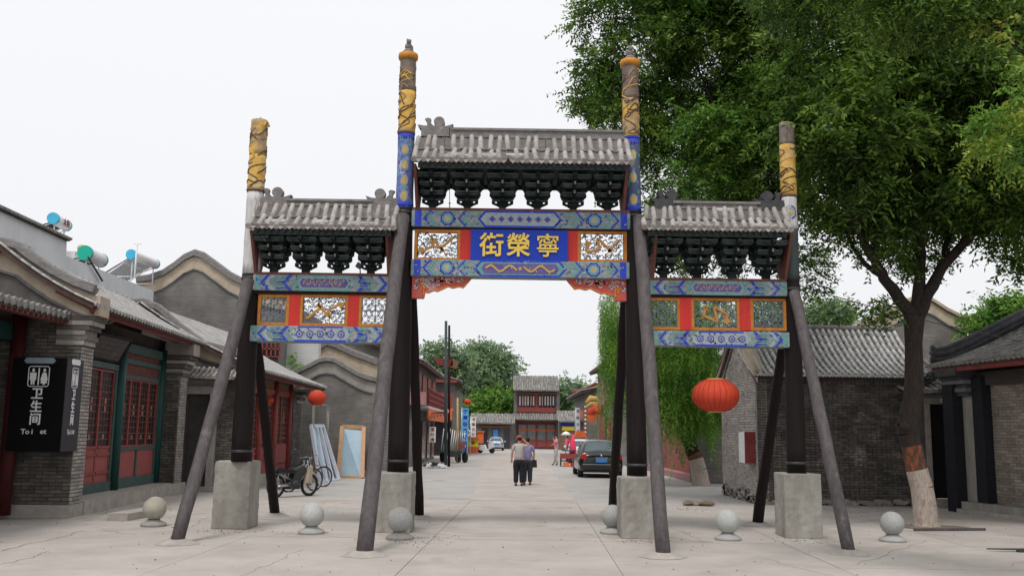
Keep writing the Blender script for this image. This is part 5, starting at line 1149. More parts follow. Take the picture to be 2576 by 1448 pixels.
lantern(1493,1036,67,.42,.34,'red lantern under the gilded awning, nearer of the far pair',ribs=14,group='lanterns along the far right shops'); lantern(1503,1030,62,.40,.32,'red lantern beside the willow leaves on the far right shops',ribs=14,group='lanterns along the far right shops')
ob=MB(); x0,x1,z0,z1=rect(1478,1043,1501,1060,66); ob.b2(x0,x1,66,66.3,z0,z1); tag(ob.build('orange_fascia','orange'),'orange sign board under the gilded awning','sign')
def banner(px0,py0,px1,py1,Y,m,tm,text,label,pole=True,size=None):
    x0,x1,z0,z1=rect(px0,py0,px1,py1,Y); b=MB(); n=8
    for i in range(n): pass
    b.b2(x0,x1,Y,Y+.03,z0,z1); o=b.build('vertical_banner',m); tag(o,label,'banner')
    if text:
        t=MB(); k=len(text); s=size or min((x1-x0)*.75,(z1-z0)/k*.85)
        for i,ch in enumerate(text): text_mb(t,ch,((x0+x1)/2,Y-.001,lin(z1,z0,(i+.5)/k)),X_,Z_,(0,-1,0),s,.01,bold=.02)
        t.build('lettering',tm,o)
    if pole: p=MB(); p.tube([(x0-.03,Y+.02,0),(x0-.03,Y+.02,z1+.05)],.03,6); p.build('banner_pole','metal',o)
    return o
banner(1448,1025,1459,1092,75,'banner_white','plaque_blue','古街文化','white vertical banner with blue characters beside the low red eaved house')
banner(1468,1017,1477,1102,70,'brown','banner_white','●●●●●●●●','brown hanging strip with a row of pale round spots',False)
banner(1162,1026,1178,1138,58,'banner_blue','plaque_blue','宁荣街古玩字画','tall sky blue banner with dark blue characters on the left pavement')
banner(1185,1048,1197,1098,70,'banner_white','red_fascia','书画古玩','narrow white vertical banner just right of the blue one')
banner(1080,1073,1096,1112,50,'banner_white','red_fascia','茶叶店','white notice board on the grey wall of the left street house',False)
# ================================================================== LEFT FAR
l7=townhouse('balcony_house','brick shop house with red balcony rails and orange fascia on the left of the street',-5.0,49,64,7,5.4,.6,side=1)
b=MB(); b.b2(-5.0,-4.2,49.5,64.5,2.95,3.08,2); b.b2(-4.25,-4.18,49.5,64.5,2.35,2.95,1); b.build('balcony_floor',['lattice_red','orange','plaster_white'],l7)
for i in range(3): MB().b2(-4.24,-4.2,49.5+i*5,49.58+i*5,3.08,4.0).build('balcony_post','lattice_red',l7)
rl=MB()
for z in (3.35,3.65,3.95): rl.b2(-4.24,-4.2,49.5,64.5,z,z+.06)
for i in range(60): y=49.5+i*.25; rl.b2(-4.235,-4.205,y,y+.04,3.1,3.95)
rl.build('balcony_rail','lattice_red',l7)
MB().b2(-5.3,-4.3,48.6,49.3,3.1,3.75).build('pink_parapet','pink_wall',l7)
for i in range(4): MB().b2(-4.98,-4.93,50.5+i*3.4,52.3+i*3.4,3.4,4.9).build('window','lattice_red',l7)
for i in range(4): MB().b2(-4.98,-4.93,51+i*3.4,52.8+i*3.4,.2,2.3).build('shop_door','dark_glass',l7)
l8=townhouse('red_trim_house','taller brick house with red balconies where the left row ends',-4.3,72,86,7,5.6,.6,side=1)
b=MB(); b.b2(-6.4,-4.25,71.3,71.9,3.3,3.5,1); b.b2(-6.4,-4.3,71.3,71.4,2.6,3.3,1); b.b2(-6.4,-4.3,71.28,71.36,3.5,4.6,0); b.b2(-6.4,-4.0,71.3,72,5.4,5.55,0); b.b2(-6.2,-4.4,71.9,72.0,.1,2.5,2); b.build('balcony_front',['lattice_red','orange','dark_glass'],l8)
def thinpole(px,y0,py1,Y,r,m,label,cat='pole',base=None):
    p=P(px,y0,Y); q=P(px-1,py1,Y); b=MB(); b.tube([V((p.x,Y,0)),V((q.x,Y,q.z))],[r*1.2,r],8); return tag(b.build('tall_pole',m),label,cat)
tp=thinpole(1123,1100,807,48,.07,'teal_dark','taller of two slim dark flagpoles rising above the left shops'); thinpole(1131,1100,818,50,.06,'wood_dark','shorter dark flagpole close beside the taller one')
thinpole(1152,1100,1000,56,.05,'paint_gold','yellow pole on the left pavement beside the blue banner')
rbx=MB(); p=P(1118,911,48.5); rbx.prism([(-.35,-.1),(.1,-.22),(.42,-.15),(.42,.1),(.1,.2),(-.6,.2)],p,X_,Z_,(0,.5,0),0); rbx.prism([(.3,-.2),(.55,-.3),(.72,.0),(.4,.22)],p,X_,Z_,(0,.6,0),1); tag(rbx.build('red_eave_board',['red_fascia','brown']),'red flared board mounted high on the flagpoles','sign')
lp=MB(); a=P(1100,1040,49); 
for i in range(6): lp.tube([a+V((.35,0,.05)),a+V((.35-.12*i,0,.15-.02*i)),a+V((.3-.16*i,0,-.1-.05*i))],.02,5)
lp.ball(P(1124,1034,48.3),.12,1,10); lp.tube([a+V((.35,0,.05)),P(1124,1040,48.5)],.03,5); tag(lp.build('bracket_lamp',['black','pink']),'dark curly bracket lamp with pink globe on the flagpoles','lamp')
rbal=MB(); p=P(1176,1010,60); rbal.ball(p,.22,0,12,(1,1,.9)); rbal.tube([p-Z_*.3,p-Z_*.9],.02,5); tag(rbal.build('red_flower_ball','lantern'),'red flower ball above the blue banner','decoration')
# rack cart -------------------------------------------------------------
c=G(1130,1163); ct=thing('cargo_tricycle',c,'loaded cargo tricycle with a rack of white tubes parked under the flagpoles','tricycle')
for (dx,dy) in ((.5,0),(.9,.1),(-.4,.2)):
    w=MB(); ctr=c+V((dx,dy,.32)); n=16
    w.tube([ctr+V((cos(2*pi*k/n)*.3*.5,sin(2*pi*k/n)*.3*.85,sin(2*pi*k/n)*0+0)) for k in range(1)]+[ctr],.01,4) if False else w.lathe([(.24,-.04),(.31,-.04),(.31,.04),(.24,.04)],ctr,16,0,True,V((.8,.5,0))); w.lathe([(.01,-.02),(.06,-.02),(.06,.02),(.01,.02)],ctr,8,0,True,V((.8,.5,0))); w.build('wheel','black_rubber',ct)
b=MB(); b.box(c+V((.1,.2,.6)),(1.3,.7,.12)); b.box(c+V((.3,.0,.5)),(.5,.5,.35)); b.tube([c+V((.9,0,.3)),c+V((1.0,0,1.05)),c+V((.85,0,1.1))],.03,6); b.box(c+V((.75,.1,.95)),(.25,.3,.4),1); b.build('frame',['metal_dark','lattice_red'],ct)
for i in range(7): MB().tube([c+V((-.5+i*.13,.2,.65)),c+V((-.38+i*.13,.3,1.95-.05*(i%3)))],.028,6).build('white_tube','banner_white',ct)
for i in range(4): MB().tube([c+V((.45+i*.12,.2,.65)),c+V((.5+i*.12,.3,1.85))],.022,6).build('grey_tube','metal',ct)
hp=G(1088,1176); rn=random.Random(8); h=MB()
for i in range(26):
    a=rn.uniform(0,6.28); d=rn.random(); p=hp+V((cos(a)*d*.75,sin(a)*d*.5,.05)); s=rn.uniform(.1,.24); h.box(p+Z_*(.16*(1-d)),(s*1.6,s,s*.7),rn.choice((0,0,1,2)),Matrix.Rotation(rn.uniform(-.6,.6),3,'Y')@Matrix.Rotation(a,3,'Z'))
tag(h.build('sack_heap',['white_paint','plaster_white','metal_dark']),'low heap of white sheets and bags on the street edge behind the inner left post','heap',kind='thing')
# kiosk, scooter, cars ---------------------------------------------------
x0,x1,z0,z1=rect(1177,1099,1203,1139,82); k=thing('snack_kiosk',((x0+x1)/2,82,0),'small yellow and red street kiosk at the end of the left pavement','kiosk')
b=MB(); b.b2(x0,x1,82,82.8,0,.65*z1*.6,0); b.build('base','orange',k); b=MB(); b.b2(x0,x1,82,82.8,z1*.40,z1*.92,0); b.ball(((x0+x1)/2,81.98,z1*.66),.14,1,10,(1,.3,1)); b.build('front_panel',['yellow','brown'],k); b=MB(); b.prism([(x0-.1,z1*.9),(x1+.1,z1*.9),(x1,z1*1.08),(x0+.1,z1*1.08)],(0,81.8,0),X_,Z_,(0,1.1,0)); b.build('canopy','orange',k)
x0,x1,z0,z1=rect(1201,1086,1216,1112,90); b=MB(); b.b2(x0,x1,90,90.5,0,z1); b.b2(x0-.1,x1+.1,89.9,90.6,z1,z1+.1); tag(b.build('orange_booth','orange'),'plain orange booth behind the yellow kiosk','booth')
def scooter(c,label,ang,m1='white_paint',s=1.0,big=True):
    t=thing('scooter',c,label,'scooter'); R=Matrix.Rotation(ang,3,'Z'); D=R@X_; S_=R@Y_
    for x in (-.55,.6): MB().lathe([(.14,-.05),(.26,-.05),(.28,0),(.26,.05),(.14,.05)],c+D*x*s+Z_*.27,16,0,True,S_).build('wheel','black_rubber',t)
    b=MB(); b.prism([(-.75,.35),(-.7,.7),(-.1,.72),(.05,.35),(.3,.32),(.5,.9),(.6,.95),(.5,.45),(.35,.22),(-.4,.22)],c-S_*.14,D*s,Z_,S_*.28,0); b.prism([(.38,.3),(.5,1.0),(.62,1.0),(.72,.45)],c-S_*.2,D*s,Z_,S_*.4,0); b.build('body',m1,t)
    MB().box(c+D*-.4*s+Z_*.77,(.6,.3,.1),0,R).build('seat','black',t); b=MB(); b.tube([c+D*.5*s+Z_*.95,c+D*.45*s+Z_*1.1],.03,6); b.tube([c+D*.42*s+S_*.3+Z_*1.1,c+D*.42*s-S_*.3+Z_*1.1],.025,6); b.build('handlebar','metal_dark',t); return t
scooter(G(1216,1139)+V((.2,0,0)),'white scooter parked beside the yellow kiosk',-.5)
scooter(G(1233,1127),'dark scooter behind the white one near the silver car',-.7,'metal_dark')
def car(c,label,L_,W_,H_,body,lights=True,face=1,plate=True,big=True):
    """rear end towards the camera at c (ground, middle of the rear bumper)"""
    t=thing('parked_car',c,label,'car')
    def loft(secs,m,name,mats,par=t):
        b=MB(); n=None; vs=[]
        for (y,w,z0,z1,rad,tw) in secs:
            pts=[(-w/2+rad*.6,z0),(w/2-rad*.6,z0),(w/2,z0+rad),(w/2,lin(z0,z1,.55)),(w/2*tw+.0,z1-rad*.7),(w/2*tw-rad*.7,z1),(-w/2*tw+rad*.7,z1),(-w/2*tw,z1-rad*.7),(-w/2,lin(z0,z1,.55)),(-w/2,z0+rad)]
            n=len(pts); vs+=[c+V((x,y*face,z)) for x,z in pts]
        fs=[(i*n+k,i*n+(k+1)%n,(i+1)*n+(k+1)%n,(i+1)*n+k) for i in range(len(secs)-1) for k in range(n)]
        fs+=[tuple(reversed(range(n))),tuple((len(secs)-1)*n+k for k in range(n))]
        if face<0: fs=[tuple(reversed(f)) for f in fs]
        b.add(vs,fs,0,True); o=b.build(name,mats,par); o.modifiers.new('smooth','SUBSURF').levels=1; o.modifiers['smooth'].render_levels=2
        return o
    zb=H_*.63
    loft([(.0,W_*.86,.30,zb*.93,.12,.92),(.05,W_*.95,.22,zb,.12,.94),(.5,W_,.2,zb*1.02,.12,.93),(L_*.5,W_,.2,zb,.1,.93),(L_*.8,W_*.98,.2,zb*.9,.12,.93),(L_*.95,W_*.92,.22,zb*.78,.14,.9),(L_,W_*.8,.3,zb*.6,.14,.9)],0,'body',body)
    cab=loft([(.16,W_*.90,zb*.9,zb*1.0,.05,.9),(.22,W_*.90,zb*.9,zb*1.04,.05,.9),(.62,W_*.88,zb*.9,H_*.97,.12,.80),(1.1,W_*.88,zb*.9,H_,.14,.79),(L_*.48,W_*.88,zb*.88,H_*.985,.14,.79),(L_*.62,W_*.88,zb*.85,zb*1.12,.08,.86),(L_*.70,W_*.88,zb*.8,zb*.92,.05,.9)],0,'cabin',body)
    g=MB(); hw=W_*.88/2
    a=[(-hw*.84,.275,zb*1.06),(hw*.84,.275,zb*1.06),(hw*.70,.555,H_*.905),(-hw*.70,.555,H_*.905)]; N=V((0,-(H_*.905-zb*1.06),.28)).normalized()*.03
    g.add([c+V((x,y*face,z))+V((0,N.y*face,N.z)) for x,y,z in a],[(0,1,2,3) if face>0 else (3,2,1,0)]); g.build('rear_window','car_glass',t)
    for s in (-1,1):
        g=MB(); a=[(.62,zb*1.03),(L_*.58,zb*1.0),(L_*.46,H_*.93),(.95,H_*.93)]; 
        vs=[c+V((s*(hw*(1.005 if z<zb*1.2 else .86)+.0),y*face,z)) for y,z in a]; g.add(vs,[(0,1,2,3)]); g.build('side_window','car_glass',t)
        w=MB()
        for y in (.85,L_-.85):
            w=MB(); w.lathe([(.19,-.11),(.31,-.11),(.33,-.08),(.33,.08),(.31,.11),(.19,.11)],c+V((s*(W_/2-.13),y*face,.33)),22,0,True,X_); wo=w.build('wheel','black_rubber',t); MB().lathe([(.01,-.07),(.19,-.07),(.2,.1),(.12,.115),(.01,.10)],c+V((s*(W_/2-.13),y*face,.33)),14,0,True,X_*s).build('rim','metal',wo)
        li=MB(); li.prism([(0,-.08),(.20,-.10),(.25,.02),(.22,.12),(.02,.10)],c+V((s*W_*.455,-.035*face if True else 0,zb*.86)),V((-s,0,0)),Z_,(0,.12*face,0)); li.build('tail_light' if lights else 'headlight','tail_red' if lights else 'glass_grey',t)
        MB().ball(c+V((s*(W_/2+.08),L_*.60*face,zb*1.04)),.09,0,10,(1,.7,.75)).build('mirror',body,t)
    if plate: MB().box(c+V((0,-.03*face,zb*.72)),(.46,.03,.15)).build('number_plate','plate_blue' if face>0 else 'plate_blue',t)
    b=MB(); b.box(c+V((0,-.005*face,.44)),(W_*.90,.12,.20),0); b.box(c+V((0,-.07*face,.545)),(W_*.84,.02,.025),1); b.box(c+V((0,.05*face,.27)),(W_*.78,.1,.10),2); b.build('bumper',[body,'chrome','black'],t)
    em=MB(); em.ball(c+V((0,-.03*face,zb*.92)),.045,0,10,(1,.3,1)); em.box(c+V((0,-.02*face,zb*.83)),(.5,.02,.025),0); em.build('emblem','chrome',t)
    return t
cc=(G(1452,1199)+G(1568,1202))/2; car(V((cc.x+.02,39.6,0)),'black estate car with blue plate parked on the right, seen from behind',4.6,1.86,1.56,'car_black')
car(V((G(1248,1132).x,94,0)),'small silver car parked facing us in front of the low shops',3.7,1.55,1.32,'car_silver',False,1)
car(V((P(1446,1150,60).x+.35,58,0)),'white car parked beyond the vendor, mostly hidden by the black car',4.2,1.7,1.45,'white_paint',True,1)
# ================================================================== GATE TOWER AND FAR BUILDINGS
YT=108.0
tw=thing('gate_tower',(P(1350,1126,YT).x,YT,0),'two storey gate tower with red doors closing off the far end of the street','tower')
def trect(x0,y0,x1,y1,d,m,name,par,dy=0,mats=None):
    a,b,z0,z1=rect(x0,y0,x1,y1,YT); return MB().b2(a,b,YT-dy,YT-dy+d,z0,z1).build(name,m,par)
trect(1293,981,1407,1127,4,'mortar',"wall",tw); trect(1292,981,1300,1125,.5,'far_brick_x','corner_pier',tw,.3); trect(1399,981,1407,1125,.5,'far_brick_x','corner_pier',tw,.3)
trect(1301,990,1398,1027,.1,'dark_glass','window_recess',tw,.1); trect(1301,1024,1398,1036,.12,'lattice_red','red_rail',tw,.2); trect(1301,986,1398,991,.12,'brown','head_beam',tw,.25); trect(1347,986,1352,1036,.14,'lattice_red','middle_post',tw,.22)
for i in range(12):
    x=lin(1308,1342,i/5) if i<6 else lin(1358,1392,(i-6)/5); trect(x-1.6,996,x+1.6,1019,.05,'plaster_white','window_bar',tw,.16)
for i in range(10): x=lin(1303,1397,i/9); trect(x-.8,990,x+.8,1025,.05,'lattice_red','window_post',tw,.2)
trect(1301,1060,1398,1126,.1,'lattice_red','door_frame',tw,.08); 
for i in range(4):
    a=lin(1304,1349,i/2) if i<2 else lin(1352,1397,(i-2)/2); trect(a+1,1067,a+20,1079,.05,'glass_grey','door_pane',tw,.12); trect(a+1,1083,a+20,1106,.05,'glass_grey','door_pane',tw,.12); trect(a+1,1108,a+20,1124,.05,'door_red','door_panel',tw,.12)
trect(1303,1079,1397,1083,.05,'orange','door_rail',tw,.15)
a,b,z0,z1=rect(1293,946,1406,982,YT-1.2); slope(tw,(a,YT-1.2,z0),(b,YT-1.2,z0),(a,YT+2.2,P(1350,946,YT+2.2).z),(b,YT+2.2,P(1350,946,YT+2.2).z),26,5,.1,.08,'tile',.12,140,71,.004,drips=False)
slope(tw,(a,YT+5.6,z0),(b,YT+5.6,z0),(a,YT+2.2,P(1350,946,YT+2.2).z),(b,YT+2.2,P(1350,946,YT+2.2).z),10,3,.1,.08,'tile',.12,0,72,.004,drips=False)
a,b,z0,z1=rect(1292,1041,1408,1056,YT-1.1); slope(tw,(a,YT-1.3,z0),(b,YT-1.3,z0),(a,YT-.0,z1+.1),(b,YT-.0,z1+.1),26,2,.02,.08,'tile',.15,60,73,.004,drips=False)
MB().b2(a,b,YT-1.0,YT-.9,z0-.22,z0-.1).build('eave_beam','brown',tw)
lw=thing('low_shop_row',(P(1240,1100,100).x,102,0),'low grey shop row with a long tiled eave left of the gate tower','shop')
def lrect(x0,y0,x1,y1,Y,d,m,name,par): a,b,z0,z1=rect(x0,y0,x1,y1,Y); return MB().b2(a,b,Y,Y+d,max(0,z0) if y1<1110 else 0,z1).build(name,m,par)
lrect(1186,1062,1293,1126,104,3,'far_brick_x','wall',lw)
for x in (1212,1240,1268): lrect(x,1075,x+14,1126,103.8,.2,'dark_glass','shop_door',lw)
lrect(1241,1080,1253,1105,103.6,.1,'plate_blue','blue_shutter',lw); lrect(1205,1070,1280,1075,103.7,.1,'brown','lintel',lw)
a,b,z0,z1=rect(1184,1047,1294,1064,103); slope(lw,(a,103,z0),(b,103,z0),(a,106,z1+.3),(b,106,z1+.3),26,4,.05,.08,'tile',.15,100,74,.004,drips=False)
rw=thing('low_shop_row',(P(1430,1100,104).x,105,0),'low shop with yellow sign board just right of the gate tower','shop')
lrect(1407,1055,1460,1126,104,3,'far_brick_x','wall',rw); lrect(1414,1072,1446,1082,103.7,.1,'yellow','sign_board',rw); lrect(1410,1062,1456,1070,103.8,.1,'plaque_blue','fascia',rw); lrect(1410,1084,1456,1126,103.8,.1,'brown','shop_front',rw)
a,b,z0,z1=rect(1406,1040,1462,1060,103); slope(rw,(a,103,z0),(b,103,z0),(a,106,z1+.3),(b,106,z1+.3),14,4,.05,.08,'rafter' if False else 'tile',.15,60,75,.004,drips=False)
# loose stones, metal sheet, tree pit, cable -----------------------------
c=G(1748,1270); b=MB(); rn=random.Random(2)
o=MB().box(c+V((.0,.1,.09)),(.55,.38,.09),0,Matrix.Rotation(.15,3,'Y')).build('broken_slab','cement'); tag(o,'pale broken stone slab lying on the paving left of the right inner post','stone')
for i,(dx,dy,s,l) in enumerate(((-.2,-.12,.16,'brown lump of rubble at the left end of the broken slab'),(.25,-.15,.2,'larger brown rubble lump under the right end of the broken slab'),(.4,.05,.13,'small rubble lump lying farthest right beside the broken slab'))):
    m=MB(); vs=[]; m.ball(c+V((dx,dy,s*.3)),s,0,8,(1,.8,.4)); m.v=[(x+rn.uniform(-.02,.02),y+rn.uniform(-.02,.02),max(0.005,z+rn.uniform(-.015,.015))) for x,y,z in m.v]; m.s=[False]*len(m.s); tag(m.build('rubble_lump','earth'),l,'stone')
c=G(2275,1268,0); o=MB(); o.box(c+V((-.02,-.1,.17)),(.5,.12,.26),0,Matrix.Rotation(.5,3,'X')@Matrix.Rotation(-.15,3,'Y')); tag(o.build('leaning_block','concrete'),'grey concrete block leaning at the foot of the dark brick wall','stone')
c=G(2525,1386); o=MB(); o.prism([(-.28,.0),(.9,.12),(.9,-.12)],c+Z_*.03,X_,Y_,(0,0,.02)); o.box(c+V((.35,-.05,.015)),(.3,.1,.03)); tag(o.build('metal_sheet','metal_dark'),'dark pointed metal sheet lying on the paving at the right edge','metal sheet')
def cable(pts,r,label):
    b=MB(); b.tube(pts,r,5,0,False); return tag(b.build('overhead_cable','black'),label,'cable')
cable([P(1990,712,YC+.1)]+[P(lin(2000,2640,i/12),lin(716,872,i/12)+10*sin(pi*i/12),lin(18,24,i/12)) for i in range(1,13)],.010,'thin black overhead cable running from the right post to the right edge')
# ================================================================== TREES
def leaves_mesh(name, mat_, C, D, k, l, w, spread=.55, droop=.25, rng=None, jitter=.3):
    """C: spray origins (n,3), D: spray directions (n,3); k leaflets along each spray, leaflet l x w"""
    rng=rng or np.random.RandomState(1); n=len(C); D=D/np.linalg.norm(D,axis=1,keepdims=True)
    t=(np.arange(k)//2+1)/(k/2+1); t=t[None,:,None]; Ls=(k/2+1)*l*spread
    up=np.array([0,0,1.0]); S=np.cross(D,up); S/=np.maximum(1e-6,np.linalg.norm(S,axis=1,keepdims=True)); 
    roll=rng.uniform(-.9,.9,n)[:,None]; Nn=np.cross(S,D); S2=S*np.cos(roll)+Nn*np.sin(roll)
    base=C[:,None,:]+D[:,None,:]*Ls*t; base[:,:,2]-=droop*Ls*t[:,:,0]**2
    side=np.where(np.arange(k)%2==0,1,-1)[None,:,None]
    ax=S2[:,None,:]*side+D[:,None,:]*.45+rng.normal(0,jitter,(n,k,3)); ax[:,:,2]-=droop*.8; ax/=np.linalg.norm(ax,axis=2,keepdims=True)
    pr=np.cross(ax,rng.normal(0,1,(n,k,3))*.6+np.array([0,0,1.0])); pr/=np.maximum(1e-6,np.linalg.norm(pr,axis=2,keepdims=True))
    ll=l*rng.uniform(.7,1.2,(n,k,1)); ww=w*rng.uniform(.8,1.2,(n,k,1))
    v=np.stack([base,base+ax*ll*.45+pr*ww*.5,base+ax*ll,base+ax*ll*.45-pr*ww*.5],axis=2).reshape(-1,3)
    return v
def mesh_quads(name,v,mats,parent,midx=None):
    me=bpy.data.meshes.new(name); nq=len(v)//4; off=np.array(WL[parent.name]); v=(v-off).astype(np.float32)
    me.vertices.add(len(v)); me.vertices.foreach_set('co',v.ravel()); me.loops.add(len(v)); me.loops.foreach_set('vertex_index',np.arange(len(v),dtype=np.int32))
    me.polygons.add(nq); me.polygons.foreach_set('loop_start',np.arange(0,len(v),4,dtype=np.int32))
    for m in mats: me.materials.append(M[m])
    if midx is not None: me.polygons.foreach_set('material_index',midx.astype(np.int32))
    me.update(calc_edges=True); o=bpy.data.objects.new(name,me); COL.objects.link(o); o.parent=parent; WL[o.name]=WL[parent.name].copy(); return o
def crown(parent, blobs, n_clump, per, sig, k, l, w, mats, seed, weights=None, clump_r=(.5,1.0), out=.8, extra=None, name='crown', droop=.25, centre=None):
    """blobs: list of (centre, (rx,ry,rz)); clumps placed inside, sprays round each clump"""
    rng=np.random.RandomState(seed); vol=np.array([b[1][0]*b[1][1]*b[1][2] for b in blobs])**.8; vol/=vol.sum(); V_=[]; 
    which=rng.choice(len(blobs),n_clump,p=vol); d=rng.normal(0,1,(n_clump,3)); d/=np.linalg.norm(d,axis=1,keepdims=True); rad=rng.uniform(.25,1,n_clump)**.45
    bc=np.array([list(b[0]) for b in blobs]); br=np.array([list(b[1]) for b in blobs]); cc=bc[which]+d*br[which]*rad[:,None]
    sg=rng.uniform(clump_r[0],clump_r[1],n_clump)*sig
    C=np.repeat(cc,per,axis=0)+rng.normal(0,1,(n_clump*per,3))*np.repeat(sg,per)[:,None]*np.array([1,1,.6])
    D=(C-np.repeat(cc,per,axis=0))*out+rng.normal(0,.35,C.shape)+np.repeat(d,per,axis=0)*.25; D[:,2]-=.08
    v=leaves_mesh(name,None,C,D,k,l,w,rng=rng,droop=droop); nq=len(v)//4
    mi=None
    if len(mats)>1:
        a=rng.rand(n_clump)<(weights or .15); mi=np.repeat(a.astype(int),per*k)
    return mesh_quads(name,v,mats,parent,mi),cc
def limb(mb,pts,r0,r1,m=0,n=12,seed=0,wob=.02):
    rn=random.Random(seed); q=[]
    pts=[V(p) for p in pts]; N_=len(pts)-1; steps=4
    for i in range(N_):
        for j in range(steps): q.append(lin(pts[i],pts[i+1],j/steps)+V((rn.uniform(-wob,wob),rn.uniform(-wob,wob),0)))
    q.append(pts[-1]); mb.tube(q,[lin(r0,r1,(i/(len(q)-1))**.8)*rn.uniform(.95,1.06) for i in range(len(q))],n,m)
# near right tree -------------------------------------------------------
c=G(2332,1326); YT1=c.y; t1=thing('street_tree',c,'big dark green tree on the right with whitewashed trunk and a red scraped patch','tree')
tm=MB()
tr=[(2332,1330,0.292,2),(2330,1312,0.249,2),(2326,1270,0.231,2),(2319,1225,0.221,2),(2312,1202,0.216,2),(2306,1180,0.212,3),(2300,1152,0.202,1),(2292,1120,0.202,0),(2285,1090,0.212,0),(2283,1072,0.226,0),(2287,1050,0.208,0),(2296,1010,0.193,0),(2300,960,0.193,0),(2299,905,0.179,0),(2298,860,0.174,0),(2299,825,0.193,0),(2300,795,0.212,0)]
seg=[]; 
for i in range(len(tr)-1):
    a,b=tr[i],tr[i+1]; pa,pb=P(a[0],a[1],YT1),P(b[0],b[1],YT1); n=4
    pa.z=max(pa.z,0 if i else -.05); m={2:1,3:2,1:2,0:0}[a[3]]
    tm.tube([lin(pa,pb,j/n) for j in range(n+1)],[lin(a[2],b[2],j/n) for j in range(n+1)],20,m,False)
kb=P(2278,1072,YT1-.16); tm.ball(kb,.12,0,12,(1,1,.8)); tm.tube([P(2276,1070,YT1),P(2268,1074,YT1-.05)],[.07,.03],8,0)
tm.build('trunk',['bark','limewash','bark_red'],t1)
lm=MB(); pt=lambda x,y,dy=0:P(x,y,YT1+dy)
limb(lm,[pt(2300,800),pt(2262,752),pt(2225,700,-.2),pt(2190,640,-.5),pt(2150,560,-1),pt(2110,470,-1.5)],.16,.05,seed=1)
limb(lm,[pt(2303,800),pt(2312,720,.2),pt(2316,640,.3),pt(2310,540,.2),pt(2300,400,.2),pt(2310,250,0)],.15,.05,seed=2)
limb(lm,[pt(2308,800),pt(2335,735,.1),pt(2370,670,.2),(pt(2425,610,.2)),pt(2480,550,0),pt(2540,470,-.3),pt(2600,380,-.6)],.15,.05,seed=3)
limb(lm,[pt(2225,700,-.2),pt(2175,665,-.2),pt(2140,610,-.2),pt(2120,560,-.2)],.07,.03,seed=4,n=8)
limb(lm,[pt(2370,670,.2),pt(2385,600,.6),pt(2400,500,1),pt(2420,380,1.5)],.08,.03,seed=5,n=8)
limb(lm,[pt(2190,640,-.5),pt(2215,560,.5),pt(2230,470,1.0),pt(2240,350,1.5)],.07,.03,seed=6,n=8)
limb(lm,[pt(2302,800),pt(2340,760,.5),pt(2390,690,1.0),pt(2470,640,1.5)],.06,.03,seed=7,n=8) if False else None
limb(lm,[pt(2310,540,.2),pt(2360,430,0),pt(2450,330,-.5),pt(2560,250,-1)],.07,.03,seed=8,n=8)
lm.build('limb','bark_dark',t1)
def bl(px,py,Y,rx,ry,rz): return (P(px,py,Y),(rx,ry,rz))
B1=[bl(2200,448,YT1-1,1.32,1.8,1.02),bl(2150,300,YT1-1.5,1.23,1.8,1.27),bl(2330,380,YT1,1.67,2.2,1.36),bl(2300,180,YT1-.5,1.94,2.4,1.36),bl(2480,330,YT1-.5,1.50,2.0,1.44),bl(2520,448,YT1+.3,1.06,1.6,0.77),bl(2380,508,YT1+.8,0.97,1.3,0.42),
    bl(2250,538,YT1+.4,0.79,1.1,0.38),bl(2120,408,YT1-1.5,0.79,1.2,0.85),bl(2080,330,YT1-1.8,0.62,1.0,0.68),bl(2450,80,YT1-1.5,1.94,2.2,1.36),bl(2200,30,YT1-1.5,2.02,2.3,1.19),bl(2570,618,YT1+.2,0.28,.6,0.27),bl(2620,398,YT1-1,1.32,2,1.70),bl(2160,538,YT1-.5,0.70,1.2,0.42),bl(2400,-120,YT1-1,2.64,3,1.36),bl(2700,200,YT1-1,1.76,2.5,2.04)]
crown(t1,B1,500,34,.26,12,.15,.055,['leaf_near','leaf_dark'],11,weights=.30)  # a share of clumps gets the lighter leaf colour to stand for lit foliage
B1c=[bl(2500,480,YT1+1.8,1.3,.8,.8),bl(2330,420,YT1+2.2,2.2,.8,1.6),bl(2480,250,YT1+2.2,2.2,.8,2.0),bl(2200,250,YT1+1.2,1.6,.8,1.6)]
crown(t1,B1c,130,34,.4,10,.15,.06,['leaf_near'],12)
# small drooping twigs below the fork
B1b=[bl(2195,775,YT1-.4,.28,.3,.12),bl(2215,800,YT1-.3,.2,.3,.08),bl(2245,655,YT1,.3,.5,.25),bl(2150,640,YT1-.4,.3,.4,.15),bl(2330,640,YT1+.6,.4,.6,.25)]
crown(t1,B1b,26,12,.14,10,.12,.045,['leaf_near'],13,name='twig_leaves')
tw_=MB(); limb(tw_,[pt(2285,790),pt(2245,800,-.2),pt(2200,790,-.4),pt(2175,770,-.5)],.03,.01,n=6); limb(tw_,[pt(2280,780),pt(2240,770,-.3),pt(2190,750,-.5)],.025,.01,n=6); tw_.build('twig','bark_dark',t1)
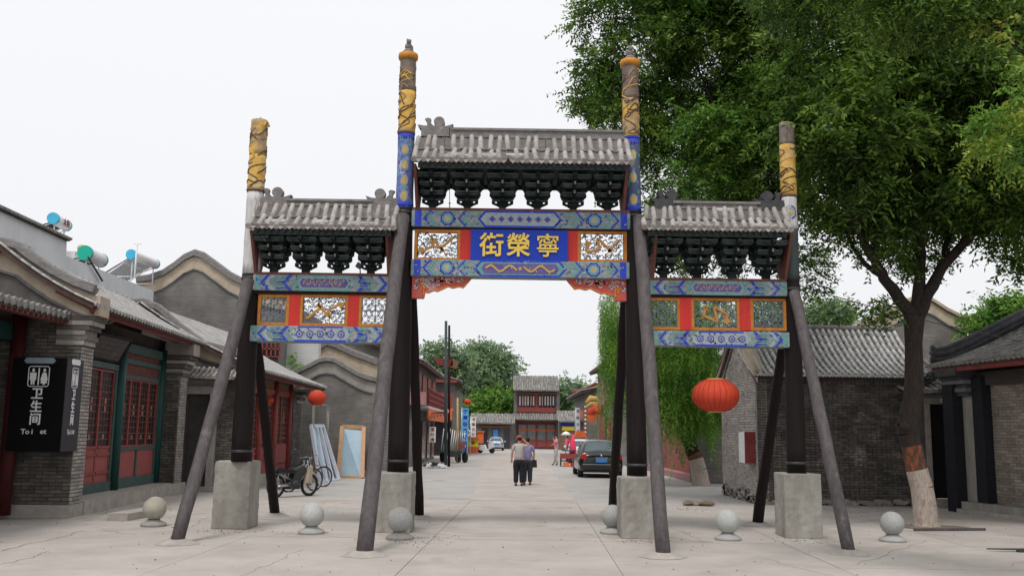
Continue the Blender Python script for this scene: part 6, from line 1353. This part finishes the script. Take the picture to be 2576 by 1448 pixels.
# flowering spray of another crown hanging in from the right, much nearer
t3=thing('flowering_branch_tree',(7.6,9.5,0),'nearer tree at the right edge with yellow green flowering sprays hanging in','tree')
tb=MB(); tb.tube([(8.3,9.8,0),(8.2,9.9,2.5),(8.0,10.0,4.5),(7.2,10.2,5.4)],[.2,.17,.14,.06],10); limb(tb,[V((8.0,10.0,4.5)),P(2600,150,10.5),P(2380,-40,11)],.08,.02,n=8,seed=9); limb(tb,[V((8.0,10.0,4.5)),P(2620,380,10.5),P(2500,320,10.5)],.05,.015,n=8,seed=10); tb.build('trunk','bark_dark',t3)
B3=[bl(2540,350,10.5,.25,.5,.30),bl(2480,310,10.6,.16,.3,.16),bl(2520,110,10.8,.22,.4,.28),bl(2580,240,10.6,.22,.4,.3),bl(2450,330,10.7,.12,.3,.10),bl(2570,420,10.6,.12,.3,.12)]
crown(t3,B3,44,11,.08,12,.07,.028,['leaf_fresh','leaf_flower'],14,weights=.4)
B3b=[bl(2350,20,11,.9,.7,.28),bl(2150,-30,11.5,.9,.7,.22),bl(2560,30,10.8,.5,.6,.35),bl(1990,-40,12,.6,.6,.18)]
crown(t3,B3b,110,22,.16,12,.075,.028,['leaf_dark','leaf_near'],15,weights=.4,name='upper_crown')
# big tree behind the archway -------------------------------------------
YT2=24.5; c2=V((P(2006,1200,YT2).x,YT2,0)); t2=thing('street_tree',c2,'large leafy tree behind the right half of the archway, its crown reaching over the roofs','tree')
tb=MB(); q2=lambda x,y,dy=0:P(x,y,YT2+dy)
limb(tb,[c2+V((0,0,-.05)),q2(2005,1000),q2(2000,850),q2(1985,740),q2(1950,640,.2),q2(1900,520,.3),q2(1850,380,.3),q2(1820,200,.3)],.19,.07,seed=12)
limb(tb,[q2(1950,640,.2),q2(1870,560,.5),q2(1780,450,.5),q2(1690,330,.2),q2(1600,250,0),q2(1520,200,0)],.09,.03,seed=13,n=9); limb(tb,[q2(1985,740),q2(1995,600,.5),q2(2020,400,1),q2(2050,200,1)],.09,.03,seed=14,n=9)
limb(tb,[q2(1780,450,.5),q2(1700,250,0),q2(1650,240,0),q2(1560,330,-.2)],.05,.02,seed=15,n=8); limb(tb,[q2(1900,520,.3),q2(1820,330,-.4),q2(1760,180,-.5),q2(1700,60,-.5)],.06,.02,seed=16,n=8)
tb.build('trunk','bark_dark',t2)
B2=[bl(1560,270,YT2,.9,1.2,1.3),bl(1500,190,YT2,.55,.9,.8),bl(1530,60,YT2,.8,1.1,.6),bl(1620,120,YT2,1.0,1.4,1.0),bl(1700,60,YT2+.3,1.3,1.6,1.0),bl(1690,290,YT2+.2,.8,1.2,1.0),bl(1800,150,YT2+.3,1.4,1.7,1.3),bl(1920,80,YT2,1.5,1.8,1.2),
    bl(1880,320,YT2,1.4,1.8,1.3),bl(1830,440,YT2-.3,1.1,1.5,.8),bl(1700,430,YT2+.3,.7,1.2,.6),bl(1980,300,YT2,1.2,1.6,1.5),bl(1975,500,YT2+.5,.55,1.0,.9),bl(1750,560,YT2+.8,1.3,1.2,.6),bl(1690,640,YT2+1.3,.8,.9,.5),bl(1800,640,YT2+1.2,.7,.9,.4),bl(1660,545,YT2+.4,.5,.9,.5),
    bl(2020,680,YT2+.3,.34,.6,.72),bl(1640,380,YT2,.5,.8,.7),bl(1460,240,YT2,.25,.5,.5),bl(1750,-50,YT2,2.5,2,.9),bl(1840,-120,YT2,3,2.4,1.2),bl(1930,450,YT2,.9,1.2,.9)]
crown(t2,B2,540,30,.25,12,.14,.052,['leaf_dark','leaf_fresh'],21,weights=.12)  # some clumps in brighter green: lit foliage painted by leaf colour
B2b=[bl(1810,360,YT2-1.8,.8,.5,.8),bl(1760,460,YT2-1.8,.5,.5,.4),bl(2010,230,YT2-2,.8,.6,.9)]
crown(t2,B2b,60,26,.34,12,.14,.05,['leaf_fresh','leaf_near'],22,weights=.5,name='bright_spray')
# willow -----------------------------------------------------------------
cw=G(1764,1220); YW=cw.y; t4=thing('willow_tree',cw,'weeping willow with a leaning whitewashed trunk behind the right bay of the archway','tree')
tb=MB(); qw=lambda x,y,dy=0:P(x,y,YW+dy)
pts=[(1764,1222,.33,1),(1758,1180,.28,1),(1750,1152,.265,2),(1744,1140,.26,0),(1730,1100,.25,0),(1718,1060,.24,0),(1722,980,.24,0),(1735,900,.24,0),(1742,830,.22,0),(1745,760,.18,0)]
for a,b in zip(pts,pts[1:]): tb.tube([lin(qw(a[0],a[1]),qw(b[0],b[1]),j/3) for j in range(4)],[lin(a[2],b[2],j/3) for j in range(4)],14,a[3],False)
limb(tb,[qw(1740,880),qw(1690,800),qw(1620,740),qw(1570,720)],.12,.04,seed=20,n=8); limb(tb,[qw(1742,840),qw(1790,780),qw(1830,740)],.1,.03,seed=21,n=8); limb(tb,[qw(1720,1060),qw(1700,960,-.6),qw(1650,860,-1)],.08,.03,seed=22,n=8)
tb.build('trunk',['bark_dark','limewash','bark_red'],t4)
rng=np.random.RandomState(31); Cs=[];Ds=[]
def strands(n,x0,x1,y0,y1,len_px,dy0,dy1):
    for i in range(n):
        x=rng.uniform(x0,x1); y=rng.uniform(y0,y1); p=P(x,y,YW+rng.uniform(dy0,dy1)); L_=rng.uniform(*len_px)/FPX*YW; sway=rng.normal(0,.12,2); k=int(L_/.11)
        for j in range(k):
            u=j/k; Cs.append([p.x+sway[0]*u*L_*.5+rng.normal(0,.02),p.y+sway[1]*u*L_*.5,p.z-u*L_]); Ds.append([rng.normal(0,.35),rng.normal(0,.35),-1])
strands(115,1530,1600,680,860,(120,300),-1.5,1.5); strands(30,1512,1550,720,800,(60,330),-1,1); strands(360,1600,1800,680,900,(120,290),-2,2); strands(90,1640,1700,880,960,(80,150),-2,-.5)
strands(110,1740,1822,940,1040,(40,80),-1.5,.5); strands(80,1700,1830,880,980,(60,130),-1.5,1.5); strands(45,1660,1800,990,1060,(30,70),-1,1); strands(50,1790,1850,700,860,(60,160),-.5,1.5)
v=leaves_mesh('crown',None,np.array(Cs),np.array(Ds),6,.17,.026,spread=.35,droop=.5,rng=rng,jitter=.25); mesh_quads('crown',v,['leaf_willow'],t4)
# far trees ----------------------------------------------------------------
def fartree(px,base,Y,label,blobs,n,seed,per=20,l=.42,m=('leaf_far_hazed',),sig=1.0,grp='trees behind the gate tower'):
    x=P(px,1000,Y).x; t=thing('far_tree',(x,Y,0),label,'tree',grp); z=P(px,base,Y).z; b=MB(); b.tube([(x,Y,0),(x+.2,Y,z*.6),(x,Y,z)],[.4,.3,.15],8); b.build('trunk','bark_dark',t)
    crown(t,[bl(a,b_,Y+d,rx,ry,rz) for a,b_,d,rx,ry,rz in blobs],n,per,sig,8,l,l*.5,list(m),seed,name='crown'); return t
fartree(1215,960,122,'tall rounded tree on the left behind the gate tower',[(1222,908,0,2.0,3,1.9),(1205,960,0,2.2,3,2.6),(1258,918,0,1.5,2.5,1.8),(1188,950,0,1.3,2,1.8),(1240,985,0,2.4,3,2.2),(1195,1010,0,2.4,3,2.2),(1262,965,-2,1.8,2,2.4),(1215,880,0,1.4,2,1.2)],230,41)
fartree(1255,1020,116,'brighter green tree low beside the left flank of the gate tower',[(1255,1015,0,1.9,2,1.6),(1225,1030,0,1.5,2,1.2),(1280,1030,0,1.2,1.5,1.3),(1200,1040,0,1.2,1.5,.9)],80,42,m=('leaf_fresh',))
fartree(1435,1000,125,'low dark tree to the right of the gate tower',[(1435,995,0,2.2,2.5,1.9),(1415,1010,0,1.5,2,1.8),(1462,1010,0,1.5,2,1.4),(1430,1035,0,2.2,2,1.3)],110,43)
fartree(1112,900,75,'small tree poking up behind the balcony houses',[(1112,905,0,1.2,1.4,1.0),(1135,915,0,.9,1,.8),(1160,925,0,.9,1,.8)],40,44,l=.3,sig=.6,grp=None)
fartree(2085,800,70,'pale green tree behind the ridge of the tiled brick house',[(2060,800,0,1.1,1.4,.9),(2095,790,0,1.2,1.4,.8),(2125,810,0,.8,1,.7),(2070,830,0,1.5,1.5,.8),(1930,800,0,2,2,1.4)],90,45,l=.3,sig=.6,grp=None,m=('leaf_far_hazed','leaf_fresh'))
fartree(2540,800,38,'bright green tree above the right porch roof',[(2540,800,0,.8,1,.55),(2500,815,0,.55,.8,.35),(2580,790,0,.7,1,.6),(2475,835,0,.3,.5,.25)],60,46,l=.2,sig=.35,grp=None,m=('leaf_fresh',),per=26)
wp=thing('roof_weed',P(748,905,36.8),'bright green weed sprouting from the roof edge near the ochre gable','plant'); crown(wp,[bl(745,900,36.8,.28,.3,.18),bl(738,910,36.8,.2,.3,.12)],6,8,.08,8,.09,.05,['leaf_fresh'],47,name='foliage')
# tree pit ------------------------------------------------------------------
c=G(2332,1326); tp_=thing('tree_pit',c,'square of bare soil edged with dark timber round the whitewashed tree','tree pit'); rn=random.Random(5)
b=MB(); n=20; b.add([c+V((cos(2*pi*k/n)*.75*rn.uniform(.85,1.1)+.15,sin(2*pi*k/n)*.55*rn.uniform(.85,1.1)+.05,.012)) for k in range(n)]+[c+V((0,0,.06))],[(k,(k+1)%n,n) for k in range(n)]); b.build('soil','earth',tp_)
b=MB(); b.beam(G(2300,1335)+Z_*.03,G(2478,1334)+Z_*.03,.06,.05); b.build('edging','wood_grey',tp_)
# ================================================================== PEOPLE
def skinned(name, verts, edges, radii, mname, parent, root=0, lv=2):
    me=bpy.data.meshes.new(name); me.from_pydata([tuple(v) for v in verts],edges,[]); o=bpy.data.objects.new(name,me); COL.objects.link(o)
    s=o.modifiers.new('skin','SKIN'); 
    for i,r in enumerate(radii):
        sv=me.skin_vertices[0].data[i]; sv.radius=(r,r) if not isinstance(r,tuple) else r; sv.use_root=(i==root)
    s.use_smooth_shade=True; sb=o.modifiers.new('sub','SUBSURF'); sb.levels=lv; sb.render_levels=lv
    dg=bpy.context.evaluated_depsgraph_get(); m2=bpy.data.meshes.new_from_object(o.evaluated_get(dg)); bpy.data.objects.remove(o)
    m2.name=name; off=WL[parent.name]; m2.transform(Matrix.Translation(-off)); m2.materials.clear(); m2.materials.append(M[mname]); m2.polygons.foreach_set('use_smooth',[True]*len(m2.polygons)); m2.update()
    o=bpy.data.objects.new(name,m2); COL.objects.link(o); o.parent=parent; WL[o.name]=off.copy(); return o
def person(c, h, label, R, pose, top, bottom, shoes='black', hair='hair', build=1.0, sleeves='short', skirt=False, group=None):
    """R turns local (x right, y forward) to world; pose gives elbow and hand of each arm in fractions of height"""
    t=thing('person',c,label,'person',group); k=h; b=build
    def W(x,y,z): return c+R@V((x*k,y*k,z*k))
    J={'hip':(0,0,.53),'bel':(0,.005,.60),'chest':(0,.0,.72),'neck':(0,.005,.815),'nk2':(0,.01,.86),'head':(0,.015,.91),'top':(0,.01,.975)}
    V_=[];E_=[];Rr=[];idx={}
    def add(n,p,r,par=None):
        idx[n]=len(V_); V_.append(W(*p)); Rr.append(tuple(x*k for x in r) if isinstance(r,tuple) else r*k)
        if par is not None: E_.append((idx[par],idx[n]))
    add('hip',J['hip'],.062*b); add('bel',J['bel'],.068*b,'hip'); add('chest',J['chest'],.078*b,'bel'); add('neck',J['neck'],.035,'chest'); add('nk2',J['nk2'],.03,'neck'); add('head',J['head'],.048,'nk2'); add('top',J['top'],.038,'head')
    for s,nm in ((-1,'l'),(1,'r')):
        el,ha=pose[nm]
        add('sh'+nm,(s*.095*b,0,.785),.030*b,'chest'); add('el'+nm,el,.023,'sh'+nm); add('wr'+nm,lin(V(el),V(ha),.85),.016,'el'+nm); add('ha'+nm,ha,.02,'wr'+nm)
        kn,ft=pose.get('k'+nm,((s*.055,.01,.28),(s*.06,-.01,.035)))
        add('th'+nm,(s*.05*b,0,.49),.055*b,'hip'); add('kn'+nm,kn,.036*b,'th'+nm); add('an'+nm,ft,.024,'kn'+nm); add('to'+nm,(ft[0]+s*.01,ft[1]+.075,.02),.02,'an'+nm)
    body=skinned('body',V_,E_,Rr,'skin',t)
    g=1.17
    v=[];e=[];r=[]
    def ad(p,rr,par=None): v.append(W(*p)); r.append(rr*k); e.append((par,len(v)-1)) if par is not None else None; return len(v)-1
    a0=ad((0,0,.475),.090*b); a1=ad((0,0,.60),.086*b,a0); a2=ad((0,0,.71),.092*b,a1); a3=ad((0,.004,.80),.06*b,a2)
    for s,nm in ((-1,'l'),(1,'r')):
        el,ha=pose[nm]; q=ad((s*.098*b,0,.772),.040*b,a3); q2=ad(lin(V((s*.098*b,0,.772)),V(el),.72 if sleeves=='short' else 1),.031*b,q)
        if sleeves=='long': ad(lin(V(el),V(ha),.85),.028,q2)
    skinned('shirt',v,e,r,top,t)
    v=[];e=[];r=[]
    if not skirt:
        a0=ad((0,0,.55),.080*b); a1=ad((0,0,.49),.082*b,a0)
        for s,nm in ((-1,'l'),(1,'r')):
            kn,ft=pose.get('k'+nm,((s*.055,.01,.28),(s*.06,-.01,.035))); q=ad((s*.052*b,0,.44),.068*b,a1); q2=ad(kn,.052*b,q); ad((ft[0],ft[1]+.004,.05),.044*b,q2)
        skinned('trousers',v,e,r,bottom,t)
    else:
        MB().lathe([(.085*k,.55*k),(.10*k,.5*k),(.115*k,.40*k),(.12*k,.36*k)],c,16).build('skirt',bottom,t)
    hb=MB()
    for s,nm in ((-1,'l'),(1,'r')):
        kn,ft=pose.get('k'+nm,((s*.055,.01,.28),(s*.06,-.01,.035))); m=MB(); m.ball(W(ft[0],ft[1]+.04,.025),.034*k,0,10,(.9,1.9,.75)); m.v=[(x,y,max(.002+c.z,z)) for x,y,z in m.v]; m.build('shoe',shoes,t)
    hh=MB(); hh.ball(W(0,.005,.935),.056*k,0,14,(.95,1.05,1.02)); hh.build('hair',hair,t)
    # hands: palm and fingers
    for s,nm in ((-1,'l'),(1,'r')):
        el,ha=pose[nm]; d=(V(ha)-V(el)).normalized(); m=MB(); pc=V(ha); sd=d.cross(V((0,1,0)) if abs(d.y)<.9 else V((1,0,0))).normalized()
        for i in range(4): o=sd*((i-1.5)*.0095); m.tube([W(*(pc+o)),W(*(pc+o+d*(.03-.004*abs(i-1.5)))),W(*(pc+o+d*.045+V((0,.012,0))))],[.0055*k,.005*k,.004*k],6)
        m.tube([W(*(pc-d*.005+sd*.014)),W(*(pc+d*.02+sd*.028+V((0,.01,0))))],[.006*k,.0045*k],6); m.build('fingers','skin',t)
    # face
    f=MB(); f.ball(W(0,.072,.905),.011*k,0,8,(.8,1.3,1.2)); 
    for s in (-1,1): f.ball(W(s*.052,.012,.905),.014*k,0,8,(.5,.9,1.3))
    f.build('face','skin',t); f=MB()
    for s in (-1,1): f.ball(W(s*.02,.063,.918),.006*k,0,6)
    f.ball(W(0,.064,.878),.009*k,0,6,(1.6,.6,.4)); f.build('eyes','hair',t)
    return t
I3=Matrix.Identity(3)
ST={'l':((-.135,-.01,.64),(-.145,.01,.49)),'r':((.135,-.01,.64),(.145,.01,.49))}
c1=G(1305,1221); h1=(P(1305,1099,c1.y).z)*1.05
p1=person(c1,h1,'man in grey polo shirt and black trousers from behind, hand raised to his cap',I3,{'l':((-.14,-.01,.64),(-.15,.02,.49)),'r':((.20,.02,.80),(.06,.03,.925))},'shirt_grey','trousers_black',build=1.12)
m=MB(); m.ball(c1+V((0,.02,h1*.945)),.060*h1,0,14,(1.02,1.05,.85)); m.box(c1+V((0,.12,h1*.945)),(.15,.14,.02)); m.build('cap','cap_red',p1)
c2_=G(1326,1219); h2=P(1326,1103,c2_.y).z*1.05
p2=person(c2_,h2,'person in a lilac shirt and dark grey trousers carrying a black bag, seen from behind',I3,{'l':((-.12,.05,.64),(-.06,.12,.56)),'r':((.14,-.0,.65),(.135,.03,.50))},'shirt_purple','trousers_grey',build=1.1)
bg_=MB(); q=c2_+V((.24,.03,h2*.44)); bg_.box(q,(.20,.12,.26),0,None,.8); bg_.tube([q+V((-.04,0,.12)),q+V((-.14,.02,.5)),q+V((-.16,.0,.62))],.012,6); tag(bg_.build('shoulder_bag','black'),'black shoulder bag hanging at the hip of the person in lilac','bag')
c3=G(1399,1169); h3=P(1399,1089,c3.y).z
RZ=Matrix.Rotation(pi*.6,3,'Z')
person(c3,h3,'woman in a pale pink top eating at the street side by the vendor cart',RZ,{'l':((-.10,.08,.68),(-.02,.11,.83)),'r':((.13,.03,.66),(.08,.13,.62)),'kl':((-.05,.06,.29),(-.06,-.03,.035)),'kr':((.05,-.02,.28),(.07,.05,.035))},'pink','shirt_grey',build=.88,skirt=False)
c=G(1430,1172); tcx=thing('vendor_tricycle',c,'small red vendor tricycle laden with goods beside the woman in pink','tricycle')
b=MB(); b.box(c+V((0,0,.55)),(.9,.7,.28),0); b.box(c+V((0,.0,.85)),(.75,.6,.06),1); b.box(c+V((0,0,.3)),(.8,.6,.05),1); b.build('cargo_box',['lattice_red','metal_dark'],tcx)
for dx in (-.42,.42): MB().lathe([(.20,-.03),(.27,-.03),(.27,.03),(.20,.03)],c+V((dx,0,.27)),16,0,True,X_).build('wheel','black_rubber',tcx)
b=MB(); b.box(c+V((-.15,-.45,.12)),(.3,.25,.22),0); b.box(c+V((.2,-.45,.11)),(.25,.25,.2),1); tag(b.build('goods_box',['orange','tail_red'],tcx))
um=MB(); q=P(1424,1084,c.y+1.2); um.lathe([(.02,.0),(.17,-.07),(.33,-.22)],q,10); um.tube([V((q.x,q.y,0)),q],.02,6); uo=um.build('market_umbrella','banner_white'); tag(uo,'pale pink and white market umbrella over the vendor tricycle','umbrella')
ru=MB(); q=P(1441,1090,c.y+.5); ru.lathe([(.02,0),(.16,-.5),(.22,-1.1),(.14,-1.3)],q,9); tag(ru.build('folded_umbrella','hotpink'),'folded bright pink umbrella standing next to the white one','umbrella')
oc=MB(); x0,x1,z0,z1=rect(1444,1083,1478,1100,64); oc.prism([(x0,z0),(x1,z0),(x1-.2,z1),(x0+.2,z1)],(0,64,0),X_,Z_,(0,1,0)); tag(oc.build('orange_awning','orange'),'low orange stall awning behind the folded pink umbrella','awning')
c=G(1427,1150); person(c,1.6,'person in bright pink standing behind the vendor tricycle under the small parasol',Matrix.Rotation(pi*.9,3,'Z'),ST,'hotpink','trousers_grey')
c=G(1451,1160); person(c,1.25,'child in a white shirt standing between the vendor tricycle and the cars',Matrix.Rotation(pi,3,'Z'),ST,'banner_white','trousers_black')
# ================================================================== BICYCLES
def wheel(t,c,r,ax,m='black_rubber',sp=14,w=.022):
    b=MB(); n=28; ax=ax.normalized(); u=ax.cross(Z_).normalized(); v_=Z_
    b.tube([c+(u*cos(2*pi*k/n)+v_*sin(2*pi*k/n))*r for k in range(n+1)],w,6,0,False); o=b.build('wheel',m,t)
    s=MB(); 
    for k in range(sp): a=2*pi*k/sp; s.beam(c+ax*.02*(-1)**k,c+(u*cos(a)+v_*sin(a))*(r-w),.006,.006)
    s.tube([c-ax*.04,c+ax*.04],.02,8); s.tube([c+(u*cos(2*pi*k/n)+v_*sin(2*pi*k/n))*(r-w*1.1) for k in range(n+1)],.008,5,0,False); s.build('spokes','metal',o); return o
def bicycle(c,ang,label,colour='lattice_red',r=.30):
    t=thing('bicycle',c,label,'bicycle'); D=V((cos(ang),sin(ang),0)); S_=V((-sin(ang),cos(ang),0)); Q=lambda x,z,s=0:c+D*x+Z_*z+S_*s
    wheel(t,Q(-.48,r),r,S_,w=.025); wheel(t,Q(.50,r),r,S_,w=.025); f=MB()
    for a,b_ in (((-.48,r),(-.08,.28)),((-.08,.28),(-.18,.75)),((-.18,.70),(.32,.66)),((-.08,.28),(.34,.58)),((.50,r),(.30,.80)),((-.48,r),(-.17,.66))): f.tube([Q(*a),Q(*b_)],.016,6)
    f.build('frame',colour,t); h=MB(); h.tube([Q(.30,.80),Q(.27,.97)],.014,6); h.tube([Q(.12,.95,.26),Q(.24,.98,.12),Q(.28,.97,0),Q(.24,.98,-.12),Q(.12,.95,-.26)],.014,6); h.build('handlebar','metal',t)
    s=MB(); s.prism([(-.34,.78),(-.10,.80),(-.06,.77),(-.3,.72)],c-S_*.06,D,Z_,S_*.12); s.tube([Q(-.18,.7),Q(-.2,.77)],.014,6); s.build('saddle','black',t)
    m=MB(); m.tube([Q(-.08,.28,.08),Q(-.08,.28,-.08)],.05,8); m.box(Q(-.02,.16,.12),(.09,.09,.02)); m.box(Q(-.14,.40,-.12),(.09,.09,.02)); m.build('crank','metal_dark',t)
    g=MB(); n=8; g.tube([Q(-.48+cos(a)*(r+.03),r+sin(a)*(r+.03)) for a in [pi*.15+pi*.8*k/n for k in range(n+1)]],.018,5); g.build('mudguard','metal_dark',t); return t
bicycle(G(778,1224),.75,'old bicycle with dark red frame leaning near the white plastic frames','rust_red',.31)
bicycle(G(752,1236)+V((.0,.3,0)),.95,'bicycle with grey frame squeezed between the moped and the red bicycle','metal',.31)
def moped(c,ang,label):
    t=thing('moped',c,label,'moped'); D=V((cos(ang),sin(ang),0)); S_=V((-sin(ang),cos(ang),0)); Q=lambda x,z,s=0:c+D*x+Z_*z+S_*s
    wheel(t,Q(-.58,.29),.27,S_,sp=18,w=.04); wheel(t,Q(.60,.29),.27,S_,sp=18,w=.04); f=MB()
    for a,b_,r in (((.60,.29),(.42,.95),.028),((.42,.85),(-.05,.42),.035),((-.05,.42),(-.58,.62),.03),((-.58,.29),(-.2,.35),.03),((-.2,.35),(-.05,.42),.03),((-.58,.62),(-.58,.29),.022),((-.58,.29),(-.05,.3),.035)):
        for s in (-.07,.07): f.tube([Q(*a,s),Q(*b_,s)],r*.7,7)
    f.build('frame','metal',t)
    e=MB(); e.box(Q(.0,.33),(.36,.2,.26),0,Matrix.Rotation(ang,3,'Z')); e.tube([Q(.05,.25,.12),Q(-.35,.22,.14),Q(-.75,.27,.14)],[.03,.045,.04],8,1); e.lathe([(.02,-.12),(.11,-.12),(.11,.12),(.02,.12)],Q(.02,.33),12,0,True,S_); e.build('engine',['metal_dark','metal'],t)
    s=MB(); s.prism([(-.70,.72),(-.62,.78),(-.1,.72),(.02,.68),(-.05,.62),(-.6,.64)],c-S_*.13,D,Z_,S_*.26); s.build('seat','black',t); k=MB(); k.prism([(-.1,.45),(.0,.7),(.3,.82),(.4,.72),(.2,.45)],c-S_*.10,D,Z_,S_*.2); k.build('tank','metal_dark',t)
    h=MB(); h.tube([Q(.22,1.03,.32),Q(.36,1.0,.12),Q(.40,.98,0),Q(.36,1.0,-.12),Q(.22,1.03,-.32)],.016,6); h.build('handlebar','metal_dark',t); l=MB(); l.ball(Q(.50,.86),.085,0,12); l.tube([Q(.3,1.02,.26),Q(.3,1.2,.3)],.008,5,0); l.ball(Q(.3,1.22,.3),.05,0,8); l.build('headlamp','metal_dark',t)
    g=MB(); n=8
    for cx in (-.58,.60): g.tube([Q(cx+cos(a)*.33,.29+sin(a)*.33) for a in [pi*.1+pi*.75*q/n for q in range(n+1)]],.028,6)
    g.build('mudguard','metal',t); b=MB(); b.tube([Q(.46,.5,.13),Q(.5,.72,.13)],.05,6); b.prism([(.34,.35),(.44,.78),(.52,.8),(.5,.35)],c-S_*.2,D,Z_,S_*.4); b.build('leg_shield','plaster_beige',t); return t
moped(G(735,1248),.95,'old grey moped with black seat parked behind the inner brace of the left post')
